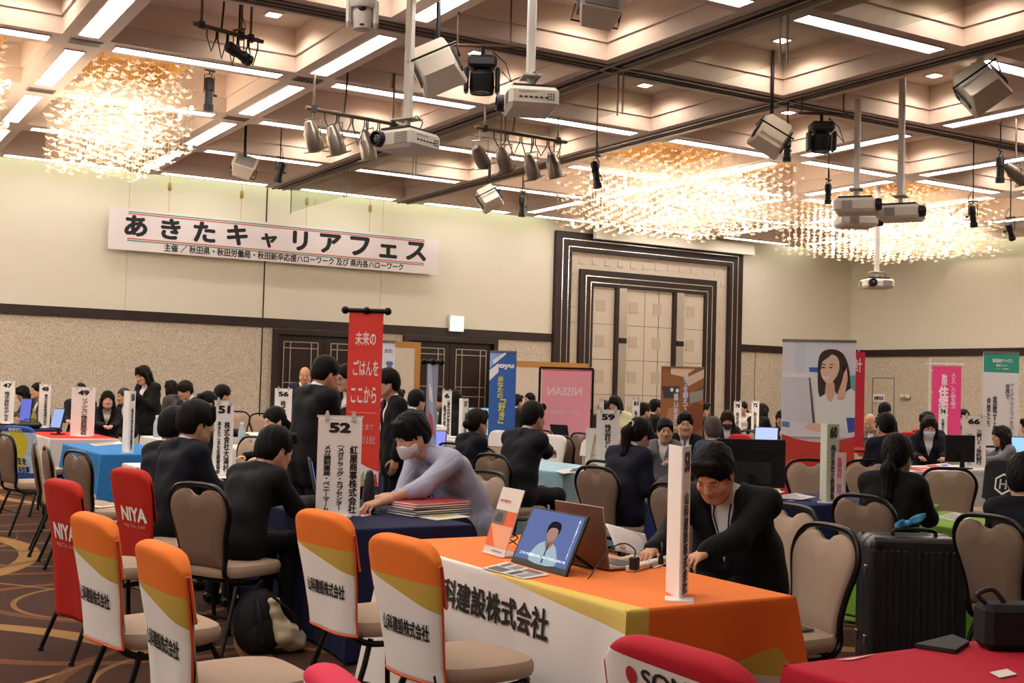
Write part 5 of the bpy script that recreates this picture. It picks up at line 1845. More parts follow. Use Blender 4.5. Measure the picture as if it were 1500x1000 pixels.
pm_poly([(.30, .10), (.33, .34), (.42, .44), (.50, .47), (.60, .45), (.70, .36), (.76, .10)], emit('scr_jacket', 'a9bcc4', .85), 1, 3)
pm_poly([(.47, .44), (.54, .30), (.61, .44), (.58, .52), (.50, .52)], emit('scr_skin2', 'a8786a', .7), 2)
pm_poly([(.455, .62), (.47, .52), (.54, .475), (.61, .52), (.625, .63), (.60, .72), (.48, .72)], emit('scr_skin', 'b58a78', .8), 3, 3)
pm_poly([(.44, .60), (.43, .72), (.47, .80), (.55, .82), (.63, .79), (.66, .70), (.64, .60), (.62, .68), (.56, .71), (.48, .69)], emit('scr_hair', '2c2a34', .5), 4, 3)
pm_poly([(.525, .10), (.535, .44), (.55, .44), (.55, .10)], emit('scr_dark', '3a3e4c', .5), 4)
m = MB(); letters(m, 'こういう道路だよね、なんてたのしみたいな', pw * .82, .013, emit('scr_text', 'f2f4f8', 1.1), lambda x, z, e: tuple(pm_pt(.52 + x / pw, .20 + z / ph, 5)), bold=.04)
letters(m, vert('進んだ道がうつくしくなり'), .010, ph * .66, emit('scr_text', 'f2f4f8', 1.1), lambda x, z, e: tuple(pm_pt(.92 + x / pw, .58 + z / ph, 5)), .95, .03); m.build('caption', pm_root, smooth=False)
m = MB(); m.tube([PM @ Vector((pw * .25, .012, ph * .45)), Vector((pw * .25, .21, .006)), Vector((-pw * .25, .21, .006)), PM @ Vector((-pw * .25, .012, ph * .45))], .006, BLACKMETAL, 6); m.build('kickstand', pm_root)

# laptop with its lid towards us
LIDM = mat('laptop_lid', '8f7464', .35, .6)
q0 = atZ(888, 836, .703)
root = thing('laptop', 'bronze laptop with its lid turned to us behind the portable monitor', 'laptop', (q0.x, q0.y + .16, .702), math.radians(-86))
Ml = Matrix.Rotation(math.radians(18), 4, 'X')
m = MB(); m.box((0, .125, .008), (.34, .24, .016), LIDM, bev=.006); m.build('base', root)
m = MB(); m.box((0, .0, .14), (.34, .008, .27), LIDM, Matrix.Rotation(math.radians(9), 4, 'X'), bev=.003); m.build('lid', root)
m = MB(); m.box((0, .008, .142), (.32, .002, .24), mat('dark_screen', '1a1c22', .2), Matrix.Rotation(math.radians(9), 4, 'X')); m.build('screen', root, smooth=False)
m = MB(); m.box((0, .13, .0175), (.29, .11, .002), DARKGREY); m.build('keyboard', root, smooth=False)

# leaflet on a stand
lf, lw, LM = leaning_panel('leaflet', 'tall orange and white leaflet standing beside the portable monitor', 'leaflet', (707, 808), (738, 817), .703, .315, 18, .004, mat('leaflet_white', 'ddd4cc', .6))
lp = lambda u, v, l: LM @ Vector(((u - .5) * lw, -.0008 - .0006 * l, v * .315))
for k, (pts, cl, nm) in enumerate([([(0, .44), (1, .44), (1, .66), (0, .66)], 'e0673a', 'orange_band'), ([(0, .12), (1, .12), (1, .44), (0, .44)], 'e8a882', 'pale_print'), ([(0, .44), (.45, .12), (0, .12)], 'de6a3c', 'orange_wedge'), ([(.0, .45), (.55, .45), (.55, .66), (.0, .66)], '6f6a68', 'photo'), ([(.08, .52), (.2, .62), (.42, .62), (.46, .48), (.1, .48)], '4a4848', 'photo_detail')]):
    m = MB(); m.add([lp(u, v, k) for u, v in pts], [list(range(len(pts)))], mat('leaf_' + cl, cl, .6)); m.build(nm, lf, smooth=False)
m = MB(); letters(m, '採用案内', lw * .5, .012, mat('leaf_red', 'd8704c', .6), lambda x, z, e: tuple(lp(.35 + x / lw, .80 + z / .315, 6)), bold=.03); letters(m, '山科建設株式会社', lw * .5, .007, INK, lambda x, z, e: tuple(lp(.62 + x / lw, .06 + z / .315, 6)), bold=.03); m.build('lettering', lf, smooth=False)
m = MB(); m.box((0, .05, .003), (lw * .9, .12, .006), CLEAR); m.build('foot', lf, smooth=False)
# power strip, adapter and cables
a_, b_ = atZ(922, 838, .70), atZ(988, 820, .70)
ang = math.atan2(b_.y - a_.y, b_.x - a_.x)
root = thing('power_strip', 'cream power strip on the orange table left of the tall sign', 'power strip', (a_ + b_) / 2, ang)
L_ = (b_ - a_).length
m = MB(); m.box((0, 0, .014), (L_, .042, .026), WHITEPLASTIC, bev=.005); m.build('body', root, angle=25)
m = MB()
for k in range(4):
    for s in (-.006, .006): m.box((-L_ * .35 + L_ * .23 * k, s, .0275), (.012, .003, .001), DARKGREY)
m.build('sockets', root, smooth=False)
p = atZ(929, 835, .728); root = thing('power_adapter', 'black plug adapter standing on the power strip', 'adapter', p, ang)
m = MB(); m.box((0, 0, .028), (.036, .036, .054), BLACKPLASTIC, bev=.005); m.build('block', root, angle=25)
m = MB(); m.tube(sm_curve([(0, 0, .055), (0, 0, .085), (-.03, .03, .11), (-.10, .05, .10), (-.17, .07, .05), (-.22, .10, -.02)], 6), .003, BLACKPLASTIC, 6); m.build('cable', root)
p = atZ(968, 826, .728); root = thing('plug', 'small black plug on the power strip next to the tall sign', 'plug', p, ang)
m = MB(); m.lathe([(.012, 0), (.012, .02), (.006, .045)], BLACKPLASTIC, 10); m.build('body', root); m = MB(); m.tube(sm_curve([(0, 0, .045), (.01, 0, .07), (.05, .02, .085), (.10, .03, .06)], 5), .003, BLACKPLASTIC, 6); m.build('cable', root)
p = atZ(744, 800, .705); root = thing('cable', 'coil of black cable between the leaflet and the portable monitor', 'cable', p)
m = MB(); m.tube(sm_curve([(.05 * math.cos(a) * (1 - a / 60), .05 * math.sin(a), .006 + .06 * abs(math.sin(a / 2.3))) for a in np.linspace(0, 14, 26)], 3), .0032, BLACKPLASTIC, 6); m.build('coil', root)
p = atZ(870, 825, .705); root = thing('cable', 'tangle of black cable between the portable monitor and the laptop', 'cable', p)
m = MB(); m.tube(sm_curve([(-.06, .04, .06), (-.02, .01, .09), (.04, -.01, .06), (.02, .06, .03), (-.05, .08, .05), (-.02, -.02, .02), (.06, .0, .004)], 6), .003, BLACKPLASTIC, 6); m.build('loop', root)
flat_sheet('folder', 'yellow and white folder of papers behind the bronze laptop', 'folder', [(895, 822), (930, 812), (965, 822), (925, 832)], .7025, 'd9d2c4', [(.1, .15, .6, .6, 'c9b648'), (.2, .3, .5, .5, '8f8a3c')], .006)
flat_sheet('paper', 'white paper lying behind the power strip', 'paper', [(935, 826), (965, 815), (988, 820), (960, 832)], .703, 'd9d2cc', text_lines(6), .002)
# sheet lifted off the table in the big man's hand
root = thing('paper', 'sheet with coloured print held up in the big man\'s hand', 'paper', (3.42, 4.72, .72))
P = [atD(885, 766, 5.55), atD(945, 782, 5.65), atD(952, 818, 5.55), atD(902, 806, 5.45)]
c = Vector((3.42, 4.72, .72))
m = MB()
bl = lambda u, v: (P[0] * (1 - u) * (1 - v) + P[1] * u * (1 - v) + P[2] * u * v + P[3] * (1 - u) * v) - c
m.sheet(lambda u, v: bl(u, v) + Vector((0, -.015 * math.sin(PI * u), .012 * math.sin(PI * v))), 10, 8, PAPER); o = m.build('sheet', root); _s2 = o.modifiers.new('t', 'SOLIDIFY'); _s2.thickness = .001
m = MB()
for k in range(9):
    u0, v0 = .12 + .09 * (k % 2), .10 + .06 * k
    m.add([bl(.45, v0) + Vector((-.002, -.008, .012)), bl(.9, v0) + Vector((-.002, -.008, .012)), bl(.9, v0 + .02) + Vector((-.002, -.008, .012)), bl(.45, v0 + .02) + Vector((-.002, -.008, .012))], [(0, 1, 2, 3)], mat('grey_print', 'a39e9a', .7))
for k in range(3):
    m.add([bl(.12 + .26 * k, .72) + Vector((-.002, -.012, .008)), bl(.30 + .26 * k, .72) + Vector((-.002, -.012, .008)), bl(.30 + .26 * k, .9) + Vector((-.002, -.012, .008)), bl(.12 + .26 * k, .9) + Vector((-.002, -.012, .008))], [(0, 1, 2, 3)], mat('salmon_print', 'd0a08c', .7))
m.build('print', root, smooth=False)

# ------------------------------------------------------------------ things on the other tables
flat_sheet('paper', 'white leaflet on the near right end of the navy table', 'paper', [(604, 756), (650, 750), (690, 757), (640, 762)], .7025, 'd6d0c6', [(.3, .3, .8, .7, 'c2b24a')])
def stack(label, cx, cy, z, n, colors, rz, w=.30, d=.22, t=.012, name='folder', cat='folder', group=None):
    p = atZ(cx, cy, z)
    for k in range(n):
        root = thing(name, label + ', %s from the bottom' % ORD[k] if n > 1 else label, cat, (p.x + .006 * (k % 3), p.y + .008 * (k % 2), z + t * k), rz + .03 * ((k * 7) % 3 - 1), group)
        m = MB(); m.box((0, 0, t / 2), (w, d, t * .92), mat('folder_' + colors[k % len(colors)], colors[k % len(colors)], .5), bev=.002); m.build('cover', root, smooth=False)
        m = MB(); m.box((-.004, 0, t / 2), (w - .004, d + .002, t * .5), PAPER); m.build('pages', root, smooth=False)


stack('folder in the stack on the navy table by the masked man', 628, 752, .7025, 6, ['3a4450', '48505c', '2c3440', 'a3242c', 'b02a32', 'a3242c'], math.radians(12), .42, .26, .013, group='stacked folders on the navy table')
p = atZ(452, 722, .70); root = thing('laptop', 'dark laptop with a bright blue screen left of the number 52 sign', 'laptop', (p.x + .05, p.y, .702), math.radians(72))
m = MB(); m.box((0, -.12, .008), (.33, .23, .016), DARKGREY, bev=.005); m.build('base', root)
Mq = Matrix.Rotation(math.radians(-12), 4, 'X')
m = MB(); m.box((0, 0, .125), (.33, .008, .235), DARKGREY, Mq); m.build('lid', root, smooth=False)
m = MB(); m.box((0, -.006, .127), (.31, .002, .20), emit('screen_white_blue', '7f8ff0', 1.3), Mq); m.build('screen', root, smooth=False)
flat_sheet('paper', 'white paper beside the number 52 sign near the black suited man', 'paper', [(428, 738), (452, 733), (462, 741), (432, 746)], .7025, 'd4cdc8', text_lines(5))
flat_sheet('paper', 'pink edged paper right of the foot of the number 52 sign', 'paper', [(527, 752), (536, 750), (542, 755), (529, 757)], .7025, 'd79aa0')
p = atD(541, 700, 7.9)
root = thing('bottle', 'black bottle standing on the navy table by the masked man\'s hands', 'bottle', (atX(541, 715, 3.0).x, atX(541, 715, 3.0).y, .702))
m = MB(); m.lathe([(.028, 0), (.033, .01), (.033, .19), (.026, .20), (.026, .225), (.018, .235)], BLACKPLASTIC, 18); m.build('body', root); m = MB(); m.lathe([(.02, .226), (.021, .24), (.012, .25)], DARKGREY, 14); m.build('cap', root)

def monitor(label, px, py, z, w, h, yaw, lean, mt, X=None, back=False):
    p = atZ(px, py, z) if X is None else atX(px, py, X)
    p.z = z
    root = thing('monitor', label, 'monitor', p, yaw)
    M = Matrix.Translation((0, 0, .07)) @ Matrix.Rotation(math.radians(-lean), 4, 'X')
    m = MB(); m.box((0, .012, h / 2), (w, .024, h), BLACKPLASTIC, M, bev=.006); m.build('housing', root, angle=25)
    m = MB(); m.box((0, -.002, h / 2 + .004), (w - .02, .004, h - .03), mt, M); m.build('screen', root, smooth=False)
    m = MB(); m.box((0, .05, .006), (w * .5, .16, .012), BLACKPLASTIC); m.box((0, .06, .09), (.05, .02, .17), BLACKPLASTIC); m.build('stand', root, smooth=False)
    return root


PALE_SCR = emit('screen_pale', 'a9b8e4', 1.2)
VIO = emit('screen_violet', '6a70c8', 1.0)
monitor('tilted monitor with a pale blue screen on the red topped table', 80, 636, .705, .20, .27, face_cam((3.2, 15.8), -50), 14, emit('screen_light', '9fb0e0', 1.0))
monitor('dark monitor with a violet edge beside the number 47 sign', 36, 612, .705, .30, .34, face_cam((3.2, 19.9), -62), 4, VIO, X=2.95)
p = atX(1098, 722, 6.35); tv = monitor('big black television with its back to us on the navy table', 1098, 722, .70, .52, .36, math.radians(150), 0, mat('dark_screen', '1a1c22', .2), X=6.2)
m = MB()
for k in range(3): m.box((0, .026, .36 + .02 * k), (.44, .004, .006), DARKGREY)
m.box((0, .03, .18), (.30, .02, .16), DARKGREY); m.build('back_shell', tv, smooth=False)
p = atX(1122, 648, 11.9)
root = thing('laptop', 'open laptop with a pale blue screen behind the black television', 'laptop', (p.x, p.y, .702 + max(0, p.z - .72)), face_cam(p, -8))
def laptop_parts(root, mt, w=.33, lean=-14):
    M = Matrix.Rotation(math.radians(lean), 4, 'X')
    m = MB(); m.box((0, -.12, .008), (w, .23, .016), DARKGREY, bev=.005); m.build('base', root)
    m = MB(); m.box((0, 0, .125), (w, .008, .235), BLACKPLASTIC, M); m.build('lid', root, smooth=False)
    m = MB(); m.box((0, -.006, .127), (w - .02, .002, .21), mt, M); m.build('screen', root, smooth=False)


laptop_parts(root, PALE_SCR)
tablecloth('pale cloth on the table carrying the laptop with the pale screen', p.x - .35, p.x + .35, p.y - .3, p.y + .35, PALEB, PALEB, PALEB, z=max(.70, p.z - .02), seed=21)
p = atX(634, 658, 6.5); p.z = .702
root = thing('laptop', 'open laptop with a vivid blue screen left of the thin sign', 'laptop', p, face_cam(p, -15)); laptop_parts(root, emit('screen_vivid', '7a7cf0', 1.4), .30)
p = atX(596, 600, 9.0)
p = atX(706, 607, 8.3); p.z = .702
monitor('pale screen between the thin sign and the bun woman', 708, 612, .705, .42, .40, face_cam(p, 10), 4, emit('screen_cyan', '9fc4d0', .9), X=8.3)
tablecloth('pale cloth on the table under the pale screen by the bun woman', 8.0, 8.65, 14.3, 15.4, PALEB, PALEB, PALEB, seed=31)
p = atX(822, 625, 9.75); root = thing('laptop', 'dark laptop on the table of the woman at the pink banner', 'laptop', (9.75, p.y, .702), face_cam(p, 140)); laptop_parts(root, PALE_SCR, .33)
monitor('black monitor with its back to us left of the number 66 sign', 1405, 672, .705, .36, .30, math.radians(160), 0, mat('dark_screen', '1a1c22', .2), X=11.2)
monitor('glowing monitor at the right edge behind the green topped banner', 1490, 660, .705, .40, .26, face_cam((12.5, 9.0), -20), 4, emit('screen_sky', '8fc0f0', 1.2), X=12.95)
tablecloth('white cloth on the table under the glowing monitor at the right edge', 12.75, 13.5, 7.9, 8.6, PALEB, PALEB, PALEB, seed=22)


def bottle(label, px, py, X, body, cap, z=.702, s=1.0):
    p = atX(px, py, X); p.z = z
    root = thing('bottle', label, 'bottle', p)
    m = MB(); m.lathe([(.028 * s, 0), (.032 * s, .01), (.032 * s, .13 * s), (.014 * s, .185 * s), (.014 * s, .20 * s)], body, 14); m.build('body', root)
    m = MB(); m.lathe([(.0155 * s, .196 * s), (.0155 * s, .215 * s)], cap, 12); m.build('cap', root)


bottle('green tea bottle beside the number 48 sign', 49, 618, 3.05, mat('tea_bottle', '8a8a3c', .2), mat('cap_green', 'b8b49a', .5), s=1.25)
bottle('clear water bottle on the table right of the number 51 sign', 355, 612, 4.5, mat('water_bottle', 'b4c0c8', .1), mat('cap_white', 'dcdcdc', .5), s=1.3)
bottle('clear bottle beside the standing woman on the left', 230, 615, 4.1, mat('water_bottle', 'b4c0c8', .1), mat('cap_white', 'dcdcdc', .5), s=1.3)
tablecloth('pale cloth on the table right of the number 51 sign', 4.35, 5.05, 12.6, 14.0, PALEB, PALEB, PALEB, seed=23)
tablecloth('pale cloth on the table beside the standing woman on the left', 4.0, 4.6, 15.0, 16.0, PALEB, PALEB, PALEB, seed=24)
p = atX(55, 632, 2.95); root = thing('bag', 'small black case on the dark table left of the tilted monitor', 'case', (2.95, 17.9, .702))
m = MB(); m.box((0, 0, .05), (.32, .16, .10), BLACKPLASTIC, bev=.04); m.build('body', root, angle=25); m = MB(); m.tube([(-.08, 0, .10), (-.06, 0, .13), (.06, 0, .13), (.08, 0, .10)], .008, BLACKPLASTIC, 6); m.build('handle', root)
flat_sheet('paper', 'pale papers lying on the bright blue table', 'paper', [(130, 650), (175, 646), (180, 650), (140, 653)], .7025, 'd4cdb8', text_lines(4))
flat_sheet('paper', 'white papers on the pale blue table before the folded hands', 'paper', [(812, 690), (848, 683), (862, 689), (825, 694)], .7025, 'd6d4d0', [(.55, .2, .95, .8, '3d5a9c')])
p = atZ(842, 690, .708); root = thing('pen', 'dark pen lying on the papers of the pale blue table', 'pen', p, .3); m = MB(); m.cyl((-.07, 0, .005), (.07, 0, .005), .005, BLACKPLASTIC, 8); m.build('barrel', root); m = MB(); m.cyl((.07, 0, .005), (.085, 0, .005), .005, CHROME, 8, .001); m.build('tip', root)
for k, (x0, x1) in enumerate(((857, 884), (897, 921))):
    a_ = atX((x0 + x1) / 2, 690, 6.75 if k == 0 else 6.9); a_.z = .702
    root = thing('easel_board', 'white board on a small wooden easel, %s of the number 59 sign' % ('left' if k == 0 else 'right'), 'board', a_, face_cam(a_, 0), 'white easel boards')
    q = depth(a_) / FPX
    m = MB(); m.box((0, 0, 30 * q), ((x1 - x0) * q, .008, 58 * q), WHITEPLASTIC); m.build('board', root, smooth=False)
    m = MB(); m.tube([(0, -.012, 50 * q), (-.05, -.03, .003)], .007, mat('pale_wood', 'b4935e', .6), 6); m.tube([(0, -.012, 50 * q), (.05, -.03, .003)], .007, mat('pale_wood', 'b4935e', .6), 6); m.tube([(-.03, -.024, 20 * q), (.03, -.024, 20 * q)], .006, mat('pale_wood', 'b4935e', .6), 6); m.build('easel', root)
flat_sheet('paper', 'white papers on the navy table left of the number 60 sign', 'paper', [(1128, 728), (1165, 722), (1195, 728), (1160, 734)], .7025, 'cfccd4', text_lines(5))
flat_sheet('paper', 'white paper on the navy table before the black television', 'paper', [(1108, 722), (1130, 717), (1150, 720), (1126, 726)], .7025, 'cfccd4')
p = Vector((6.33, 6.72, .702)); root = thing('box', 'small yellow box on the navy table under the television', 'box', p, .4); m = MB(); m.box((0, 0, .02), (.07, .05, .04), mat('yellow_box', 'a8924a', .6), bev=.004); m.build('carton', root, smooth=False); m = MB(); m.box((0, 0, .041), (.05, .03, .002), PAPER); m.build('flap', root, smooth=False)
p = atX(1140, 740, 6.3); root = thing('cable', 'black cable curving over the navy table from the television', 'cable', (6.15, 6.5, .705)); m = MB(); m.tube(sm_curve([(-.35, .30, .01), (-.10, .18, .03), (.05, .0, .01), (.25, -.1, .004)], 8), .005, BLACKPLASTIC, 6); m.build('cord', root)
flat_sheet('paper', 'white papers on the lime green table', 'paper', [(1372, 757), (1398, 750), (1426, 758), (1400, 764)], .7025, 'd4d0c8', text_lines(5))
flat_sheet('paper', 'red and white brochures on the table left of the number 66 sign', 'paper', [(1350, 682), (1385, 678), (1400, 683), (1365, 688)], .7025, 'd6cfcc', [(.1, .1, .5, .9, 'b8302c'), (.6, .3, .9, .7, '5a78b0')])
p = atZ(1368, 748, .702); root = thing('pen', 'lime pen case on the green table beside the ponytail woman', 'pen case', p, .5); m = MB(); m.cyl((-.1, 0, .02), (.1, 0, .02), .02, GREEN, 10); m.build('case', root); m = MB(); m.cyl((.1, 0, .02), (.115, 0, .02), .012, GREEN, 8); m.build('tip', root)

# paper and brown leaflets left on seats
for k, (px, py, z, lab) in enumerate(((155, 740, .487, 'printed leaflets on the seat behind the red chair cover'), (1198, 948, .487, 'white paper and a grey folder on the seat of the empty chair by the suitcase'))):
    p = atZ(px, py, z)
    if k == 0: p = Vector((2.12, 9.45, z))
    if k == 1: p = Vector((3.64, 3.86, z))
    root = thing('paper', lab, 'paper', p, .5 + k)
    m = MB(); m.box((0, 0, .003), (.30, .21, .006), PAPER if k == 0 else mat('grey_folder', '55575c', .6)); m.build('sheet', root, smooth=False)
    m = MB(); m.box((.03, .02, .0075), (.22, .15, .002), mat('leaf_brown', 'a8845c', .6) if k == 0 else PAPER); m.build('top_sheet', root, smooth=False)

# ------------------------------------------------------------------ suitcase, bags and the red table's things
SUIT = mat('suitcase_shell', '232427', .34, .0, .5)
A = atD(1270, 790, 6.15)
root = thing('suitcase', 'large black ribbed suitcase with a blue ribbon tied to its handle', 'suitcase', (5.08, 4.36, 0), math.radians(-32))
SW, SD, SH = .50, .30, .70
def rr_outline(w, h, r, n=6):
    o = []
    for cx, cz, a0 in ((w / 2 - r, h - r, 0), (-w / 2 + r, h - r, PI / 2), (-w / 2 + r, r, PI), (w / 2 - r, r, 1.5 * PI)):
        for k in range(n + 1):
            a = a0 + PI / 2 * k / n
            o.append((cx + r * math.cos(a), cz + r * math.sin(a)))
    return o
for s, nm in ((-1, 'front_shell'), (1, 'back_shell')):
    m = MB()
    out = rr_outline(SW, SH, .07); n = len(out)
    lay = [(0.006, 1.0), (SD / 2 - .05, 1.0), (SD / 2 - .02, .985), (SD / 2, .93)]
    vs = []
    for y, f in lay:
        for x, z in out: vs.append((x * f, s * y, SH / 2 + (z - SH / 2) * f + .055))
    fs = []
    for i in range(len(lay) - 1):
        for k in range(n):
            q = (i * n + k, i * n + (k + 1) % n, (i + 1) * n + (k + 1) % n, (i + 1) * n + k)
            fs.append(q if s < 0 else q[::-1])
    fs.append([(len(lay) - 1) * n + k for k in range(n)][::s if s > 0 else 1])
    fs.append(list(range(n)))
    m.add(vs, fs, SUIT)
    sh = m.build(nm, root)
    m = MB()
    for k in range(11):
        x = -SW / 2 + .075 + k * (SW - .15) / 10
        m.box((x, s * (SD / 2 + .001), SH / 2 + .055), (.017, .012, SH - .13), SUIT, bev=.005)
    m.build('ribs', sh, smooth=False)
    m = MB()
    for cx in (-1, 1):
        for cz in (0, 1):
            m.box((cx * (SW / 2 - .045), s * (SD / 2 - .025), .055 + (.045 if cz == 0 else SH - .045)), (.085, .05, .085), mat('corner_guard', '26272b', .3, spec=.6), bev=.022)
    m.build('corner_guards', sh)
m = MB(); m.prism([(x * 1.006, .055 + SH / 2 + (z - SH / 2) * 1.006) for x, z in rr_outline(SW, SH, .07)], -.007, .007, mat('zip_grey', '3c3c40', .4, .3)); m.build('zip_seam', root)
m = MB()
for y in (-.05, .05):
    for z in (.22, .58): m.box((-SW / 2 - .004, y * 1.6, z), (.014, .035, .05), STEEL, bev=.004)
m.build('side_studs', root, smooth=False)
m = MB(); m.tube(sm_curve([(-.11, -.05, SH + .055), (-.09, -.05, SH + .085), (.09, -.05, SH + .085), (.11, -.05, SH + .055)], 5), .011, BLACKPLASTIC, 8); hd = m.build('carry_handle', root)
for x in (-.19, .19):
    for y in (-.10, .10):
        m = MB(); m.cyl((x, y - .018, .028), (x, y + .018, .028), .028, BLACKPLASTIC, 14); m.box((x, y, .055), (.03, .03, .03), BLACKPLASTIC); m.build('wheel', root)
RIB = mat('blue_ribbon', '4a9cc4', .7)
ro = thing('ribbon', 'light blue ribbon knotted on the handle of the black suitcase', 'ribbon', (5.08, 4.36, SH + .12), math.radians(-32))
m = MB(); m.ell((-.03, -.05, .0), (.02, .02, .018), RIB, 12); m.build('knot', ro)
for sx, dx, dz in ((1, .09, .045), (-1, -.07, -.012)):
    m = MB(); m.sheet(lambda u, v, sx=sx, dx=dx, dz=dz: (-.03 + dx * u, -.05 + .012 * math.sin(u * 6), dz * u + (v - .5) * (.02 + .028 * math.sin(PI * u)) ), 8, 4, RIB); o = m.build('ribbon_end', ro); _t = o.modifiers.new('t', 'SOLIDIFY'); _t.thickness = .004

# bags under the black suited man's chair
BAGB = mat('black_bag_fabric', '121214', .85)
p = atZ(385, 962, 0)
root = thing('backpack', 'black backpack slumped on the carpet under the suited man\'s chair', 'bag', (p.x, p.y + .1, 0), math.radians(20))
m = MB(); m.ell((0, 0, .17), (.15, .11, .18), BAGB, 20); m.ell((0, -.05, .12), (.12, .08, .11), BAGB, 16); m.build('body', root)
m = MB(); m.tube(sm_curve([(-.06, -.06, .30), (-.09, -.12, .22), (-.07, -.13, .08)], 6), .012, BAGB, 6); m.tube(sm_curve([(-.03, 0, .33), (0, -.02, .39), (.03, 0, .33)], 5), .009, BAGB, 6); m.build('strap', root)
TOTE = mat('cream_canvas', 'cfc4a6', .85)
p = atZ(408, 955, .02)
root = thing('tote_bag', 'cream canvas tote bag drooping beside the black backpack', 'bag', (p.x, p.y, 0), math.radians(25))
TOTE_AT = root
m = MB(); m.tube(sm_curve([(-.08, -.02, .33), (-.02, -.08, .26), (.05, -.09, .18), (.12, -.04, .13)], 6), .009, BAGB, 6); m.build('strap', root)

p = atZ(1425, 945, .702)
root = thing('bag', 'black box shaped bag standing at the back of the deep red table', 'bag', (3.30, 2.44, .702), math.radians(-28))
m = MB(); m.box((0, 0, .07), (.20, .12, .14), BAGB, bev=.02); m.build('body', root, angle=25)
m = MB(); m.tube(sm_curve([(-.08, .0, .138), (-.11, -.01, .165), (-.06, 0, .18), (-.02, .0, .138)], 6), .008, DARKGREY, 6); m.build('handle', root)
flat_sheet('clipboard', 'flat black clipboard on the back edge of the deep red table', 'clipboard', [(1340, 948), (1395, 934), (1420, 944), (1400, 957)], .7025, '1d1d20', [(.1, .8, .9, .95, '2c2c30')], .012)
flat_sheet('paper', 'white card lying on the far edge of the deep red table', 'paper', [(1225, 967), (1262, 962), (1283, 958), (1250, 966)], .7025, 'd8cdc9')
flat_sheet('paper', 'small white papers half hidden at the right of the clipboard', 'paper', [(1450, 985), (1475, 980), (1490, 988), (1465, 993)], .7025, 'd8cdc9')

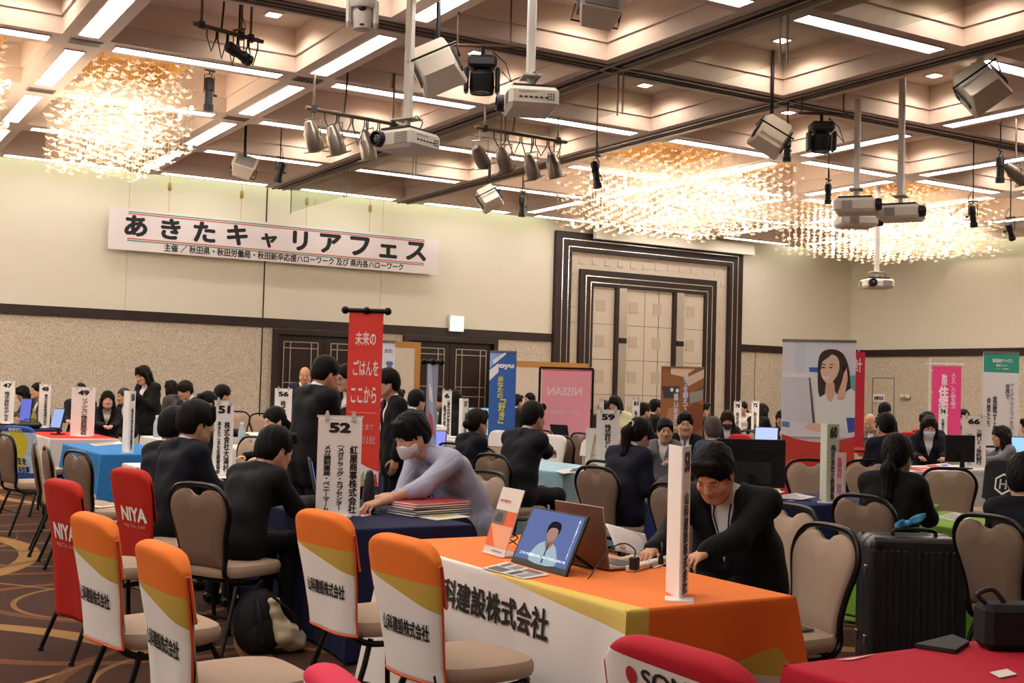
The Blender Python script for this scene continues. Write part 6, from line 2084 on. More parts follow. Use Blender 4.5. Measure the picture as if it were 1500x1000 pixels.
# ------------------------------------------------------------------ people: smooth blended solids turned into meshes
class Solid:
    def __init__(self, lo, hi, h):
        self.lo = np.array(lo, float); self.h = h
        self.n = np.maximum(4, np.ceil((np.array(hi) - self.lo) / h).astype(int) + 1)
        self.ax = [self.lo[i] + h * np.arange(self.n[i]) for i in range(3)]
        self.D = np.full(self.n, 0.5, dtype=np.float32)

    def win(self, lo, hi):
        a = np.clip(np.floor((np.array(lo) - self.lo) / self.h).astype(int), 0, self.n)
        b = np.clip(np.ceil((np.array(hi) - self.lo) / self.h).astype(int) + 1, 0, self.n)
        if np.any(b <= a): return None
        sl = tuple(slice(a[i], b[i]) for i in range(3))
        X = self.ax[0][sl[0]][:, None, None]; Y = self.ax[1][sl[1]][None, :, None]; Z = self.ax[2][sl[2]][None, None, :]
        return sl, X, Y, Z

    def mix(self, sl, d, k, op):
        a = self.D[sl]
        if op == 'sub':
            d = -d
            h = np.clip(.5 - .5 * (a - d) / k, 0, 1)
            self.D[sl] = a + (d - a) * h + k * h * (1 - h)
        else:
            h = np.clip(.5 + .5 * (a - d) / k, 0, 1)
            self.D[sl] = a + (d - a) * h - k * h * (1 - h)

    def cap(self, a, b, ra, rb, k=.03, op='add', sx=1.0):
        a = np.array(a, float); b = np.array(b, float)
        m = max(ra, rb) + k + 2 * self.h
        w = self.win(np.minimum(a, b) - m, np.maximum(a, b) + m)
        if w is None: return
        sl, X, Y, Z = w
        ab = b - a; L2 = max(1e-9, ab @ ab)
        t = np.clip(((X - a[0]) * ab[0] + (Y - a[1]) * ab[1] + (Z - a[2]) * ab[2]) / L2, 0, 1)
        d = np.sqrt((X - a[0] - t * ab[0]) ** 2 + (Y - a[1] - t * ab[1]) ** 2 + (Z - a[2] - t * ab[2]) ** 2) - (ra + (rb - ra) * t)
        self.mix(sl, d.astype(np.float32), k, op)

    def ell(self, c, r, k=.02, op='add', R=None):
        c = np.array(c, float); r = np.array(r, float)
        m = r.max() + k + 2 * self.h
        w = self.win(c - m, c + m)
        if w is None: return
        sl, X, Y, Z = w
        x, y, z = X - c[0], Y - c[1], Z - c[2]
        if R is not None:
            x, y, z = (R[0][0] * x + R[1][0] * y + R[2][0] * z), (R[0][1] * x + R[1][1] * y + R[2][1] * z), (R[0][2] * x + R[1][2] * y + R[2][2] * z)
        k0 = np.sqrt((x / r[0]) ** 2 + (y / r[1]) ** 2 + (z / r[2]) ** 2)
        k1 = np.sqrt((x / r[0] ** 2) ** 2 + (y / r[1] ** 2) ** 2 + (z / r[2] ** 2) ** 2) + 1e-9
        d = k0 * (k0 - 1) / k1
        self.mix(sl, d.astype(np.float32), k, op)

    def grid(self):
        return self.ax[0][:, None, None], self.ax[1][None, :, None], self.ax[2][None, None, :]

    def mesh(self):
        D = self.D.copy()
        for ax in range(3):                          # keep the border outside
            s = [slice(None)] * 3
            for e in (0, -1):
                s[ax] = e; D[tuple(s)] = np.maximum(D[tuple(s)], self.h * .5)
        S = D < 0
        n = self.n
        cnt = np.zeros(n - 1, dtype=np.int8)
        for a in (0, 1):
            for b in (0, 1):
                for c in (0, 1):
                    cnt += S[a:n[0] - 1 + a, b:n[1] - 1 + b, c:n[2] - 1 + c]
        I, J, Kk = np.nonzero((cnt > 0) & (cnt < 8))
        if not len(I): return np.zeros((0, 3)), np.zeros((0, 4), int)
        idx = np.full(n - 1, -1, dtype=np.int64); idx[I, J, Kk] = np.arange(len(I))
        P = np.zeros((len(I), 3)); C = np.zeros(len(I))
        cor = [(a, b, c) for a in (0, 1) for b in (0, 1) for c in (0, 1)]
        vals = {q: D[I + q[0], J + q[1], Kk + q[2]] for q in cor}
        for q in cor:
            for ax in range(3):
                if q[ax]: continue
                r = list(q); r[ax] = 1; r = tuple(r)
                v0, v1 = vals[q], vals[r]
                hit = (v0 < 0) != (v1 < 0)
                t = np.where(hit, v0 / np.where(hit, v0 - v1, 1), 0)
                p = np.array(q, float)[None, :].repeat(len(I), 0)
                p[:, ax] = t
                P += p * hit[:, None]; C += hit
        P = (P / C[:, None] + np.stack([I, J, Kk], 1)) * self.h + self.lo
        F = []
        for ax in range(3):
            s0 = [slice(1, n[i] - 1) for i in range(3)]; s1 = list(s0)
            s0[ax] = slice(0, n[ax] - 1); s1[ax] = slice(1, n[ax])
            A, B_ = S[tuple(s0)], S[tuple(s1)]
            e = np.argwhere(A != B_)
            if not len(e): continue
            off = np.ones(3, int); off[ax] = 0
            e = e + off
            fl = S[e[:, 0], e[:, 1], e[:, 2]]
            u, w = [(1, 2), (2, 0), (0, 1)][ax]
            def cell(du, dw):
                c = e.copy(); c[:, u] -= du; c[:, w] -= dw
                return idx[c[:, 0], c[:, 1], c[:, 2]]
            q = np.stack([cell(1, 1), cell(0, 1), cell(0, 0), cell(1, 0)], 1)
            q[~fl] = q[~fl][:, ::-1]
            F.append(q)
        return P, np.concatenate(F)


def raw_mesh(name, V, F, materials, mi=None):
    me = bpy.data.meshes.new(name)
    me.vertices.add(len(V)); me.vertices.foreach_set('co', np.asarray(V, dtype=np.float32).ravel())
    F = np.asarray(F, dtype=np.int32)
    me.loops.add(F.size); me.loops.foreach_set('vertex_index', F.ravel())
    me.polygons.add(len(F))
    me.polygons.foreach_set('loop_start', np.arange(0, F.size, 4, dtype=np.int32))
    try:
        me.polygons.foreach_set('loop_total', np.full(len(F), 4, dtype=np.int32))
    except Exception:
        pass
    for m_ in materials: me.materials.append(m_)
    if mi is not None: me.polygons.foreach_set('material_index', np.asarray(mi, dtype=np.int32))
    me.polygons.foreach_set('use_smooth', np.ones(len(F), dtype=bool))
    me.update(calc_edges=True)
    return me


def put(name, me, parent):
    o = bpy.data.objects.new(name, me); COL.objects.link(o); o.parent = parent
    return o


def relax(V, F, it=2, f=.5):
    V = V.copy()
    for _ in range(it):
        acc = np.zeros_like(V); c = np.zeros(len(V))
        for a, b in ((0, 1), (1, 2), (2, 3), (3, 0)):
            np.add.at(acc, F[:, a], V[F[:, b]]); np.add.at(acc, F[:, b], V[F[:, a]])
            np.add.at(c, F[:, a], 1); np.add.at(c, F[:, b], 1)
        V = V * (1 - f) + acc / c[:, None] * f
    return V


_heads = {}


def head_geo(hi, fem):
    """head and upper neck, centred between the ears, looking along +y"""
    key = (hi, fem)
    if key in _heads: return _heads[key]
    h = .0042 if hi else .007
    s = Solid((-.11, -.14, -.24), (.11, .16, .16), h)
    s.ell((0, -.012, .032), (.074, .096, .088), .01)
    s.ell((0, .022, -.030), (.062, .074, .085), .03)
    s.cap((-.026, .048, -.078), (.026, .048, -.078), .034, .034, .03)
    s.cap((-.010, .072, -.102), (.010, .072, -.102), .018, .018, .02)
    for q in (-1, 1):
        s.cap((q * .058, .0, -.045), (q * .026, .062, -.098), .020, .016, .03)      # jaw line
        s.ell((q * .040, .066, -.032), (.024, .020, .022), .02)                     # cheek
        s.ell((q * .032, .094, .004), (.019, .014, .011), .012, 'sub')              # eye socket
        s.ell((q * .031, .080, .003), (.014, .012, .0095), .006)                    # lids
        s.ell((q * .075, -.006, -.012), (.009, .019, .031), .008)                   # ear
        s.ell((q * .081, .000, -.010), (.006, .009, .017), .004, 'sub')
        s.ell((q * .012, .099, -.036), (.009, .010, .008), .006)                    # nostril wing
    s.cap((-.026, .083, .022), (.026, .083, .022), .010, .010, .014)
    s.cap((0, .088, .012), (0, .106, -.030), .0075, .0115, .012)                    # nose
    s.cap((-.016, .083, -.062), (.016, .083, -.062), .0075, .0075, .006)            # lips
    s.cap((-.013, .083, -.073), (.013, .083, -.073), .0075, .0075, .005)
    s.ell((0, .097, -.0675), (.024, .006, .0022), .003, 'sub')
    r = .047 if fem else .056
    s.cap((0, -.028, -.05), (0, -.024, -.125), r, r - .004, .03)
    V, F = s.mesh(); V = relax(V, F, 1, .35)
    _heads[key] = (V, F)
    return V, F


_hands = {}


def hand_geo(curl, hi):
    """right hand, wrist at the origin, fingers along +y, palm down, thumb on the -x side"""
    key = (round(curl, 2), hi)
    if key in _hands: return _hands[key]
    h = .0032 if hi else .006
    s = Solid((-.09, -.05, -.12), (.07, .21, .05), h)
    base = [(-.030, .088, .002), (-.010, .094, .004), (.011, .090, .002), (.030, .080, -.002)]
    lens = [(.040, .026, .020), (.045, .029, .021), (.041, .027, .020), (.033, .021, .018)]
    s.cap((-.012, -.035, 0), (-.012, .01, 0), .026, .024, .01); s.cap((.012, -.035, 0), (.012, .01, 0), .025, .023, .01)
    for (x, y, z) in base: s.cap((x * .55, .012, 0), (x, y, z), .0165, .0125, .012)
    for i, ((x, y, z), L) in enumerate(zip(base, lens)):
        a = math.radians(2 + 34 * curl + 4 * i * curl); p = np.array((x, y, z)); rad = (.0092, .0096, .0090, .0080)[i]
        spread = (x * .9)
        for j, l in enumerate(L):
            d = np.array((spread * (1 - .3 * j), math.cos(a), -math.sin(a))); d /= np.linalg.norm(d)
            q = p + d * l
            s.cap(p, q, rad, rad * .88, .004); p = q; rad *= .88
            a += math.radians(10 + 40 * curl)
    p = np.array((-.022, .022, -.004)); rad = .0135
    for dx, dy, dz, l in ((-.75, .55, -.30, .042), (-.42, .85, -.30 - .3 * curl, .034), (-.1, .95, -.3 - .4 * curl, .027)):
        d = np.array((dx, dy, dz)); d /= np.linalg.norm(d); q = p + d * l
        s.cap(p, q, rad, rad * .84, .008); p = q; rad *= .84
    V, F = s.mesh(); V = relax(V, F, 1, .3)
    _hands[key] = (V, F)
    return V, F


_hairs = {}


def hair_geo(style, hi, seed=0):
    key = (style, hi, seed)
    if key in _hairs: return _hairs[key]
    h = .005 if hi else .0085
    lo = (-.16, -.26, -.46 if style in ('long', 'pony', 'lowpony') else -.22)
    s = Solid(lo, (.16, .15, .19), h)
    big = {'fluffy': .014, 'bob': .010, 'long': .006}.get(style, .004)
    if style == 'ring':
        s.ell((0, -.020, .010), (.081, .094, .06), .01)
        s.ell((0, .0, .085), (.11, .13, .075), .01, 'sub'); s.ell((0, .115, -.0), (.10, .10, .12), .01, 'sub')
    else:
        s.ell((0, -.014, .036), (.083 + big, .104 + big, .092 + big), .01)
        s.ell((0, -.045, -.020), (.072 + big * .8, .070 + big * .6, .078), .03)      # back of the head to the nape
        # face opening
        top = {'fluffy': .040, 'short': .062, 'crew': .066, 'long': .058, 'pony': .062, 'bun': .062, 'lowpony': .060, 'bob': .040, 'part': .060}.get(style, .055)
        s.ell((0, .120, top - .112), (.074, .078, .112), .012, 'sub')
        s.ell((0, .080, -.11), (.085, .085, .08), .015, 'sub')
        if style in ('short', 'crew', 'fluffy', 'part'):
            for q in (-1, 1): s.ell((q * .085, .030, -.055), (.03, .055, .062), .012, 'sub')
            s.ell((0, -.05, -.150), (.12, .12, .07), .015, 'sub')
            for q in (-1, 1): s.cap((q * .076, .028, .03), (q * .078, .022, -.018), .010, .006, .008)
        if style in ('fluffy', 'short', 'part'):
            for i in range(9):                       # fringe locks
                a = -.9 + 1.8 * i / 8
                s.cap((.062 * math.sin(a), .050 + .020 * math.cos(a), .100), (.074 * math.sin(a + .06), .042 + .052 * math.cos(a), (.030 if style == 'fluffy' else .068) + .006 * ((i * 5) % 3)), .014, .006, .016)
        if style in ('long', 'bob'):
            zl = -.34 if style == 'long' else -.13
            for q in (-1, 1):
                s.cap((q * .072, .030, .045), (q * .086, .020, -.08), .024, .026, .03)
                s.cap((q * .086, .020, -.08), (q * .090, .030 if style == 'long' else .015, zl), .026, .016, .03)
                s.cap((q * .060, -.050, -.02), (q * .062, -.070, zl - .02), .045, .030, .03)
            s.cap((0, -.060, 0), (0, -.085, zl - .03), .055, .034, .03)
            for i in range(7):
                a = -.8 + 1.6 * i / 6
                s.cap((.05 * math.sin(a), .05, .11), (.076 * math.sin(a * 1.25), .04 + .055 * math.cos(a), .035 if abs(a) < .4 else .02), .016, .007, .014)
        if style in ('pony', 'lowpony'):
            z0 = .02 if style == 'pony' else -.05
            s.ell((0, -.118, z0), (.026, .026, .026), .01)
            for q in (-1, 1): s.cap((q * .06, .062, .06), (q * .079, .035, -.02), .012, .006, .012)
        if style == 'bun':
            s.ell((0, -.125, -.03), (.040, .036, .040), .012)
            for q in (-1, 1): s.cap((q * .06, .062, .06), (q * .079, .035, -.02), .012, .006, .012)
            for i in range(5): s.cap((-.04 + .02 * i, .06, .105), (-.05 + .025 * i, .088, .050), .014, .006, .012)
    X, Y, Z = s.grid()
    amp = .0022 if style != 'crew' else .0010
    ang = np.arctan2(X, -Y + .02)
    s.D += (amp * np.sin(ang * 31 + 7 * np.sin(Z * 21 + seed) + 60 * Y) * np.sin(Z * 47 + ang * 5 + seed) + amp * 1.1 * np.sin(ang * 9 + Z * 38 + seed * 2) * np.sin(X * 60 + Y * 45)).astype(np.float32)
    V, F = s.mesh(); V = relax(V, F, 1, .3)
    _hairs[key] = (V, F)
    return V, F


def rotm(pitch, yaw, roll=0.0):
    return np.array((Matrix.Rotation(yaw, 3, 'Z') @ Matrix.Rotation(-pitch, 3, 'X') @ Matrix.Rotation(roll, 3, 'Y')))


SKIN = {}


def skin(c):
    m = mat('skin_' + c, c, .55, spec=.35)
    m.node_tree.nodes['Principled BSDF'].inputs['Subsurface Weight'].default_value = .08
    m.node_tree.nodes['Principled BSDF'].inputs['Subsurface Radius'].default_value = (.01, .004, .002)
    return m


def hairmat(c): return mat('hair_' + c, '%02x%02x%02x' % tuple(int(int(c[i:i + 2], 16) * .72) for i in (0, 2, 4)), .62, bump=((90, 90, 9), .35, .002), spec=.16)


EYE = mat('eye_dark', '1c1512', .25)
EYEW = mat('eye_white', 'd8cdc4', .4)
BROW = mat('brow_dark', '241a17', .8)
LIP = mat('lip', '9c5a50', .5)
_small = {}


def small(name, fn):
    if name not in _small:
        m = MB(); fn(m); _small[name] = m.mesh(name)
    return _small[name]


PEOPLE = []


def person(label, px, py, X, face, hair='short', haircol='15110f', top='1b1d28', pose='sit', lean=8, hp=8, hy=0, hands='table', female=False, shirt='e4e0e2', skincol='c4957a',
           face_parts=True, mask=None, glasses=False, tie=None, w=1.04, lanyard=None, bare=False, collar=True, d=None, skirt=False, trousers=None, group=None, handx=.13, curl=.35, open_v=.075, knit=False, striped=False, z=None, hip=.565, nohead=False):
    T = atX(px, py, X) if d is None else atD(px, py, d)
    if z is not None: T.z = z
    dist = depth(T)
    hi = dist < 9.3
    vox = .0095 if dist < 7.6 else .012 if dist < 11.5 else .017
    fa = math.radians(face - 90)
    fs = .94 if female else 1.0
    hs = .99 if female else 1.05
    # --- skeleton
    Lr = math.radians(lean)
    hpr, hyr = math.radians(hp), math.radians(hy)
    Rh = rotm(hpr, hyr)
    dirs = [Lr * .55, Lr, Lr * 1.25]
    seg = [.19, .20, .145]
    nlean = Lr * .9 + math.radians(8)
    zhip0 = hip if pose == 'sit' else .90

    def chain(s):
        p = np.array((0., 0., zhip0 * (1 if pose == 'sit' else s)))
        out = [p]
        for a, l in zip(dirs, seg):
            p = p + l * s * fs * np.array((0, math.sin(a), math.cos(a))); out.append(p)
        hb = p + .075 * s * fs * np.array((0, math.sin(nlean), math.cos(nlean))) + np.array((0, .008, 0))
        hc = hb + Rh @ np.array((0, .035, .085)) * hs
        tp = hc[2] + .128 * hs * max(.8, math.cos(hpr))
        return out, hb, hc, tp
    lo_, hi_ = .70, 1.25
    for _ in range(24):
        s = (lo_ + hi_) / 2
        if chain(s)[3] > T.z: hi_ = s
        else: lo_ = s
    (pel, wst, chs, nck), hb, hc, tp = chain(s)
    B = s * fs
    root = thing('person', label, 'person', (0, 0, 0), fa, group)
    R3 = Matrix.Rotation(fa, 3, 'Z')
    topy = hc[1] + (Rh @ np.array((0, -.01, .12)) * hs)[1]
    off = R3 @ Vector((0, topy, 0))
    root.location = (T.x - off.x, T.y - off.y, 0)
    PEOPLE.append((label, s, dist, tuple(round(v, 2) for v in root.location)))
    inv = R3.inverted()

    def local(p): return np.array(inv @ (Vector(p) - root.location))
    # --- limbs
    sh = .175 * w * B * (.93 if female else 1.0)
    up = (nck - chs) / np.linalg.norm(nck - chs)
    S = [nck + np.array((q * sh, 0, 0)) - up * .045 * B for q in (1, -1)]
    L1, L2 = .275 * B, .245 * B
    W = []
    for i, q in enumerate((1, -1)):
        if isinstance(hands, str):
            if hands == 'table': t = np.array((q * handx, nck[1] + .30, .765))
            elif hands == 'lap': t = np.array((q * .09, .26, zhip0 + .16))
            elif hands == 'hold': t = np.array((q * .06, nck[1] + .24, chs[2] - .02))
            elif hands == 'down': t = np.array((q * (sh + .05), .06, pel[2] - .10))
            else: t = np.array((q * .12, .3, .75))
        else:
            hh = hands[i]
            if hh[0] == 'w': t = local(hh[1:])
            elif len(hh) == 4 and hh[0] == 'z': t = local(atZ(hh[1], hh[2], hh[3]))
            elif isinstance(hh, str): t = {'lap': np.array((q * .09, .26, zhip0 + .16)), 'down': np.array((q * (sh + .05), .06, pel[2] - .10)), 'table': np.array((q * handx, nck[1] + .30, .765)), 'hold': np.array((q * .06, nck[1] + .24, chs[2] - .02))}[hh]
            else: t = local(atX(hh[0], hh[1], hh[2]))
        v = t - S[i]; dd = np.linalg.norm(v)
        if dd > (L1 + L2) * .985: t = S[i] + v / dd * (L1 + L2) * .985; dd = (L1 + L2) * .985
        a = (L1 ** 2 - L2 ** 2 + dd ** 2) / (2 * dd); hgt = math.sqrt(max(0, L1 ** 2 - a ** 2))
        ax = (t - S[i]) / dd
        pole = np.array((q * .45, -.35, -1.0)); pole -= ax * (pole @ ax); pole /= np.linalg.norm(pole)
        W.append((S[i], S[i] + ax * a + pole * hgt, t))
    if pose == 'sit':
        hipj = [np.array((q * .085 * B, .02, zhip0 - .005)) for q in (1, -1)]
        knee = [np.array((q * (.10 if not skirt else .055) * B,   .43 * B, .545)) for q in (1, -1)]
        ank = [np.array((q * .11 * B, .40 * B, .085)) for q in (1, -1)]
    else:
        hipj = [np.array((q * .085 * B, 0, pel[2] - .03)) for q in (1, -1)]
        knee = [np.array((q * .09 * B, .015, pel[2] * .52)) for q in (1, -1)]
        ank = [np.array((q * .09 * B, -.01, .085)) for q in (1, -1)]
    allp = [pel, wst, chs, nck, hb] + hipj + knee + ank + [p for t in W for p in t]
    P = np.array(allp); lo = P.min(0) - .24; hi3 = P.max(0) + .24; lo[2] = max(-.01, lo[2])

    def torso(sd, e, hips=True, coat=0.0, k=.04):
        ww = w * B
        fat = .5 * (w - 1) * .3 + coat
        for q in (-1, 1):
            x = np.array((q, 0, 0))
            if hips: sd.cap(pel + x * .072 * ww, wst + x * .058 * ww, .100 * B + e + fat, .090 * B + e + fat, k)
            sd.cap(wst + x * .058 * ww, chs + x * .080 * ww, .090 * B + e + fat, .096 * B + e, k)
            sd.cap(chs + x * .085 * ww, nck + x * .125 * ww - up * .06 * B, .090 * B + e, .060 * B + e, k)
            sd.cap(nck + x * .02 + up * .01, nck + x * (sh + coat * .5) - up * .048 * B, .046 * B + e, .053 * B + e + coat * .35, k)
        sd.cap(pel, chs, .09 * B + e + fat, .09 * B + e, k)
        if female:
            f = np.cross(np.array((1., 0, 0)), up) * -1
            for q in (-1, 1): sd.ell(chs + np.array((q * .065 * B, 0, 0)) + np.array((0, math.cos(Lr), -math.sin(Lr))) * .075 * B, np.array((.062, .055, .062)) * B + e * .5, .04)

    def arms(sd, e, to=1.0, k=.03):
        for a, b, c in W:
            sd.cap(a, b, .050 * B * (w * .5 + .5) + e, .040 * B + e, k)
            c2 = b + (c - b) * to
            sd.cap(b, c2, .041 * B + e, (.030 + .008 * (1 - to)) * B + e * (1 if to < 1 else 1), k)

    def legs(sd, e, k=.04, lower=True):
        for i in (0, 1):
            sd.cap(hipj[i], knee[i], .082 * B + e, .060 * B + e, k)
            if lower: sd.cap(knee[i], ank[i], .056 * B + e, .040 * B + e, k)
    # --- body: one surface of torso, limbs, head and hands
    sd = Solid(lo, hi3, max(vox, .012))
    torso(sd, -.012); arms(sd, -.006); legs(sd, -.012)
    for i in (0, 1): sd.cap(ank[i] - np.array((0, .02, .03)), ank[i] + np.array((0, .13, -.045)), .032, .026, .02)
    sd.cap(nck - up * .03, hc + Rh @ np.array((0, -.024, -.07)) * hs, .050 * B, (.043 if female else .050) * B, .012)
    V, F = sd.mesh()
    Vs, Fs = [V], [F]; o = len(V)
    hv, hf = head_geo(hi, female)
    Vs.append((hv * hs) @ Rh.T + hc); Fs.append(hf + o); o += len(hv)
    hnd, hndf = hand_geo(curl, hi)
    for i, (a, b, c) in enumerate(W):
        f = c - b; f = f / np.linalg.norm(f)
        if not isinstance(hands, str) or hands == 'table': f = f * .8 + np.array((0, .25, -.05)); f /= np.linalg.norm(f)
        n = np.array((0, 0, 1.)) if pose == 'sit' or hands != 'down' else np.array(((1, -1)[i], 0, 0.2))
        n = n - f * (n @ f); n /= np.linalg.norm(n)
        xx = np.cross(f, n)
        M = np.stack([xx, f, n], 1)
        v = hnd * (1.0 if not female else .9) * B
        g = hndf
        if i == 1: v = v * np.array((-1, 1, 1)); g = hndf[:, ::-1]
        Vs.append(v @ M.T + c); Fs.append(g + o); o += len(v)
    SK = skin(skincol)
    put('body', raw_mesh('body', np.concatenate(Vs), np.concatenate(Fs), [SK]), root)
    # --- clothes
    cm = mat('suit_' + top, top, .8, bump=(40, .10, .006), spec=.25) if not striped else striped_cloth(top)
    tm = mat('suit_' + (trousers or ('17171c' if knit or bare or striped else top)), trousers or ('17171c' if knit or bare or striped else top), .8, bump=(40, .10, .006), spec=.25)
    jk = Solid(lo - .02, hi3 + .02, vox)
    e = .016 if not bare else .010
    torso(jk, e, coat=.011 if not (bare or knit) else .006)
    arms(jk, .019 if not bare else .013, .94 if not bare else .30)
    if pose == 'sit': jk.cap(pel - np.array((.075, -.01, .0)), pel + np.array((.075, .01, -.0)), .120 * B, .120 * B, .06)
    else:
        for q in (-1, 1): jk.cap(pel + np.array((q * .07, 0, .05)), pel + np.array((q * .08, 0, -.13)), .105 * B, .115 * B, .05)
    Xg, Yg, Zg = jk.grid()
    # folds in the cloth
    ripple = np.sin(Zg * 34 + 5 * np.sin(Xg * 9 + px) + Yg * 17) * np.sin(Xg * 13 + Zg * 9 + px * .3)
    jk.D += (.0035 * ripple).astype(np.float32)
    if not bare or collar:
        # neck opening: a V at the front, a round at the nape
        hgt = (Yg - chs[1]) * up[1] + (Zg - chs[2]) * up[2]
        fwd = (Yg - chs[1]) * up[2] - (Zg - chs[2]) * up[1]
        hN = np.linalg.norm(nck - chs)
        h0 = -.20 * B if not female else -.13 * B
        if bare: h0 = .05 * B
        if knit: h0 = .06 * B
        half = open_v * B * np.clip((hgt - h0) / (hN - h0), 0, 1.15)
        wedge = np.maximum(np.abs(Xg) - half, .0 - fwd)
        neck = np.sqrt(Xg ** 2 + (fwd + .004) ** 2) - (.060 * B + np.maximum(0, hgt - hN * 1.18) * 1.6)
        cut = np.minimum(wedge, np.maximum(neck, hN * (.72 + .66 * np.clip(-fwd / .03, 0, 1)) - hgt))
        if not bare and not knit:                    # lapels stand proud along the opening
            lap = np.clip(1 - np.abs(wedge - .022) / .022, 0, 1) * (fwd > .02) * (hgt > h0)
            jk.D -= (.006 * np.minimum(1, lap * 2)).astype(np.float32)
        jk.D = np.maximum(jk.D, -cut.astype(np.float32))
    V, F = jk.mesh(); V = relax(V, F, 1, .3)
    put('jacket' if not (bare or knit or striped) else ('shirt' if not knit else 'jumper'), raw_mesh('jacket', V, F, [cm]), root)
    if not bare or collar:
        st = Solid(np.minimum(chs, nck) - np.array((.24, .24, .22)), np.maximum(chs, hb) + np.array((.24, .24, .06)), max(.008, vox * .8))
        torso(st, .006, hips=False)
        st.cap(nck - up * .05, nck + (hb - nck) * .55, .058 * B, .055 * B, .015)
        V, F = st.mesh()
        put('shirt' if not (bare or striped) else 'collar', raw_mesh('shirt', V, F, [mat('shirt_' + shirt, shirt, .7, spec=.25) if not (bare and striped) else cm]), root)
    tr = Solid(np.array((lo[0], lo[1], 0)), np.array((hi3[0], hi3[1], pel[2] + .2)), max(.011, vox))
    tr.cap(pel - np.array((.075, 0, 0)), pel + np.array((.075, 0, 0)), .108 * B, .108 * B, .04)
    legs(tr, .010, lower=not skirt)
    if skirt: tr.cap((hipj[0] + hipj[1]) / 2, (knee[0] + knee[1]) / 2, .11 * B, .085 * B, .05)
    V, F = tr.mesh(); put('skirt' if skirt else 'trousers', raw_mesh('trousers', V, F, [tm]), root)
    for i in (0, 1):
        m = MB(); c = ank[i]
        m.tube([c + np.array((0, -.055, -.045)), c + np.array((0, -.03, -.040)), c + np.array((0, .05, -.047)), c + np.array((0, .12, -.055)), c + np.array((0, .175, -.062))], [.025, .038, .037, .036, .018], mat('shoe_black', '101012', .35), 10)
        m.build('shoe', root)
    # --- head details
    hm = Matrix.Translation(Vector(hc)) @ Matrix(Rh.tolist()).to_4x4() @ Matrix.Scale(hs, 4)

    def onhead(name, me, mtx=None):
        o_ = put(name, me, root); o_.matrix_local = hm @ mtx if mtx is not None else hm
        return o_
    if hair:
        hv, hf = hair_geo(hair, hi, (px % 3))
        key = ('hairmesh', hair, hi, px % 3, haircol)
        if key not in _small: _small[key] = raw_mesh('hair', hv, hf, [hairmat(haircol)])
        onhead('hair', _small[key])
        if hair in ('pony',):
            onhead('hair_tie', small('hair_tie', lambda m: m.tube([(.026 * math.cos(a), -.128, .018 + .026 * math.sin(a)) for a in np.linspace(0, 2 * PI, 14, endpoint=False)], .006, WHITEPLASTIC, 6, True)))
    if hair in ('pony', 'lowpony'):
        key = ('tail', hi)
        if key not in _small:
            s_ = Solid((-.08, -.12, -.44), (.08, .06, .05), .006 if hi else .009)
            s_.cap((0, 0, 0), (0, -.040, -.06), .022, .036, .02); s_.cap((0, -.040, -.06), (.004, -.036, -.22), .038, .034, .03); s_.cap((.004, -.036, -.22), (.008, -.020, -.38), .032, .008, .03)
            Xs, Ys, Zs = s_.grid()
            s_.D += (.0022 * np.sin(np.arctan2(Xs, Ys + .036) * 9 + Zs * 14)).astype(np.float32)
            V, F = s_.mesh(); _small[key] = raw_mesh('ponytail', relax(V, F, 1, .3), F, [hairmat(haircol)])
        anc = hm @ Vector((0, -.118, .02 if hair == 'pony' else -.05))
        ta = put('ponytail', _small[key], root)
        ta.matrix_local = Matrix.Translation(anc) @ Matrix.Rotation(hyr, 4, 'Z') @ Matrix.Rotation(-min(Lr, .35) * .8, 4, 'X')
    if face_parts:
        for q in (-1, 1):
            onhead('eye', small('eye%d' % q, lambda m: (m.ell((q * .031, .0865, .003), (.0120, .006, .0036), EYEW, 12), m.ell((q * .031, .0905, .0026), (.0066, .0034, .0038), EYE, 10))))
            onhead('eyebrow', small('eyebrow%d' % q, lambda m: m.tube([(q * .017, .0935, .0225), (q * .032, .0925, .0255), (q * .048, .084, .0215)], [.0022, .0028, .0014], BROW, 6)))
        if not mask:
            onhead('lips', small('lips', lambda m: m.tube([(-.021, .0835, -.0675), (-.010, .0895, -.066), (0, .0905, -.0675), (.010, .0895, -.066), (.021, .0835, -.0675)], [.002, .0042, .0050, .0042, .002], LIP, 8)))
    if mask:
        key = ('mask', hi)
        if key not in _small:
            s_ = Solid((-.11, -.02, -.15), (.11, .15, .03), .005 if hi else .007)
            s_.ell((0, .030, -.050), (.073, .083, .085), .02); s_.cap((0, .075, -.02), (0, .088, -.09), .030, .030, .03)
            Xm, Ym, Zm = s_.grid()
            s_.D = np.maximum(s_.D, np.maximum(np.maximum(.022 - Ym + 0 * Xm, Zm + .022 + np.abs(Xm) * .25), -.118 - Zm)).astype(np.float32)
            V, F = s_.mesh(); V = relax(V, F, 2, .4); _small[key] = (V, F)
        V, F = _small[key]
        onhead('face_mask', raw_mesh('face_mask', V, F, [mat('mask_' + mask, mask, .8)]))
        onhead('ear_loop', small('ear_loop', lambda m: [m.tube([(q * .068, .03, -.035), (q * .082, .0, -.02), (q * .083, -.02, -.01)], .0018, WHITEPLASTIC, 5) for q in (-1, 1)]))
    if glasses:
        def gl(m):
            for q in (-1, 1):
                m.tube([(q * .033 + .022 * math.cos(a), .103 - .004 * abs(math.cos(a)), .002 + .016 * math.sin(a)) for a in np.linspace(0, 2 * PI, 18, endpoint=False)], .0022, BLACKPLASTIC, 6, True)
                m.tube([(q * .055, .098, .005), (q * .076, .06, .006), (q * .082, .0, .002)], .002, BLACKPLASTIC, 6)
            m.tube([(-.011, .103, .004), (.011, .103, .004)], .002, BLACKPLASTIC, 6)
        onhead('glasses', small('glasses', gl))
    fw = np.array((0, math.cos(Lr), -math.sin(Lr)))
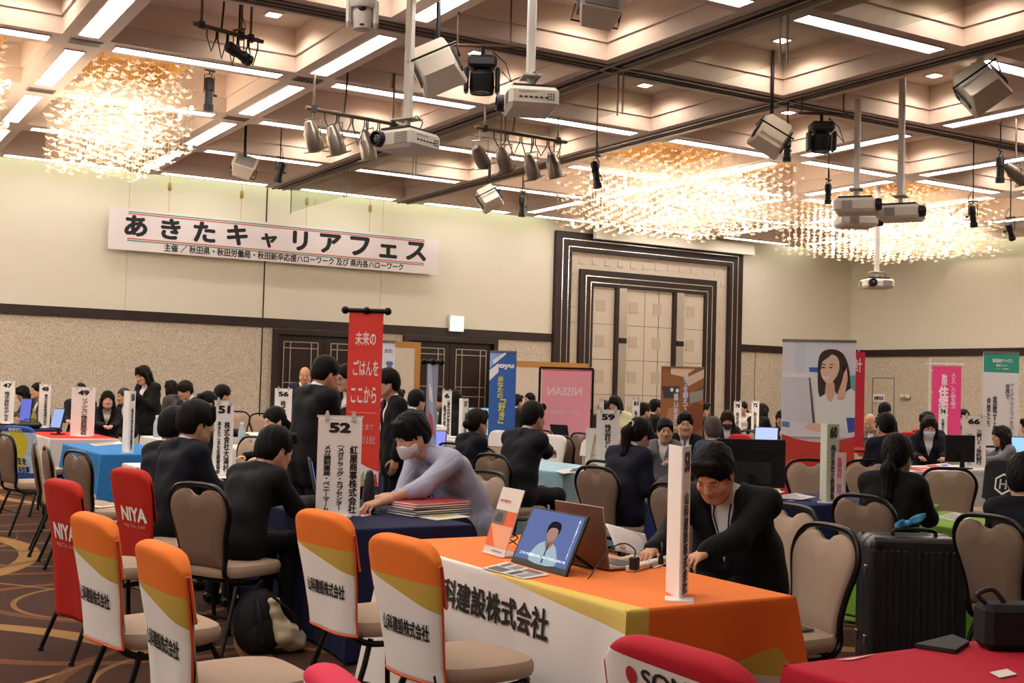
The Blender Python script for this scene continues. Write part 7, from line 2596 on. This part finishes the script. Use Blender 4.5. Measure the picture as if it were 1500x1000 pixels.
    if tie:
        m = MB(); a0 = nck + fw * .065 * B - up * .01; a1 = chs + fw * .105 * B - up * .10 * B
        m.tube([a0, a0 - up * .03, (a0 + a1) / 2 + fw * .012, a1], [.018, .012, .018, .024], mat('tie_' + tie, tie, .6), 6); m.build('tie', root)
    if lanyard:
        m = MB(); b0 = chs + fw * .130 * B - up * .12 * B
        for q in (-1, 1): m.tube([nck + np.array((q * .05 * B, 0, .01)) + fw * .01, chs + np.array((q * .045 * B, 0, .05)) + fw * .124 * B, b0 + np.array((q * .012, 0, 0))], .004, mat('lanyard_' + lanyard, lanyard, .6), 6)
        m.box(tuple(b0 + fw * .012 - up * .04), (.06, .006, .085), PAPER); m.build('lanyard', root)
    return root


def striped_cloth(c):
    name = 'striped_' + c
    if name in _mats: return _mats[name]
    m, nt, b = node_mat(name)
    b.inputs['Roughness'].default_value = .75
    tc = nt.nodes.new('ShaderNodeTexCoord'); wv = nt.nodes.new('ShaderNodeTexWave'); wv.inputs['Scale'].default_value = 14; wv.inputs['Distortion'].default_value = 1.0
    nt.links.new(tc.outputs['Object'], wv.inputs[0])
    mx = nt.nodes.new('ShaderNodeMix'); mx.data_type = 'RGBA'; cc = lin(c)
    mx.inputs[6].default_value = cc; mx.inputs[7].default_value = tuple(v * .82 for v in cc[:3]) + (1,)
    nt.links.new(wv.outputs[1], mx.inputs[0]); nt.links.new(mx.outputs[2], b.inputs['Base Color'])
    _mats[name] = m
    return m


NV, BK, CH_ = '1c1f30', '15151a', '2a2b32'
# nearest booth and its neighbours
person('big man in a black suit looking down over the orange table', 1034, 657, 3.60, 202, 'short', top='0d0d11', lean=24, hp=40, hy=4, hands=((956, 806, 3.40), ('w', 3.43, 4.10, .748)), w=1.28, skincol='c99778', lanyard='23242c', open_v=.078, curl=.55)
person('man in a dark navy suit with his back to us, beside the red chair cover', 291, 588, 2.28, 14, 'fluffy', '17120f', top='12151f', lean=8, hp=10, hy=-12, hands='table', w=1.08, face_parts=False)
person('young man in a black suit, back to us, left of the number 52 sign', 408, 625, 2.46, 26, 'short', '120f0e', top='0b0b0e', lean=26, hp=20, hy=-10, hands='table', w=1.05, face_parts=False)
person('masked man in a pale striped shirt leaning on the navy table with bare forearms', 594, 608, 3.32, 186, 'fluffy', '131010', top='aeb0c6', lean=40, hp=26, hands=(('z', 566, 728, .775), ('z', 560, 734, .775)), bare=True, striped=True, mask='dcd8dc', w=1.02, skincol='cb9c80', curl=.8, shirt='aeb0c6')
person('woman with a low hair bun in a navy jacket, sitting side on', 700, 598, 5.5, 6, 'bun', '2a1c15', top='11141f', lean=5, hp=4, hands='lap', female=True, shirt='2c3a78')
person('man in a dark suit folding his hands on the pale blue table', 782, 587, 5.5, 12, 'short', '1a1512', top='14161e', lean=14, hp=6, hands=((822, 678, 6.22), (828, 680, 6.25)), w=1.1, curl=.7)
person('woman with a ponytail in a navy jacket bowing her head, beside the number 59 sign', 944, 615, 5.55, 10, 'pony', '18120f', top='151728', lean=10, hp=30, hands='lap', female=True, skirt=True)
person('woman in a grey suit and white blouse facing left behind the ponytail woman', 972, 612, 7.75, 215, 'lowpony', '1d1512', top='6c6a6e', lean=8, hp=6, hy=25, hands='table', female=True, shirt='e0dad4')
person('young man in a dark suit and tie beside the woman in grey', 1004, 603, 8.5, 232, 'short', '14100e', top='121319', lean=4, hp=6, hands='table', tie='5a607c')
person('grey haired person with their back to us, just behind the big man', 1044, 610, 8.1, 62, 'short', '6d6259', top='3f4a58', lean=6, hp=6, hands='table', face_parts=False)
person('woman in black with a long ponytail at the lime green table', 1316, 635, 5.68, 24, 'lowpony', '1c1411', top='0c0c0f', lean=6, hp=12, hands='table', female=True, mask='e2ddd8', shirt='17181c')
person('person in a dark suit cut by the right edge of the photo', 1502, 684, 5.62, 30, 'short', '15110f', top='101118', lean=10, hp=10, hands='table', face_parts=False)
# right hand background
person('masked woman with long dark hair in a navy jacket at the red and white table', 1362, 610, 11.9, 228, 'long', '2a1a18', top='111420', lean=8, hp=22, hands='table', female=True, mask='c8d4e0')
person('man in a navy jacket, back to us, left of the masked long haired woman', 1298, 604, 9.7, 62, 'short', '14100f', top='161a2a', lean=6, hp=6, hands='table', mask='dfe0e2', knit=True, shirt='8c2a2c')
person('man in black near the right wall below the white notice', 1297, 589, 15.0, 10, 'crew', '14100f', top='1a1a1e', lean=10, hp=10, hands='table', mask='e2e0de')
person('bald person half hidden beside the dark red flag', 1273, 606, 14.0, 200, 'ring', '4a403a', top='8c8078', lean=10, hp=20, hands='table', face_parts=False)
person('woman with brown hair in a grey suit right of the number 66 sign', 1466, 626, 12.5, 150, 'long', '2c1a14', top='7a7a84', lean=8, hp=6, hands='table', female=True, face_parts=False)
person('dark haired person hidden behind the masked long haired woman', 1357, 604, 13.6, 190, 'fluffy', '120f0e', top='1d1e24', lean=10, hp=14, hands='table')
person('person in a pale blue shirt right of the pink flag', 1410, 600, 16.8, 190, 'fluffy', '120f0e', top='6f86b4', lean=6, hp=8, hands='table', bare=True, collar=False, mask='e4e2e0')
person('person in a grey shirt at the far right edge beside the glowing monitor', 1506, 610, 13.6, 120, 'short', '15110f', top='8d8a92', lean=14, hp=16, hands='table', bare=True, collar=False, face_parts=False)
# left hand background
person('woman with black hair looking at us with folded arms at the red topped table', 158, 572, 3.95, 262, 'long', '17100f', top='0d0d11', lean=12, hp=4, hands='table', female=True, handx=.05, shirt='cfc4be', skincol='cfa188')
person('standing woman with long black hair in a black suit, looking down', 207, 536, 4.15, 205, 'long', '120d0c', top='0b0b0e', pose='stand', lean=6, hp=22, hands='hold', female=True, skincol='cfa188')
person('grey haired man right behind the woman looking at us', 181, 568, 4.75, 205, 'crew', '5c524b', top='1c1c22', lean=8, hp=8, hands='table')
person('man whose dark hair shows above the number 49 sign', 118, 561, 3.95, 250, 'crew', '17110f', top='1d1e26', lean=6, hp=8, hands='table')
person('man in profile looking left beyond the number 48 sign', 56, 560, 0, 195, 'crew', '17110f', top='4a3c3a', lean=4, hp=2, hands='table', d=19.2)
person('woman with dark hair in a grey brown jacket bending to the left', 30, 566, 0, 190, 'bob', '140f0e', top='4b403e', lean=24, hp=24, hands='table', female=True, d=20.3)
person('long haired woman in a grey jacket turned away, behind the bushy haired man', 250, 557, 5.6, 130, 'long', '1c1411', top='4a4846', lean=6, hp=8, hands='table', female=True, face_parts=False)
person('man with bushy hair looking down behind the thin blue table sign', 268, 559, 5.0, 200, 'fluffy', '1f1613', top='2a2c3a', lean=12, hp=22, hands='table')
person('man with spiky dark hair left of the number 51 sign', 302, 573, 4.3, 190, 'short', '17110f', top='1d1e26', lean=10, hp=12, hands='table')
person('dark haired man looking right, above the number 51 sign', 328, 563, 4.9, 5, 'crew', '17110f', top='1d2030', lean=8, hp=8, hands='table')
person('second suited man almost hidden left of the man in the navy suit', 262, 598, 2.35, 20, 'fluffy', '15100e', top='0f1015', lean=10, hp=12, hands='table', face_parts=False)
person('woman with black hair looking down to the left, behind the black suited young man', 399, 596, 3.85, 192, 'lowpony', '120e0d', top='0e0e12', lean=10, hp=18, hands='table', female=True, skincol='d2a68e')
person('bald man with black glasses in a pale shirt left of the number 52 sign', 470, 602, 3.9, 192, None, top='a9a8c0', lean=8, hp=6, hands='table', bare=True, striped=True, glasses=True, skincol='c99a7c', shirt='a9a8c0')
person('person in a cream cardigan, seen only below the neck behind the standing man', 462, 578, 5.6, 190, 'bob', '15100e', top='c4bfa4', lean=10, hp=8, hands='table', female=True, bare=True, collar=False)
person('tall standing man in a black suit in profile, left of the red banner', 483, 522, 3.62, 12, 'crew', '15100e', top='0b0b0e', pose='stand', lean=5, hp=18, hands='hold', w=1.06, skincol='c4937a')
person('standing man with glasses facing the tall man, left of the red banner', 505, 533, 4.7, 195, 'crew', '15100e', top='1c1d24', pose='stand', lean=4, hp=14, hands='hold', glasses=True)
person('standing man in a black suit mostly hidden by the red banner', 566, 539, 4.6, 170, 'short', '15100e', top='0b0b0e', pose='stand', lean=4, hp=8, hands='down', face_parts=False)
person('bald elderly man in a navy jacket standing before the dark double door', 447, 537, 0, 250, 'ring', '8a8078', top='20233a', pose='stand', lean=3, hp=10, hands='down', d=18.6, lanyard='d8d8dc', skincol='c08c6c')
# middle background
person('man in a dark suit looking right, behind the masked man', 612, 571, 6.9, 10, 'fluffy', '17110f', top='1e2028', lean=6, hp=6, hands='table')
person('person in a white shirt right of the red banner', 583, 568, 7.4, 20, 'short', '17110f', top='d0ccd0', lean=6, hp=8, hands='table', bare=True, collar=False)
person('person in a black top, back to us, left of the pale screen', 668, 571, 9.2, 62, 'bob', '120e0d', top='141416', lean=8, hp=6, hands='table', knit=True, face_parts=False)
person('person in a green top behind the edge-on banner', 641, 576, 9.4, 200, 'short', '17110f', top='6f8c6a', lean=8, hp=8, hands='table', knit=True)
person('man in profile looking left just right of the blue upright banner', 776, 575, 12.2, 190, 'crew', '17110f', top='2a2a30', lean=6, hp=4, hands='table')
person('person half hidden by the right edge of the blue upright banner', 758, 577, 11.4, 10, 'short', '17110f', top='2a2a30', lean=6, hp=4, hands='table', face_parts=False)
person('woman in a dark jacket looking at a laptop in front of the pink banner', 853, 585, 10.75, 192, 'lowpony', '1f1512', top='2a2628', lean=8, hp=16, hands='table', female=True)
person('person in a pale yellow cardigan right of the pink banner', 900, 580, 11.0, 200, 'bob', '17110f', top='d6d2a6', lean=8, hp=16, hands='table', female=True, knit=True)
person('dark haired person beside the pale yellow cardigan', 886, 586, 12.2, 20, 'short', '17110f', top='3a3c44', lean=6, hp=8, hands='table', face_parts=False)
person('young man looking right, left of the wooden photo banner', 944, 589, 11.6, 352, 'short', '15100e', top='1c1e26', lean=4, hp=4, hands='table')
person('second young man looking right, touching the wooden photo banner', 961, 584, 12.3, 352, 'short', '15100e', top='1c1e26', lean=4, hp=4, hands='table')
person('person half hidden by the right edge of the wooden photo banner', 1031, 588, 13.4, 350, 'short', '17110f', top='24262e', lean=4, hp=8, hands='table', face_parts=False)
person('masked woman with a brown bob looking down, right of the grey haired person', 1066, 602, 11.3, 232, 'bob', '3a261c', top='22242e', lean=10, hp=20, hands='table', female=True, mask='2a2c30')
person('dark haired woman between the two small far signs', 1088, 588, 16.4, 200, 'lowpony', '17110f', top='dcd6d2', lean=8, hp=10, hands='table', female=True, bare=True, collar=False)
person('person in black bending down right of the small far signs', 1119, 592, 15.4, 10, 'bob', '120e0d', top='0b0b0e', lean=20, hp=20, hands='table', face_parts=False)
person('dark haired person at the left edge of the large photo banner', 1146, 601, 13.0, 190, 'bob', '1a1310', top='3a3a42', lean=8, hp=10, hands='table', female=True)

# chairs that are mostly hidden under the people sitting on them
def own_chair(key, label):
    for q in PEOPLE:
        if q[0].startswith(key):
            copy_thing(_chair, (q[3][0], q[3][1], 0), next(o.rotation_euler[2] for o in bpy.data.objects if o.get('label') == q[0]), label, 'banquet chairs round the booths')


own_chair('man in a dark suit folding', 'beige banquet chair under the man folding his hands')
own_chair('woman with a ponytail in a navy', 'beige banquet chair under the ponytail woman beside the number 59 sign')

# the cream tote bag's cloth, slumped against the backpack
ts = Solid((-.16, -.14, 0), (.26, .14, .36), .008)
ts.cap((-.05, 0, .30), (-.03, 0, .24), .030, .022, .02); ts.cap((-.03, 0, .24), (.03, 0, .12), .026, .050, .03)
ts.cap((.03, 0, .12), (.12, .0, .07), .055, .062, .04); ts.cap((.12, .02, .07), (.17, .03, .05), .060, .045, .03)
ts.ell((-.052, -.02, .325), (.026, .03, .022), .012, 'sub')
Xt, Yt, Zt = ts.grid()
ts.D += (.006 * np.sin(Xt * 42 + Zt * 60) * np.sin(Yt * 50 + Zt * 30)).astype(np.float32)
V, F = ts.mesh(); V = relax(V, F, 2, .4)
put('canvas', raw_mesh('canvas', V, F, [TOTE]), TOTE_AT)
